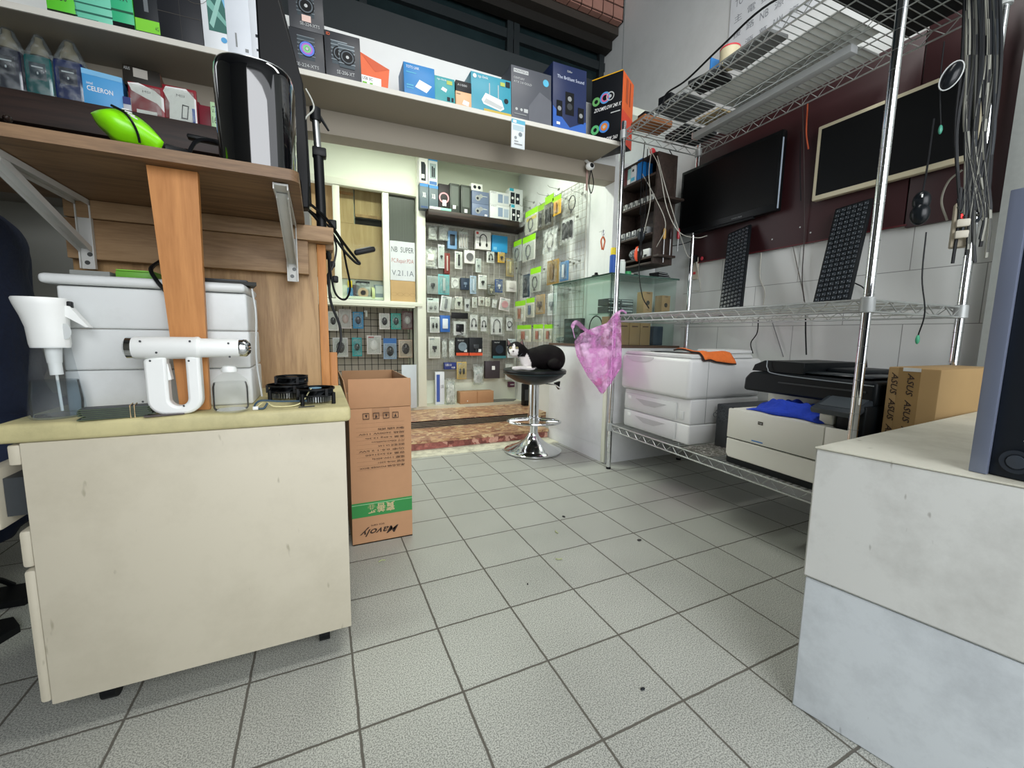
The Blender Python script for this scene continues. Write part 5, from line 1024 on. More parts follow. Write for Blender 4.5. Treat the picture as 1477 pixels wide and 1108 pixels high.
def meta(name, els, res, thr=.6, parent=None, m=None, colour=None, loc=None, rz=0):
    mbd = bpy.data.metaballs.new('tmp_meta'); mbd.resolution = res; mbd.render_resolution = res; mbd.threshold = thr
    for e in els:
        c, r = e[0], e[1]; b = mbd.elements.new(type='ELLIPSOID' if len(e) > 2 else 'BALL'); b.co = c; b.radius = r
        if len(e) > 2: b.size_x, b.size_y, b.size_z = e[2]
        if len(e) > 3: b.rotation = e[3]
    o = bpy.data.objects.new('tmp_meta', mbd); COL.objects.link(o)
    dg = bpy.context.evaluated_depsgraph_get(); dg.update(); me = bpy.data.meshes.new_from_object(o.evaluated_get(dg)); bpy.data.objects.remove(o); bpy.data.metaballs.remove(mbd)
    me.name = name; me.materials.clear()
    for q in (m if isinstance(m, list) else [m]): me.materials.append(q)
    me.polygons.foreach_set('use_smooth', [True] * len(me.polygons))
    if colour:
        at = me.color_attributes.new('fur', 'FLOAT_COLOR', 'POINT')
        for i, v in enumerate(me.vertices): at.data[i].color = colour(v.co)
    o = bpy.data.objects.new(name, me); COL.objects.link(o)
    if parent: o.parent = parent
    if loc is not None: o.location = loc; o.rotation_euler = (0, 0, rz)
    return o
def fur():
    m = bpy.data.materials.new('cat_fur'); m.use_nodes = True; nt = m.node_tree; N = nt.nodes; L = nt.links; b = N['Principled BSDF']
    a = N.new('ShaderNodeVertexColor'); a.layer_name = 'fur'; tc = N.new('ShaderNodeTexCoord'); nz = N.new('ShaderNodeTexNoise'); nz.inputs['Scale'].default_value = 160; L.new(tc.outputs['Object'], nz.inputs[0])
    mx = N.new('ShaderNodeMix'); mx.data_type = 'RGBA'; mx.blend_type = 'OVERLAY'; mx.inputs[0].default_value = .3; L.new(a.outputs[0], mx.inputs[6]); L.new(nz.outputs[0], mx.inputs[7])
    L.new(mx.outputs[2], b.inputs['Base Color']); b.inputs['Roughness'].default_value = .75; b.inputs['Specular IOR Level'].default_value = .2
    bp = N.new('ShaderNodeBump'); bp.inputs['Strength'].default_value = .5; bp.inputs['Distance'].default_value = .004; L.new(nz.outputs[0], bp.inputs['Height']); L.new(bp.outputs[0], b.inputs['Normal']); return m
# cat lies curled like a loaf, head to the left of the picture, chest and paws white
BK, WT_, PK_ = lin('#100d0d'), lin('#f0ece8'), lin('#c89a94')
HC = Vector((-.128, -.03, .108))
def catcol(p):
    d = p - HC; n_ = noise.noise(p * 40) * .006
    if d.length < .066:
        # blaze: white muzzle and nose stripe on the camera-facing side
        fx = d.x + .012; 
        if d.y < -.004 and d.z < .004 + n_ and abs(fx) < .028 + d.z * .2: return WT_
        if d.y < -.01 and abs(fx) < .011 - (d.z) * .22 + n_ and d.z < .032: return WT_
        if d.z < -.034: return WT_
        return BK
    if p.x < -.035 + n_ and p.y < .04 and p.z < .10 and (p.x + p.z * .55) < -.012: return WT_
    if p.z < .016 and p.x < .0 and p.y < .0: return WT_
    return BK
I_ = (1, 0, 0, 0)
E_ = [((.075, .03, .072), .10, (1.0, .75, .82)), ((.02, .02, .066), .085, (.9, .75, .8)), ((.125, .02, .055), .075, (.75, .85, .85)), ((-.03, .0, .062), .07, (.7, .7, .95)),
      ((-.075, -.012, .07), .05, (.8, .8, 1.0)), ((-.06, -.02, .04), .045, (.8, .8, .9)),
      (tuple(HC), .064, (1.0, .92, .82)), ((-.140, -.062, .094), .030, (1, .8, .7)), ((-.095, -.02, .098), .04, (.9, .9, .9)),
      ((-.095, -.055, .016), .028, (1.6, .8, .5)), ((-.13, -.065, .014), .022, (1.2, .8, .6)), ((-.05, -.07, .015), .028, (1.7, .75, .5)), ((.10, -.04, .035), .035, (1.3, .6, .8))]
E_ = [(c, r * 1.35, s) for c, r, s in E_]
t = thing('black_and_white_cat', 'black and white cat resting on the black bar stool seat', 'cat', (SX + .01, SY - .01, .54), -.43); t.scale = (1.08, 1.1, 1.25)
FURM = fur(); body = meta('body', E_, .006, .6, t, FURM, catcol)
for side, (ex, ey, ez, tx, tz_) in enumerate(((-.163, -.012, .134, -.182, .164), (-.098, -.03, .135, -.090, .162))):
    mb = MB(); mb.prism([(ex - .02, ez - .012), (ex + .02, ez - .008), (tx, tz_)], ey - .006, ey + .006, BLACK); 
    mb.prism([(ex - .011, ez - .005), (ex + .012, ez - .003), ((tx + ex) / 2 + (tx - ex) * .3, (tz_ + ez) / 2 + .01)], ey - .0075, ey - .006, mat('#8a6a66', .7)); mb.build('ear', t, bevel=.003)
for ex in (-.158, -.122):
    mb = MB(); mb.ell((ex, -.080, .118), .0075, .004, .0055, mat('#c8bd8a', .15), 8); mb.ell((ex, -.084, .118), .0022, .0015, .005, BLACK, 6); mb.build('eye', t)
mb = MB(); mb.ell((-.143, -.0925, .102), .0055, .003, .0035, mat('#4a3434', .4), 6); mb.tube([(-.143, -.091, .098), (-.143, -.089, .093)], .0008, BLACK, 5); mb.build('nose', t)
mb = MB(); mb.tube(spline([(-.115, -.07, .07), (-.098, -.06, .083), (-.082, -.05, .1)], 5), .0022, DGREY, 6); mb.build('collar', t)
mb = MB(); mb.tube(spline([(.15, .06, .03), (.10, .12, .02), (.04, .14, .016), (-.03, .14, .015)], 6), [.014] * 12 + [.013] * 6 + [.008], FURM, 10)
tl = mb.build('tail', t); at = tl.data.color_attributes.new('fur', 'FLOAT_COLOR', 'POINT'); [setattr(d, 'color', BK) for d in at.data]

# ================================================================== white counter and glass display case
WC = dirty('#e3e5e6', '#b5b7b6', 4, .35, .4, 'white_counter_panel', scratch=False)
t = thing('white_counter', 'white counter carrying the glass display case beside the bar stool', 'counter', (1.80, 2.28, 0))
def wc(name, x0, x1, y0, y1, z0, z1, m=WC, bev=.002): mb = MB(); mb.box(x0 - 1.8, x1 - 1.8, y0 - 2.28, y1 - 2.28, z0, z1, m, bev); return mb.build(name, t)
_mb = MB(); _mb.prism([(x - 1.8, y - 2.28) for x, y in ((1.545, 1.955), (2.095, 1.955), (2.095, 2.195), (1.715, 2.195), (1.715, 2.64), (1.545, 2.64))], 0, .70, WC, 'xy'); _mb.build('body', t); wc('side_panel', 1.538, 1.5445, 1.99, 2.63, .10, .695); _mb = MB(); _mb.prism([(x - 1.8, y - 2.28) for x, y in ((1.535, 1.95), (2.095, 1.95), (2.095, 2.195), (1.715, 2.195), (1.715, 2.65), (1.535, 2.65))], .7005, .715, mat('#5d4a3c', .5), 'xy'); _mb.build('top', t); wc('trim_strip', 1.536, 1.545, 1.955, 1.988, .005, .695, CREAMT)
t = thing('glass_display_case', 'frameless glass display case on the white counter', 'display case', (1.62, 2.28, .7155))
GS = glass('#f2f8f5', .10)
def gc(name, x0, x1, y0, y1, z0, z1, m=GS): mb = MB(); mb.box(x0 - 1.62, x1 - 1.62, y0 - 2.28, y1 - 2.28, z0 - .7155, z1 - .7155, m); return mb.build(name, t)
gc('left_pane', 1.545, 1.549, 1.97, 2.62, .716, 1.125); gc('front_pane', 1.55, 2.05, 1.962, 1.966, .716, 1.125); gc('top_pane', 1.54, 2.07, 1.96, 2.19, 1.126, 1.134, glass('#dcebe4', .10)); gc('top_pane', 1.54, 1.71, 2.191, 2.63, 1.126, 1.134, glass('#dcebe4', .10))
gc('shelf_pane', 1.555, 2.04, 1.975, 2.19, .90, .906, glass('#e6f2ec', .06))
mb = MB(); EG = mat('#3f5a50', .15)
for x, y in ((1.547, 1.964), (1.60, 1.964), (1.547, 2.622)): mb.tube([(x - 1.62, y - 2.28, 0), (x - 1.62, y - 2.28, .412)], .0025, EG, 6)
mb.box(-.08, .45, -.322, -.319, .41, .419, EG); mb.box(-.08, -.078, -.32, .35, .41, .419, EG); mb.build('edge_trim', t)
# goods in the case
KR = mat('#b88f66', .7, var=.06)
def kraft(label, x, z, w_=.075, h=.145, y=2.0, hole=True):
    mb = MB(); mb.box(-w_ / 2, w_ / 2, 0, .06, 0, h, KR, .001); art(mb, w_, h, [('c', .5, .52, .2, mat('#3a2f2a')), ('r', .3, .7, .92, .95, mat('#4b382a')), ('r', .35, .65, .2, .22, mat('#4b382a')), ('r', .3, .7, .03, .06, mat('#5b4636'))] if hole else [('r', .2, .8, .8, .85, mat('#5d2f2a'))])
    tag(mb.build('kraft_box', loc=(x, y, z)), label, 'box')
p = PY(934, 447, 2.0); kraft('upright kraft box with a round dark hole, left of the pair in the glass case', p.x, .9065, .07, .14)
p = PY(960, 447, 2.0); kraft('upright kraft box with a round dark hole, right of the pair in the glass case', p.x, .9065, .07, .125)
p = PY(888, 490, 2.0); kraft('kraft box with a dark hole low in the glass case behind the pink bag', 1.60, .7165, .08, .17)
for i, x in enumerate((1.70, 1.785, 1.87)): kraft(['plain kraft box with maroon print, left of three low in the case', 'plain kraft box with maroon print, middle of three low in the case', 'plain kraft box with maroon print, right of three low in the case'][i], x, .7165, .08, .14, 2.02, False)
mb = MB(); mb.box(-.04, .04, 0, .08, 0, .12, mat('#2a3a55', .3), .005); tag(mb.build('ink_bottle', loc=(1.96, 2.0, .7165)), 'dark blue bottle-like box low at the right end of the case', 'bottle')
for i in range(4):
    x = 1.60 if i < 2 else 1.70; z = .9065 + (i % 2) * .045; mb = MB(); mb.box(-.045, .045, 0, .10, 0, .04, DGREY if i < 2 else mat('#6b6f72', .4, .3), .002); mb.box(-.04, .04, -.001, 0, .012, .018, LGREY); mb.box(-.044, .044, -.0015, 0, .03, .034, LGREY)
    tag(mb.build('hard_drive', loc=(x, 2.0, z)), ['black metal drive, lower left in the glass case', 'black metal drive, upper left in the glass case', 'grey metal drive, lower right of the drive stacks', 'grey metal drive, upper right of the drive stacks'][i], 'hard drive')
mb = MB(); mb.box(-.10, .10, -.02, .02, 0, .17, mat('#22302f', .3), .004)
for z in (.04, .08, .12): mb.box(-.08, .08, -.0212, -.02, z, z + .02, mat('#46595a', .3))
o = mb.build('black_grille_box', loc=(1.60, 2.42, .7165), rz=-math.pi / 2); tag(o, 'dark ribbed box inside the left end of the glass case', 'box')
t = thing('cable_coil', 'black cable coil standing in the glass case behind the pink bag', 'cable', (1.62, 2.2, .7165))
mb = MB(); mb.tube([(0, .07 * math.cos(a), .10 + .08 * math.sin(a)) for a in [2 * math.pi * k / 24 for k in range(24)]], .004, CABLE, 6, True); mb.build('coil', t)
for i, y in enumerate((2.58, 2.53, 2.27)):
    mb = MB(); mb.ell((0, 0, .022), .03, .028, .022, film('#dfe6e8', .5, .1, 'crumple_film', 1.5, 90), 8); mb.ell((.0, 0, .018), .016, .016, .012, LGREY, 6)
    tag(mb.build('small_bag', loc=(1.585, y, .7165)), ['small crumpled clear bag at the far left end inside the glass case', 'small crumpled clear bag second from the far end inside the glass case', 'crumpled clear bag behind the pink carrier bag inside the case'][i], 'plastic bag')
# things on top of the case
can('spray_can', 'blue and yellow spray can on the glass case', 1.60, 2.03, 1.1345, .019, .155, mat('#2f5fb8'), mat('#e8d22c'), 'spray can', .3)
can('small_bottle', 'small white bottle with a green base on the glass case', 1.645, 2.0, 1.1345, .02, .085, mat('#d9e4dc'), WHITE, 'bottle', .15)
mb = MB(); mb.cyl((0, 0, 0), (0, 0, .02), .0205, mat('#2f9a5a')); tag(mb.build('green_cup', loc=(1.69, 2.0, 1.1345)), 'tiny green cup beside the white bottle on the glass case', 'cup')
p = PX(857, 392, 1.60); mb = MB(); mb.box(-.03, .03, -.012, .012, 0, .02, BLACK, .005); mb.box(-.02, -.005, -.01, .01, .018, .032, BLACK, .004); tag(mb.build('black_clip', loc=(1.60, 2.2, 1.1345), rz=1.4), 'small black clip on the glass case edge near the pliers', 'clip')
for i in range(3):
    mb = MB(); mb.box(-.05 + .004 * i, .05 - .003 * i, 0, .08, 0, .012, mat('#1b1d1f', .3), .003); mb.box(-.048, .048, -.001, .0, .004, .006, LGREY)
    tag(mb.build('disc_drive', loc=(1.97, 1.985 + .004 * i, 1.1345 + .0125 * i), rz=.08 * i), ['flat black drive at the bottom of the stack on the glass case', 'flat black drive in the middle of the stack on the glass case', 'flat black drive on top of the stack on the glass case'][i], 'disc drive')
mb = MB(); mb.prism([(-.06, -.04), (.07, -.03), (.05, .05), (-.05, .04)], 0, .006, mat('#6f8299', .4), 'xy'); tag(mb.build('blue_sleeve', loc=(1.82, 2.05, 1.1345)), 'flat blue-grey plastic sleeve beside the black drives', 'sleeve')
for i, x in enumerate((1.74, 1.775)): mb = MB(); mb.box(-.014, .014, 0, .02, 0, .018, BLACK if i else mat('#cfcabb'), .003); tag(mb.build('small_part', loc=(x, 2.02, 1.1345)), ['small beige plug part on the glass case', 'small black plug part on the glass case'][i], 'part')

# brown open cabinet
DB = wood('#3d3029', '#231b16', 3, 'dark_cabinet_wood', axis='y')
t = thing('open_cabinet', 'dark brown open-fronted wall cabinet crammed with parts above the glass case', 'cabinet', (1.83, 2.08, 1.19))
def oc(name, x0, x1, y0, y1, z0, z1, m=DB): mb = MB(); mb.box(x0 - 1.83, x1 - 1.83, y0 - 2.08, y1 - 2.08, z0 - 1.19, z1 - 1.19, m, .001); return mb.build(name, t)
Y0, Y1 = 1.865, 2.195; XF = 1.75
oc('back_board', 1.885, 1.90, Y0, Y1, 1.19, 1.80); oc('side_panel', XF + .005, 1.885, Y0, Y0 + .015, 1.19, 1.80); oc('side_panel', XF + .005, 1.885, Y1 - .015, Y1, 1.19, 1.80)
ZA, ZBb, ZC, ZD = [PX(915, q, XF).z - .012 for q in (262, 298, 342, 374)]
for z in (1.19, ZD, ZC, ZBb, ZA, 1.79): oc('shelf_board', XF, 1.884, Y0 + .016, Y1 - .016, z, z + .012)
oc('side_ledge', XF, 1.90, 1.80, Y0 - .001, ZBb, ZBb + .012); oc('side_ledge', XF, 1.88, 1.82, Y0 - .001, ZD, ZD + .012)
ZA += .0125; ZBb += .0125; ZC += .0125; ZD += .0125
def cb_(name, label, y0, y1, z, h, c, items=(), cat='box', d=.08):
    mb = MB(); W_ = y1 - y0; mb.box(-W_ / 2, W_ / 2, 0, d, 0, h, mat(c, .4), .001); art(mb, W_, h, items); tag(mb.build(name, loc=(XF + .004, (y0 + y1) / 2, z), rz=-math.pi / 2), label, cat)
cb_('ink_box', 'white box with a dark round picture in the brown cabinet', 2.05, 2.09, ZA, .10, '#d7dbdc', [('c', .5, .7, .2, DK), ('r', .1, .9, .1, .3, LB)])
cb_('ink_box', 'white and teal box behind the chrome post in the brown cabinet', 2.095, 2.12, ZA, .09, '#9fc9c6', [('r', 0, 1, .0, .3, WH)])
for i, y in enumerate((2.035, 2.02, 2.005)): cb_('blue_case', ['leftmost of three bright blue cases in the brown cabinet', 'middle of three bright blue cases in the brown cabinet', 'rightmost of three bright blue cases in the brown cabinet'][i], y - .013, y, ZA, .115, '#1f7fd0')
cb_('cable_box', 'dark red box at the far left of the brown cabinet', 2.125, 2.165, ZA, .1, '#5a2226')
for i in range(6): cb_('parts_tray', ['pale plastic parts tray, first from the left on the third cabinet shelf', 'pale plastic parts tray, second from the left on the third cabinet shelf', 'pale plastic parts tray, third from the left on the third cabinet shelf', 'pale plastic parts tray, fourth from the left on the third cabinet shelf', 'pale plastic parts tray, fifth from the left on the third cabinet shelf', 'pale plastic parts tray, rightmost on the third cabinet shelf'][i], 2.13 - i * .045 - .016, 2.13 - i * .045 + .016, ZBb, .032, '#b9bcb6', [('r', .1, .4, .3, 1, DK), ('r', .6, .8, 0, .6, DK)], 'tray')
for i in range(5): cb_('parts_tray', ['grey metal part, first from the left on the second cabinet shelf', 'grey metal part, second from the left on the second cabinet shelf', 'grey metal part, third from the left on the second cabinet shelf', 'grey metal part, fourth from the left on the second cabinet shelf', 'grey metal part, rightmost on the second cabinet shelf'][i], 2.14 - i * .05 - .018, 2.14 - i * .05 + .018, ZC, .04, '#85898a', [('r', .1, .9, .1, .3, DK), ('r', .2, .4, .5, .9, WH), ('r', .6, .75, .5, .9, DK)], 'part')
cb_('white_box', 'white box sticking out of the lower cabinet shelf', 1.90, 1.96, ZD, .045, '#d4d7d6', [('r', .3, .7, 0, .3, DK)])
mb = MB(); mb.ell((0, 0, .035), .05, .035, .035, film('#cfd6d8', .6, .1, 'crumple_film', 1.5, 90), 8); tag(mb.build('clear_bag', loc=(XF + .05, 2.06, ZD)), 'crumpled clear bag on the lower cabinet shelf', 'plastic bag')
mb = MB(); mb.ell((0, 0, .02), .02, .012, .02, mat('#d42a34'), 8); tag(mb.build('red_tag', loc=(1.77, 1.93, 1.8025)), 'red plastic tag on top of the brown cabinet', 'tag')
# hanging mice, screwdrivers, cables on the cabinet
def hang_mouse(name, label, p, col, trim=None, s=1, rz=0):
    t = thing(name, label, 'computer mouse', p, rz); mb = MB(); mb.ell((0, 0, 0), .024 * s, .016 * s, .042 * s, mat(col, .25), 10); mb.build('body', t)
    if trim: mb = MB(); mb.ell((-.012 * s, 0, 0), .018 * s, .0175 * s, .043 * s, mat(trim, .35), 10); mb.build('side_grip', t)
    mb = MB(); mb.box(-.003, .003, -.018 * s, -.014 * s, .012 * s, .028 * s, LGREY, .002); mb.build('wheel', t)
    mb = MB(); mb.tube(spline([(0, 0, .04 * s), (.004, 0, .12), (-.004, 0, .28)], 5), .0018, CABLE, 6); mb.build('cord', t)
hang_mouse('hanging_mouse', 'black mouse hanging in front of the brown cabinet', PX(925, 338, 1.72), '#22282d', None, 1, -1.2)
hang_mouse('hanging_mouse', 'black mouse with an orange-red side hanging below the other one', PX(922, 366, 1.70), '#25211f', '#e0502c', 1, -1.2)
for i, (px, l) in enumerate(((958, 'screwdriver with a wooden-coloured handle on the cabinet end'), (967, 'black-handled long screwdriver on the cabinet end'), (978, 'red-handled screwdriver beside the cabinet end'))):
    p = PY(px, 345, 1.845); t = thing('screwdriver', l, 'screwdriver', p); mb = MB(); mb.lathe([(.006, 0), (.009, .01), (.008, .05), (.005, .06)], (0, 0, 0), mat(['#c49a4c', '#25191a', '#a32733'][i], .3), 12); mb.build('handle', t)
    mb = MB(); mb.cyl((0, 0, -.13 + .03 * i), (0, 0, 0), .0028, STEEL, n=8); mb.build('shaft', t)
wh = mat('#b9b8ad', .5)
WP = [('pale cable arching from the cabinet top down to the multi-plug', [(935, 212, 1.75), (950, 240, 1.72), (962, 300, 1.72), (980, 335, 1.75), (1005, 343, 1.95), (1020, 340, 2.0)]),
      ('pale cable hanging straight beside the black mouse', [(940, 215, 1.74), (936, 250, 1.72), (938, 290, 1.72), (930, 330, 1.72), (926, 345, 1.72)]),
      ('pale cable crossing down to the lower cabinet shelf', [(926, 250, 1.74), (945, 285, 1.72), (960, 325, 1.75), (945, 360, 1.78)]),
      ('pale cable curving past the screwdrivers to the chrome post', [(948, 225, 1.74), (960, 270, 1.72), (975, 320, 1.8), (990, 365, 1.95), (996, 372, 2.0)])]
for l, pts in WP: cable('hanging_cable', l, [PX(*q) for q in pts], .0022, wh)
BP = [('black cable pair hanging over the brown cabinet front', [(930, 205, 1.75), (926, 250, 1.72), (923, 310, 1.72)]),
      ('thin black cable with a blue tip hanging in front of the glass case', [(934, 215, 1.75), (931, 300, 1.7), (922, 380, 1.68), (926, 425, 1.6), (936, 445, 1.6)]),
      ('black cable looping between cabinet and monitor', [(968, 355, 1.95), (985, 352, 2.0), (1005, 345, 2.05)]),
      ('dark cable bunch at the cabinet corner near the white wall', [(965, 215, 1.9), (975, 240, 1.92), (968, 285, 1.9)])]
for l, pts in BP: cable('hanging_cable', l, [PX(*q) for q in pts], .0028, CABLE)

# security camera and pliers
p = PY(851, 240, 2.15); t = thing('security_camera', 'small white security camera under the beam end', 'camera', p)
mb = MB(); mb.ell((0, 0, 0), .028, .024, .022, WHITE, 10); mb.build('housing', t); mb = MB(); mb.ell((0, -.014, 0), .016, .014, .014, BLACK, 8); mb.build('lens', t); mb = MB(); mb.cyl((0, .0, .01), (.0, .048, .05), .009, WHITE, n=12); mb.build('mount', t)
cable('hanging_cable', 'black cord loop hanging from the security camera', [p + Vector(q) for q in ((.01, 0, -.02), (.03, 0, -.09), (.015, 0, -.15), (-.004, 0, -.10), (.008, 0, -.02))], .003, CABLE)
p = PY(870, 340, 2.16); t = thing('pliers', 'pliers with orange handles hanging on the white wall end', 'pliers', p)
mb = MB(); [mb.tube(spline([(s * .002, 0, .035), (s * .006, 0, .015), (s * -.001, 0, -.005)], 5), .004, STEEL, 8) for s in (-1, 1)]; mb.build('jaws', t)
mb = MB(); mb.cyl((0, -.008, .03), (0, .042, .03), .002, STEEL, n=8); mb.build('nail', t)
for s in (-1, 1): mb = MB(); mb.tube(spline([(s * .002, 0, -.006), (s * .014, 0, -.03), (s * .010, 0, -.055), (s * .004, 0, -.085)], 5), .005, mat('#c86a42'), 8); mb.build('handle', t)
mb = MB(); mb.box(-.006, .006, -.001, .001, 0, .15, mat('#c9a79c', .6)); p = PY(846, 275, 2.19); tag(mb.build('red_label_strip', loc=p), 'narrow faded red label strip on the white wall end', 'label strip')
p = PY(868, 325, 2.19)

# ================================================================== chrome wire shelving
WR = mat('#bcc0bd', .35, .7, var=.15, scale=50); WR2 = mat('#7f8380', .4, .8, var=.2, scale=50)
t = thing('wire_shelving', 'tall chrome wire shelving unit along the right wall', 'shelving', (1.507, 1.87, 0), R(-92.7)); L_, D_ = 1.205, .53
for x, y in ((0, 0), (L_, 0), (0, D_), (L_, D_)):
    mb = MB(); mb.cyl((x, y, .012), (x, y, 2.6 if (x and not y) else 1.9), .0125, CHROME, n=20)
    k = .1
    while k < 1.85: mb.tube([(x + .0126 * math.cos(a), y + .0126 * math.sin(a), k) for a in [2 * math.pi * i / 14 for i in range(14)]], .0006, WR2, 5, True); k += .05
    pp = mb.build('post', t); mb = MB(); mb.cyl((x, y, 0), (x, y, .012), .014, BLACK, n=14); mb.build('foot', pp)
def tier(z, n, label=None):
    mb = MB(); h = .034; r = .0034
    for zz in (z, z - h):
        mb.tube([(0, 0, zz), (L_, 0, zz)], r, WR, 6); mb.tube([(0, D_, zz), (L_, D_, zz)], r, WR, 6); mb.tube([(0, 0, zz), (0, D_, zz)], r, WR, 6); mb.tube([(L_, 0, zz), (L_, D_, zz)], r, WR, 6)
    for y in (0, D_):
        k = int(L_ / .034); pts = [(L_ * i / k, y, z - (h if i % 2 else 0)) for i in range(k + 1)]; mb.tube(pts, .002, WR, 5)
    for x in (0, L_):
        k = 10; pts = [(x, D_ * i / k, z - (h if i % 2 else 0)) for i in range(k + 1)]; mb.tube(pts, .0018, WR, 5)
    for i in range(1, n): x = L_ * i / n; mb.tube([(x, 0, z), (x, D_, z)], .0017, WR, 5)
    for y in (D_ * .25, D_ * .5, D_ * .75):
        mb.tube([(0, y, z - .005), (L_, y, z - .005)], .0028, WR, 5)
    for y in (D_ * .5,):
        mb.tube([(0, y, z - h), (L_, y, z - h)], .0025, WR, 5); k = int(L_ / .05); mb.tube([(L_ * i / k, y, z - (h if i % 2 else .005)) for i in range(k + 1)], .0016, WR, 5)
    s_ = mb.build('wire_tier', t)
    for x, y in ((0, 0), (L_, 0), (0, D_), (L_, D_)): mb = MB(); mb.lathe([(.013, z - h - .004), (.019, z - h - .002), (.018, z + .006), (.013, z + .008)], (x, y, 0), mat('#a7abaa', .4, .3), 16); mb.build('collar', s_)
tier(.264, 48); tier(.885, 48); tier(1.85, 48)
mt = t.matrix_basis.copy(); TM = Matrix.Translation((1.507, 1.87, 0)) @ Matrix.Rotation(R(-92.7), 4, 'Z')
def onshelf(x, y, z): return TM @ Vector((x, y, z))
SR = R(-92.7)
# lamp tube under the top tier
mb = MB(); mb.box(-.36, .36, -.02, .02, 0, .028, mat('#a5a8a8', .4), .004); mb.box(-.365, -.36, -.02, .02, 0, .03, mat('#c9b5b0')); tag(mb.build('light_batten', loc=onshelf(.56, .30, 1.815 - .03), rz=SR), 'switched-off grey light batten under the top wire shelf', 'lamp')
# load lying on the top tier
def topload(name, label, x0, x1, y0, y1, h, c, cat, r=0, rough=.7):
    mb = MB(); mb.box(-(x1 - x0) / 2, (x1 - x0) / 2, -(y1 - y0) / 2, (y1 - y0) / 2, 0, h, mat(c, rough, var=.15), min(.003, h * .3)); tag(mb.build(name, loc=onshelf((x0 + x1) / 2, (y0 + y1) / 2, 1.8525), rz=SR + r), label, cat)
topload('cardboard_piece', 'brown cardboard piece at the far front corner of the top wire shelf', .03, .14, .02, .20, .03, '#9a6238', 'cardboard')
topload('black_tray', 'black tray at the far rear corner of the top wire shelf', .02, .17, .26, .48, .02, '#26292b', 'tray')
topload('white_board', 'white board lying along the rear of the top wire shelf', .20, .88, .40, .52, .006, '#cfd3d0', 'board')
topload('white_board', 'large white board lying in the middle of the top wire shelf', .40, .95, .14, .38, .005, '#d5d8d4', 'board')
topload('metal_plate', 'dark grey plate near the far end of the top wire shelf', .20, .38, .03, .24, .012, '#4c4f50', 'plate', .1)
topload('rubber_sheet', 'crumpled black panel in front on the top wire shelf', .42, .56, .02, .13, .02, '#2b2c2d', 'panel', .3)
topload('metal_sheet', 'grey panel lying at the front edge of the top wire shelf', .60, .80, .02, .12, .015, '#6d706f', 'panel', -.05)
topload('black_case', 'large black case at the near end of the top wire shelf', .97, 1.18, .05, .5, .06, '#1b1d1e', 'case')
topload('yellow_pad', 'yellowish pad over the rear half of the top wire shelf', .22, .36, .27, .38, .01, '#b9a67c', 'pad', .1)
mb = MB(); mb.box(-.03, .03, -.03, .03, 0, .05, BLACK, .003); mb.box(-.02, .02, -.031, -.03, .012, .038, DGREY); tag(mb.build('small_black_box', loc=onshelf(.05, .10, 1.884), rz=SR), 'small black box standing at the far end of the top wire shelf', 'box')
mb = MB(); mb.box(-.035, .035, -.03, .03, 0, .035, BLACK, .003); tag(mb.build('small_black_box', loc=onshelf(.27, .05, 1.866), rz=SR + .2), 'low black box behind the front edge of the top wire shelf', 'box')
t = thing('tape_roll', 'cream roll with a red rim standing on the top wire shelf', 'tape roll', onshelf(.58, .08, 1.874))
mb = MB(); mb.cyl((0, 0, 0), (0, 0, .06), .038, mat('#cfc6a4', .5), n=28); mb.build('roll', t); mb = MB(); mb.lathe([(.036, .058), (.0385, .058), (.0385, .064), (.036, .064)], (0, 0, 0), mat('#c8313c'), 28); mb.build('rim', t)
mb = MB(); mb.box(-.003, .003, -.03, .03, 0, .07, mat('#2a78bd'), .001); tag(mb.build('blue_card', loc=onshelf(.51, .08, 1.868), rz=SR), 'blue card standing beside the cream roll on the top wire shelf', 'card')
cable('loose_cable', 'thick black cord draped along the front edge of the top wire shelf', [onshelf(*q) for q in ((.3, -.008, 1.84), (.33, -.012, 1.875), (.45, -.015, 1.868), (.62, -.012, 1.90), (.8, 0.01, 1.94), (1.0, .12, 1.95))], .004, CABLE)
# poster on the white wall
mb = MB(); W_, H_ = .85, .50; mb.box(-W_ / 2, W_ / 2, -.002, 0, 0, H_, mat('#dfe3e6', .7))
sy = ['NB', '機', '殼', 'TO', '電', '源', '組', '裝', 'NB', '螢', '幕', '維', '修', '主', '板', 'RAM', '鍵', '盤', '電', '池', '資', '料', '救', '援', 'NB', '顯', '卡', '網', '路', '清', '潔', '系', '統']
k = 0
for r_ in range(6):
    for c_ in range(11):
        x = -W_ / 2 + .03 + c_ * .075; z = .03 + r_ * .078; mb.text(sy[(k * 5 + r_) % len(sy)], x, x + .045, z, z + .036, -.0026, mat('#8d9298', .7)); k += 1
tag(mb.build('wall_poster', loc=(2.0965, 1.32, 2.27), rz=-math.pi / 2), 'white poster of grey printed characters high on the right wall', 'poster')

# board and screens on the right wall
mb = MB(); MR = mat('#35171a', .45, var=.2, scale=6); mb.box(-.50, .50, -.018, 0, 0, .70, MR, .002)
for x, z in ((-.02, .02), (.11, .05), (.16, .015)): mb.ell((x, -.018, z + .03), .004, .002, .004, LGREY, 5)
mb.box(-.51, .51, -.02, -.018, -.002, .004, mat('#5a1f24')); tag(mb.build('mounting_board', loc=(2.0985, 1.37, 1.215), rz=-math.pi / 2), 'dark maroon mounting board behind the two wall screens', 'board')
mb = MB(); mb.box(-.16, .16, -.018, 0, 0, .74, MR, .002); tag(mb.build('mounting_board', loc=(2.0985, .705, 1.205), rz=-math.pi / 2), 'second dark maroon board behind the hanging mice', 'board')
SCR = mat('#050607', .35, 0, var=.2)
rp = rectp(983, 197, 1124, 325, 'x', 2.02); y0, y1 = PX(983, 260, 2.02).y, PX(1124, 260, 2.02).y; z0 = 1.385; z1 = 1.755
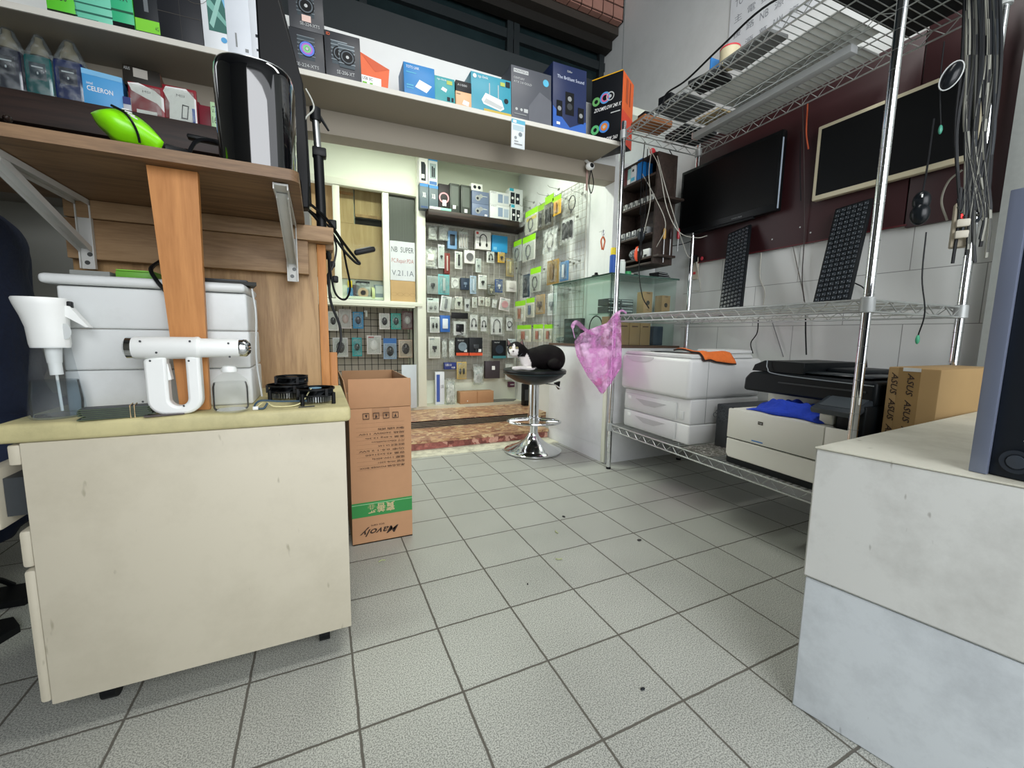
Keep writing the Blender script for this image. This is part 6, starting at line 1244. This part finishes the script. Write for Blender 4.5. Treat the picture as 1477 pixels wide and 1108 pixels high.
t = thing('wall_monitor', 'black-framed wall monitor, far one of the two', 'monitor', (2.02, (y0 + y1) / 2, z0), -math.pi / 2); W_ = y0 - y1; H_ = z1 - z0
mb = MB(); mb.box(-W_ / 2, W_ / 2, 0, .035, 0, H_, mat('#0b0e10', .35), .006); mb.box(-W_ * .3, W_ * .3, -.004, .02, -.012, .004, BLACK, .004); mb.box(-.06, .06, .035, .06, .1, .2, BLACK); mb.build('bezel', t)
mb = MB(); mb.box(-W_ / 2 + .018, W_ / 2 - .014, -.0012, 0, .035, H_ - .018, SCR); mb.build('screen', t)
mb = MB(); mb.text('SAMSUNG', .06, .12, .012, .019, -.0012, GREY); mb.box(W_ / 2 - .0015, W_ / 2 + .0008, .002, .01, .01, H_ * .9, mat('#a9b6c4', .2)); mb.build('badge', t)
y0, y1 = PX(1168, 250, 2.0).y, PX(1395, 200, 2.0).y - .02; z0, z1 = 1.385, 1.70
t = thing('wall_monitor', 'cream-framed wall monitor, near one of the two', 'monitor', (2.03, (y0 + y1) / 2, z0), -math.pi / 2); W_ = y0 - y1; H_ = z1 - z0; CF = mat('#c9c1a4', .4)
mb = MB(); mb.box(-W_ / 2, W_ / 2, 0, .03, 0, H_, CF, .005); mb.box(-.06, .06, .03, .06, .1, .2, BLACK); mb.build('bezel', t)
mb = MB(); mb.box(-W_ / 2 + .016, W_ / 2 - .016, -.0012, 0, .02, H_ - .016, SCR); mb.build('screen', t)
mb = MB(); mb.ell((W_ / 2 - .05, -.001, .009), .003, .002, .003, mat('#ffb020', .4, emit=3), 6); mb.build('power_light', t)
# keyboards leaning between shelf and wall
def keyboard(label, pb0, pb1, pt0, pt1, zb, Xb, Xt):
    # pixel corners of the slanted keyboard: bottom left/right, top left/right
    a = PX(*pb0, Xb); b = PX(*pb1, Xb); c = PX(*pt0, Xt); a.z = b.z = zb
    u = (b - a); W_ = u.length; u.normalize(); m_ = (a + b) / 2; cc = (PX(*pt0, Xt) + PX(*pt1, Xt)) / 2; v = (cc - m_); H_ = v.length; v.normalize(); u = (u - v * u.dot(v)).normalized(); n_ = v.cross(u); n_ = -n_ if n_.x > 0 else n_
    t = thing('keyboard', label, 'keyboard', m_); M_ = Matrix((u, v, n_)).transposed().to_4x4()
    if M_.determinant() < 0: pass
    M3 = Matrix.Rotation(R(90), 4, 'X')
    # local: x along width, y along length, z out of the keys
    mb = MB(); mb.M = M_; mb.box(-W_ / 2, W_ / 2, 0, H_, 0, .016, mat('#14181b', .5), .005); mb.build('base', t)
    mb = MB(); mb.M = M_; KC_ = mat('#2b3136', .35); PR = mat('#868d92', .6)
    nx, ny = 6, 21; gx, gy = (W_ - .014) / nx, (H_ - .02) / ny
    for i in range(nx):
        for j in range(ny):
            x0 = -W_ / 2 + .007 + i * gx; yy = .01 + (ny - 1 - j) * gy; 
            mb.box(x0 + gx * .1, x0 + gx * .9, yy + gy * .1, yy + gy * .9, .016, .021, KC_, .0015, 1); mb.box(x0 + gx * .36, x0 + gx * .52, yy + gy * .42, yy + gy * .58, .0211, .0214, PR)
    mb.build('keys', t)
    p0 = m_ + Vector((.0, -.03, 0)); return t
keyboard('black keyboard leaning below the far wall monitor', (1040, 441), (1072, 441), (1052, 334), (1086, 330), .889, 1.90, 2.06)
keyboard('larger black keyboard leaning below the cream-framed monitor', (1174, 433), (1227, 431), (1210, 298), (1258, 294), .889, 1.88, 2.06)

# hanging mice and cable clutter at the right end
t = thing('hanging_mouse', 'large black mouse hanging low in front of the near chrome post gap', 'computer mouse', PX(1328, 300, 1.72))
for nm, c, sz_ in (('palm_rest', (0, 0, -.018), (.024, .018, .034)), ('body', (0, .002, .02), (.022, .015, .032))): mb = MB(); mb.ell(c, *sz_, mat('#13171a', .22), 12); mb.build(nm, t)
mb = MB(); mb.box(-.002, .002, -.016, -.010, .028, .038, WHITE, .001); mb.build('wheel', t); mb = MB(); mb.tube(spline([(0, 0, .05), (.003, 0, .12), (.004, 0, .26)], 6), .0025, CABLE, 6); mb.build('cord', t); t.rotation_euler.z = -1.2
t = thing('hanging_mouse', 'black mouse with a pale rim hanging high beside the cable bundle', 'computer mouse', PX(1372, 110, 1.75)); mb = MB(); mb.ell((0, 0, 0), .021, .014, .038, mat('#16191c', .2), 10); mb.build('body', t); mb = MB(); mb.tube([(.022 * math.cos(a), -.004, .039 * math.sin(a)) for a in [2 * math.pi * k / 24 for k in range(24)]], .0018, LGREY, 6, True); mb.build('rim', t)
t.rotation_euler = (0, .35, -1.2)
def plug_cable(label, pts, X_, col):
    P_ = [PX(x, y, X_) for x, y in pts]; t = thing('audio_cable', label, 'cable', P_[0]); mb = MB(); mb.tube(spline([q - P_[0] for q in P_], 6), .0018, CABLE, 6); mb.build('cord', t)
    e = P_[-1] - P_[0]; mb = MB(); mb.ell((e.x, e.y, e.z - .010), .007, .005, .014, mat(col, .4), 8); mb.build('plug', t)
plug_cable('dark cord with a green plug hanging in front of the cream-framed monitor', ((1362, 60), (1356, 120), (1357, 182)), 1.78, '#3f8f78')
plug_cable('dark cord with a green plug hanging below the middle wire shelf', ((1336, 335), (1330, 400), (1334, 450), (1324, 485)), 1.62, '#3f9f78')
bund = [CABLE, mat('#1a1d20', .4), mat('#85867c', .5), mat('#111418', .4), mat('#34362f', .5), mat('#20262b', .4)]
for i in range(34):
    x0 = 1392 + (i * 29) % 50; x1 = 1378 + (i * 17) % 46; X_ = 1.86 + (i * 7 % 7) * .018; m_ = bund[i % 6]; 
    pts = [(x0, -25, X_), (x0 - 4 + (i * 13) % 12, 80, X_), (x0 - 14 + (i * 11) % 16, 190, X_), (x1 + 6, 300, X_), (x1 - 4 + (i * 5) % 12, 380 - (i * 31) % 120, X_)]
    grey = i % 6 == 2
    cable('bundled_cable', 'grey cable in the thick cable bundle at the right wall' if grey else 'black cable in the thick cable bundle at the right wall', [PX(*q) for q in pts], .0044, m_, 'grey cables of the wall bundle' if grey else 'black cables of the wall bundle')
t = thing('power_strip', 'off-white power strip with a glowing red switch in the cable bundle', 'power strip', PX(1386, 330, 1.88)); mb = MB(); mb.box(-.022, .022, -.016, .016, -.06, .08, mat('#a89f8b', .5), .005); mb.build('body', t)
mb = MB(); mb.box(-.009, .009, -.018, -.016, .03, .042, mat('#ff3b3b', .4, emit=2)); mb.build('switch', t)
for z in (0, -.035): mb = MB(); mb.box(-.016, .016, -.035, -.016, z, z + .024, mat('#b8b3a4'), .004); mb.build('plug', t)
t.rotation_euler.z = -1.1
t = thing('power_strip', 'beige power strip with a red switch beside the maroon board', 'power strip', (2.092, 1.855, 1.12), -math.pi / 2); mb = MB(); mb.box(-.022, .022, -.014, 0, 0, .13, mat('#c4bba8', .5), .004); mb.build('body', t); mb = MB(); mb.box(-.010, .010, -.016, -.014, .03, .045, mat('#c83a3a', .4)); mb.build('switch', t); mb = MB(); mb.box(-.02, .02, -.045, -.014, .10, .14, BLACK, .004); mb.build('plug', t)
mb = MB(); mb.ell((0, 0, 0), .010, .004, .012, mat('#b8303c', .3), 8); tag(mb.build('red_guitar_pick_tag', loc=(2.07, 1.80, 1.235), rz=-math.pi / 2), 'small red heart-shaped tag on the maroon board corner', 'tag')
WCB = [('white wall cable dropping from the board between the keyboards', [(1098, 365, 2.085), (1096, 400, 2.085), (1103, 420, 2.085), (1101, 440, 2.085)], wh, .003),
  ('thin brown cord with an inline plug hanging between the monitors', [(1157, 130, 2.03), (1160, 250, 2.05), (1160, 340, 2.07), (1157, 400, 2.07), (1160, 435, 2.07)], mat('#3a2f2c'), .0022),
  ('thin grey cord curving down the tiles between the keyboards', [(1143, 352, 2.085), (1150, 385, 2.085), (1158, 420, 2.085), (1161, 437, 2.085)], mat('#6f6a64'), .002),
  ('orange and black wires beside the cream monitor frame', [(1165, 150, 2.04), (1163, 190, 2.04), (1166, 215, 2.04)], mat('#b5502c'), .003),
  ('black cord running down the wall behind the scanner', [(1162, 455, 2.08), (1162, 480, 2.08), (1163, 512, 2.08)], CABLE, .003),
  ('black cord curving down behind the white printer', [(1094, 458, 2.08), (1092, 480, 2.08), (1083, 495, 2.08), (1086, 510, 2.08)], CABLE, .0026),
  ('thin grey cord against the wall left of the scanner', [(1113, 462, 2.085), (1122, 490, 2.085), (1130, 515, 2.085)], mat('#77787a'), .002),
  ('black cord curving down beside the brand-printed carton', [(1248, 458, 2.0), (1247, 490, 2.0), (1250, 530, 2.0)], CABLE, .0028),
  ('short black cord beside the near keyboard', [(1232, 408, 2.08), (1245, 415, 2.08), (1252, 428, 2.08)], CABLE, .0026),
  ('black wire with a white tip hanging left of the cream monitor', [(1155, 190, 2.04), (1154, 240, 2.04), (1155, 290, 2.04)], CABLE, .002),
  ('grey cable loop hanging from the beige power strip', [(1003, 370, 2.07), (1008, 400, 2.07), (1010, 418, 2.07), (1000, 420, 2.07)], wh, .003),
  ('grey cable arch beside the glowing red switch', [(1388, 245, 1.9), (1368, 262, 1.9), (1358, 290, 1.9), (1366, 318, 1.9)], mat('#8c8a7e'), .0032)]
for l, pts, m_, r_ in WCB: cable('wall_cable', l, [PX(*q) for q in pts], r_, m_)

# ================================================================== printers on the bottom tier
PW = mat('#e2e3e2', .35, var=.02); PW2 = mat('#d6d8d7', .4, var=.02)
ZB = .2665
t = thing('white_laser_printer', 'large white laser printer with two paper drawers on the bottom wire shelf', 'printer', (1.545, 1.595, ZB), SR); W_ = .50
def pr_(name, x0, x1, y0, y1, z0, z1, m=PW, bev=.008, par=None): mb = MB(); mb.box(x0, x1, y0, y1, z0, z1, m, bev, 3); return mb.build(name, par or t)
pr_('lower_tray_unit', -.235, .245, .012, .46, .0, .095, PW); pr_('body', -.235, .245, .012, .46, .0955, .215, PW)
mb = MB(); mb.box(-.25, .25, -.012, .46, .2155, .405, PW, .02, 4); mb.build('front_cover', t)
mb = MB(); mb.prism([(-.244, .4052), (.245, .4052), (.235, .425), (-.22, .425)], .0, .40, PW2); mb.build('top_cover', t, bevel=.006)
mb = MB(); mb.box(.02, .20, .26, .45, .4255, .445, PW, .01); mb.build('rear_hump', t)
for i, z in enumerate((.012, .108)):
    mb = MB(); mb.box(-.225, .165, .004, .0118, z, z + .082, PW2, .003); d_ = mb.build('drawer', t)
    mb = MB(); mb.prism([(-.13, z + .062), (.10, z + .062), (.02, z + .034), (-.06, z + .034)], .0022, .004, mat('#b9bbba', .5)); mb.build('grip', d_)
    mb = MB(); mb.box(-.19, -.168, .001, .004, z + .052, z + .07, WHITE, .001); mb.build('gauge', d_)
pr_('switch', .185, .21, .007, .0118, .115, .155, PW2, .002)
mb = MB(); mb.prism([(-.1 + .11 * math.cos(a), .4 + .03 * math.sin(a)) for a in [R(d) for d in range(180, 361, 15)]], -.0135, -.0118, PW2); mb.build('cover_grip', t)
mb = MB(); mb.box(-.10, .10, .06, .16, .4252, .4275, mat('#23262b', .3), .001); mb.box(-.03, .01, .025, .04, .4252, .4265, BLACK); mb.build('control_panel', t)
mb = MB(); mb.box(.2505, .2515, .1, .101, .1, .4, GREY); mb.box(.2455, .2465, .35, .44, .10, .104, DGREY); mb.build('side_seams', t)
# orange cloth
def cloth(name, label, pts_fn, m, loc, rz=0, nu=28, nv=20, th=.004):
    mb = MB(); mb.grid(pts_fn, nu, nv, m); o = mb.build(name, loc=loc, rz=rz, solid=th); return tag(o, label, 'cloth')
def oc_fn(u, v):
    x = .10 + u * .17; y = .03 + v * .20; d = max(0, x - .232)
    z = .432 + .006 * math.sin(u * 7 + v * 4) + (.016 if (y > .22) else 0) * 0; z -= d * 1.2
    return (min(x, .262), y + .03 * u, z + .012 * math.exp(-((v - .1) / .15) ** 2))
cloth('orange_cloth', 'orange microfibre cloth draped over the corner of the white printer', oc_fn, mat('#f07a35', .9, var=.12, scale=80, bump=.4), (1.545, 1.595, ZB), SR)
mb = MB(); mb.tube(spline([oc_fn(u / 10, 0) for u in range(11)] + [oc_fn(1, v / 6) for v in range(1, 7)], 2), .004, mat('#2b1f1e'), 6); tag(mb.build('cloth_hem', loc=(1.545, 1.595, ZB), rz=SR), 'black hem of the orange cloth', 'cloth')
for o in list(COL.objects):
    if o.name == 'orange_cloth': OCL = o
for o in list(COL.objects):
    if o.name == 'cloth_hem': o.parent = OCL; o.location = (0, 0, 0); o.rotation_euler = (0, 0, 0); [o.__delitem__(k) for k in ('label', 'category')]
# crumpled plastic sheet on the shelf
mb = MB(); mb.grid(lambda u, v: (u * .16, v * .2, .003 + .006 * abs(noise.noise(Vector((u * 5, v * 5, 0))))), 14, 14, film('#c9c6bf', .45, .3, 'crumple_film', 1.5, 90)); tag(mb.build('plastic_sheet', loc=(1.48, 1.33, ZB), rz=SR), 'crumpled grey plastic sheet between the two printers', 'plastic sheet')
# dark grey box behind the multifunction printer
t = thing('dark_printer_unit', 'dark grey boxy unit with a floral-patterned side behind the multifunction printer', 'device', (1.66, 1.245, ZB), SR); pr_('body', -.06, .06, 0, .36, 0, .20, mat('#3a3e43', .5, var=.1), .006); 
mb = MB()
for k in range(14): a = k * 1.7; mb.disc(-.03 + .035 * math.cos(a) * (k / 14), .15 + .04 * math.sin(a) * (k / 14), .012, -.0006 - k * .0001, mat('#4f545a', .5), 12, ri=.009)
mb.build('pattern', t)
# multifunction printer
t = thing('multifunction_printer', 'black and white multifunction printer with raised scanner on the bottom wire shelf', 'printer', (1.475, .885, ZB), SR); IV = mat('#e3e2d8', .35, var=.02); BLK = mat('#11161a', .45)
pr_('lower_body', -.225, .225, .0, .42, .0, .20, BLK, .01)
mb = MB(); mb.prism([(-.215, .045), (-.205, .03), (.205, .03), (.215, .045), (.215, .105), (-.215, .105)], -.012, .0, IV); mb.build('paper_tray_cover', t, bevel=.003)
mb = MB(); mb.box(-.215, .14, -.014, .0, .109, .225, IV, .004); mb.box(.142, .21, -.014, .0, .109, .225, IV, .004); mb.build('front_door', t)
pr_('side_wall', -.225, -.213, .0, .42, .2, .225, BLK, .004); pr_('output_deck', -.21, .14, .0, .28, .2005, .226, IV, .006); pr_('output_wall', -.21, .06, .20, .22, .2265, .29, IV, .006); pr_('deck_stub', .10, .14, .02, .05, .2265, .262, IV, .006)
pr_('right_tower', .145, .225, .03, .42, .2005, .30, BLK, .006)
mb = MB(); mb.M = Matrix.Translation((.13, -.01, .262)) @ Matrix.Rotation(R(22), 4, 'X'); mb.box(-.04, .09, 0, .11, 0, .02, mat('#3a4147', .35), .006); mb.box(-.025, .08, .025, .095, .02, .0215, mat('#555c61', .2)); mb.build('control_panel', t)
mb = MB(); mb.prism([(-.225, .295), (.225, .295), (.225, .375), (-.16, .375), (-.2, .37), (-.222, .345)], .07, .42, BLK); mb.build('scanner', t, bevel=.01)
mb = MB(); mb.prism([(-.20, .3755), (.0, .3755), (.0, .418), (-.15, .418), (-.19, .40)], .08, .40, mat('#0d1114', .45)); mb.box(.0, .12, .2, .4, .3755, .40, BLK, .01); mb.box(-.03, .2, .09, .3, .380, .386, mat('#2a3034', .3), .003); mb.build('document_feeder', t, bevel=.006)
mb = MB(); mb.box(-.08, .2, .066, .07, .338, .343, DGREY); mb.tube(spline([(-.13, .068, .42), (-.125, .066, .39), (-.08, .065, .37), (.22, .065, .362)], 6), .002, mat('#8a9196', .2), 6); mb.build('seam', t)
mb = MB(); art(mb, .02, .012, [('r', 0, 1, 0, 1, mat('#4a4438')), ('t', 'hp', .2, .8, .15, .85, LGREY)], y=-.0152, x0=-.085, z0=.185); mb.build('badge', t); mb = MB(); mb.rect(-.105, -.06, .118, .122, -.0152, mat('#2f7fc8')); mb.build('blue_stripe', t)
BLUE = mat('#2648c8', .9, var=.15, scale=70, bump=.5)
def bl(u, v):
    x = -.16 + u * .27; y = .015 + v * .15; e = math.sin(math.pi * u) ** .6 * math.sin(math.pi * v) ** .5
    return (x + .01 * math.sin(v * 9), y + .01 * math.sin(u * 11), .2285 + e * (.034 + .040 * noise.noise(Vector((u * 5, v * 5, 1))) + .026 * abs(noise.noise(Vector((u * 6.5, v * 6.5, 3))))))
cloth('blue_cloth', 'crumpled blue cloth lying on the multifunction printer output deck', bl, BLUE, (1.475, .885, ZB), SR, 40, 30, .003)
# brand-printed carton
t = thing('flat_carton', 'brown carton with rows of black sideways lettering behind the near chrome post', 'carton', (1.55, .585, 0), R(-90)); CT = mat('#a88a5c', .75, var=.06); H_ = .69
mb = MB(); mb.box(-.055, .062, 0, .38, 0, H_, CT, .003); mb.box(-.03, .02, -.0006, 0, .0, H_, mat('#9a7c4e', .25))
for x in (-.045, -.008):
    for k in range(3):
        z = .675 - k * .078; mb.M = Matrix.Translation((x, -.0015, z)) @ Matrix.Rotation(R(90), 4, 'Y'); mb.text('ASUS', 0, .062, 0, .016, 0, INK, bold=True, skew=.1); mb.M = Matrix()
mb.build('body', t); mb = MB(); mb.box(-.02, .02, -.0015, .0, H_ - .010, H_ + .0004, mat('#d9dcdc', .15)); mb.build('tape', t)
mb = MB(); mb.box(-.10, .10, -.1, .1, 0, .012, BLACK, .003); tag(mb.build('black_slab', loc=(1.50, .60, ZB - .0)), 'black flat piece at the near end of the bottom wire shelf', 'panel')

# pink carrier bag on the far post
t = thing('pink_carrier_bag', 'translucent pink plastic carrier bag tied to the far chrome post', 'plastic bag', (1.44, 1.86, .885))
PKF = film('#f9d0f3', .5, .22, 'pink_film', 1.2, 22)
lv = [(450, 888, 892, .004), (458, 882, 893, .01), (468, 872, 893, .02), (480, 838, 893, .035), (495, 829, 893, .05), (512, 833, 893, .055), (528, 840, 893, .05), (542, 848, 885, .04), (554, 857, 877, .03), (563, 863, 871, .015), (567, 866, 868, .004)]
mb = MB(); V = []; n = 40
for (py, xa, xb, dd) in lv:
    A, Bq = PY(xa, py, 1.84), PY(xb, py, 1.84); c = (A + Bq) / 2 - t.location; w_ = (Bq - A).length / 2
    for k in range(n):
        a = 2 * math.pi * k / n; rr_ = 1 + .16 * math.sin(a * 7 + py * .05) + .08 * math.sin(a * 13 + py * .11)
        V.append((c.x + w_ * math.cos(a) * (1 + .05 * math.sin(a * 9)), c.y + dd * math.sin(a) * rr_ - .01, c.z + .006 * math.sin(a * 5 + py)))
F = [(i * n + k, i * n + (k + 1) % n, (i + 1) * n + (k + 1) % n, (i + 1) * n + k) for i in range(len(lv) - 1) for k in range(n)]
mb.add(V, F, PKF, True); mb.build('bag', t)
mb = MB(); A = [PY(x, y, 1.82) - t.location for x, y in ((829, 488), (826, 472), (831, 465), (842, 474), (856, 482), (870, 480))]; mb.tube(spline(A, 5), [.003] * 5 + [.010] * 5 + [.012] * 5 + [.010] * 5 + [.006] * 6, PKF, 10); mb.build('handle', t)
mb = MB(); A = [PY(x, y, 1.85) - t.location for x, y in ((889, 470), (892, 452), (898, 448), (903, 452))]; mb.tube(spline(A, 5), .006, PKF, 8); mb.build('handle', t)
mb = MB(); p = PY(864, 552, 1.84) - t.location; mb.ell((p.x, p.y, p.z), .028, .02, .025, mat('#cfa3b4', .7), 8); p = PY(845, 500, 1.84) - t.location; mb.ell((p.x, p.y + .01, p.z), .03, .02, .02, LGREY, 8); mb.build('contents', t)

# ================================================================== near right: white stacked boxes and computer
t = thing('white_painted_block', 'large scuffed white two-tier block in the right foreground', 'plinth', (1.3, .3, 0)); PWT = dirty('#d6d8d4', '#77746c', 3.2, .5, .45, 'scuffed_white_paint'); PWB = dirty('#d3dade', '#70757a', 4, .5, .45, 'scuffed_bluish_white_paint')
def blk(g): c = [(.875 + g, .460 - g), (1.9, .525 - g), (1.9, -.35), (1.045 + g, -.33)]; return [(x - 1.3, y - .3) for x, y in c]
mb = MB(); mb.prism(blk(.0035), .0, .2885, PWB, 'xy'); mb.build('lower_tier', t, bevel=.003)
mb = MB(); mb.prism(blk(0), .2905, .5545, PWT, 'xy'); mb.build('upper_tier', t, bevel=.004)
mb = MB(); mb.prism(blk(-.001), .5548, .558, dirty('#d0cfc0', '#8b8876', 6, .5, .5, 'worn_cream_top'), 'xy'); mb.build('top_sheet', t, bevel=.001)
t = thing('tower_computer', 'dark blue-black tower computer with a silver edge strip in the right foreground', 'computer', (.955, .27, .5585), R(-94)); 
CS = mat('#1b222c', .45, var=.08, scale=200)
mb = MB(); mb.box(.0, .205, .004, .44, 0, .432, CS, .004); mb.build('body', t)
mb = MB(); mb.box(-.003, .0175, -.004, .0035, .0, .436, mat('#8089a0', .35, .4, var=.05), .001); mb.build('edge_strip', t)
for z in (.028, .40): mb = MB(); mb.lathe([(.0, .0), (.0125, .0), (.014, .004), (.0165, .004), (.018, .0)], (.045 if z < .1 else .066, 0, z), mat('#2b323c', .3), 28, 'y'); mb.lathe([(0, -.0015), (.010, -.001), (.0115, .003)], (.045 if z < .1 else .066, 0, z), mat('#3d444e', .3), 28, 'y'); mb.build('round_button', t)
mb = MB(); mb.ell((.05, .0, .062), .001, .001, .001, LGREY, 6); mb.build('pin_light', t)

# ================================================================== person at the left edge
SK = mat('#b88470', .55, var=.06); NAVY = mat('#101d36', .85, var=.2, scale=60, bump=.3)
t = thing('person', 'person in navy clothes and sandals sitting behind the desk at the left edge', 'person', (-.745, 1.42, 0))
# body local: facing the desk (towards +x,+y)
ang = 0
E_ = [((-.02, 0, .50), .24, (.85, 1, .8)), ((-.03, 0, .66), .22, (.8, 1, 1.1)), ((-.03, 0, .84), .23, (.8, 1.1, 1.1)), ((-.02, 0, .98), .18, (.8, 1.4, .6)), ((-.02, 0, 1.08), .07), ((-.01, 0, 1.13), .06)]
def limb(a, b, ra, rb, n=7): a, b = Vector(a), Vector(b); return [(tuple(a.lerp(b, i / (n - 1))), ra + (rb - ra) * i / (n - 1)) for i in range(n)]
E_ += limb((.0, -.10, .48), (.13, -.11, .47), .12, .095) + limb((.13, -.11, .46), (-.20, -.03, .10), .09, .06)
E_ += limb((.0, .12, .48), (.20, .13, .48), .12, .095) + limb((.20, .13, .46), (-.22, .16, .10), .09, .06)
E_ += limb((-.03, -.18, .96), (-.04, -.21, .74), .08, .065) + limb((-.03, .18, .96), (-.04, .21, .74), .08, .065)
E_ += limb((-.04, -.21, .74), (.01, -.16, .65), .065, .05) + limb((-.04, .21, .74), (.01, .17, .65), .065, .05)
E_ = [(e[0], e[1] * 1.2) + tuple(e[2:]) for e in E_]
meta('clothes', E_, .02, .6, t, NAVY)
S_ = limb((-.01, 0, 1.10), (.0, 0, 1.18), .055, .055, 3) + [((.01, 0, 1.25), .115, (.85, .75, 1.0)), ((.035, 0, 1.21), .08, (.8, .7, .8)), ((.115, 0, 1.24), .02), ((.02, .085, 1.24), .022), ((.02, -.085, 1.24), .022)]
S_ += limb((-.04, -.16, .66), (-.01, -.12, .60), .04, .036, 4) + limb((-.04, .17, .66), (.0, .13, .60), .04, .036, 4)
for (hx, hy, hz) in ((.0, -.10, .58), (.02, .11, .58)):
    S_ += [((hx, hy, hz), .045, (1, .8, .5))]
    for k in range(4): S_ += limb((hx + .03, hy - .03 + k * .02, hz), (hx + .10 - abs(k - 1.5) * .01, hy - .036 + k * .024, hz - .012), .013, .010, 6)
    S_ += limb((hx, hy - .035, hz), (hx + .05, hy - .06, hz - .005), .014, .011, 5)
FT = ((-.19, -.03), (-.22, .16))
mb = MB(); mb.ell((-.015, 0, 1.28), .10, .088, .10, mat('#1a1512', .6), 10); mb.build('hair', t)
for s in (-1, 1): mb = MB(); mb.ell((.095, s * .032, 1.255), .008, .012, .008, mat('#2a211d', .2), 6); mb.build('eye', t)
mb = MB(); mb.box(.085, .097, -.022, .022, 1.187, 1.195, mat('#8f4f47', .5), .003); mb.build('mouth', t)
for fx, fy in FT:
    E2 = limb((fx - .01, fy, .10), (fx - .005, fy, .055), .045, .042, 3) + limb((fx, fy, .05), (fx + .15, fy - .01, .035), .048, .036, 6)
    for k in range(5): E2 += limb((fx + .15, fy - .038 + k * .016, .034), (fx + .20 - k * .007, fy - .042 + k * .018, .028), .013, .011, 3)
    S_ += E2
    mb = MB(); mb.prism([(fx - .06, fy - .035), (fx + .05, fy - .045), (fx + .2, fy - .055), (fx + .225, fy - .0), (fx + .19, fy + .05), (fx + .05, fy + .045), (fx - .06, fy + .035)], 0, .018, BLACK, 'xy'); mb.tube(spline([(fx + .09, fy - .055, .018), (fx + .08, fy - .03, .07), (fx + .075, fy + .02, .075), (fx + .09, fy + .055, .018)], 5), .008, BLACK, 8); mb.tube(spline([(fx + .13, fy - .055, .018), (fx + .12, fy, .062), (fx + .13, fy + .05, .018)], 5), .007, BLACK, 8); mb.build('sandal', t)
t = thing('stool_seat', 'low dark stool under the seated person at the left edge', 'stool', (-.86, 1.46, 0)); mb = MB(); mb.cyl((0, 0, .33), (0, 0, .37), .16, DGREY, n=24); mb.build('seat', t); mb = MB(); mb.cyl((0, 0, .012), (0, 0, .33), .022, DGREY); mb.build('column', t); mb = MB(); mb.cyl((0, 0, 0), (0, 0, .012), .045, DGREY); mb.build('base', t)

# bare arms and legs run on inside the clothes, so the body is one surface
S_ += limb((-.01, 0, 1.10), (-.03, 0, .50), .05, .05, 24) + limb((-.03, 0, .95), (-.03, -.18, .95), .045, .04, 9) + limb((-.03, 0, .95), (-.03, .18, .95), .045, .04, 9)
S_ += limb((-.03, -.18, .95), (-.04, -.20, .74), .04, .036, 10) + limb((-.03, .18, .95), (-.04, .20, .74), .04, .036, 10) + limb((-.04, -.20, .74), (-.04, -.16, .66), .036, .036, 5) + limb((-.04, .20, .74), (-.04, .17, .66), .036, .036, 5)
S_ += limb((-.03, 0, .50), (0, -.10, .48), .05, .05, 5) + limb((-.03, 0, .50), (0, .12, .48), .05, .05, 5) + limb((0, -.10, .48), (.12, -.11, .46), .05, .045, 6) + limb((0, .12, .48), (.19, .13, .46), .05, .045, 7)
S_ += limb((.12, -.11, .46), (-.20, -.03, .10), .045, .038, 18) + limb((.19, .13, .46), (-.23, .16, .10), .045, .038, 20)
S_ = [(e[0], e[1] * 1.2) + tuple(e[2:]) for e in S_]; meta('body', S_, .010, .6, t, SK)

# floor litter
for i, (px, py, r_, c_, l) in enumerate(((927, 995, .006, '#23272a', 'small black seed-like crumb on the near floor tile'), (761, 843, .004, '#1c1f22', 'tiny black crumb on the floor tile near the carton'), (813, 746, .008, '#2a2c2c', 'dark scrap on the floor in front of the bar stool'), (922, 780, .009, '#3c3a38', 'grey scrap on the floor in front of the wire shelving'), (650, 679, .006, '#33332f', 'dark speck on the floor near the stone step'))):
    p = PZ(px, py, .0); mb = MB(); mb.ell((0, 0, r_ * .35), r_, r_ * .6, r_ * .35, mat(c_, .6), 6); tag(mb.build('crumb', loc=p, rz=i), l, 'litter')
for i, (px, py, l) in enumerate(((551, 810, 'pale green leaf scrap on the floor by the tall carton'), (803, 768, 'curled yellowish leaf scrap on the floor in mid aisle'), (806, 807, 'curled pale scrap on the floor below the leaf scrap'))):
    p = PZ(px, py, .001); mb = MB(); mb.tube(spline([(-.012, -.003, .002), (0, .004, .003), (.012, 0, .002)], 5), [.0006] + [.0022] * 9 + [.0006], mat('#a9b184', .7), 6); tag(mb.build('leaf_scrap', loc=p, rz=i * 1.3), l, 'litter')

# drop stray names produced by building, keep children clean
for o in COL.objects:
    if o.parent and 'category' in o: del o['category']
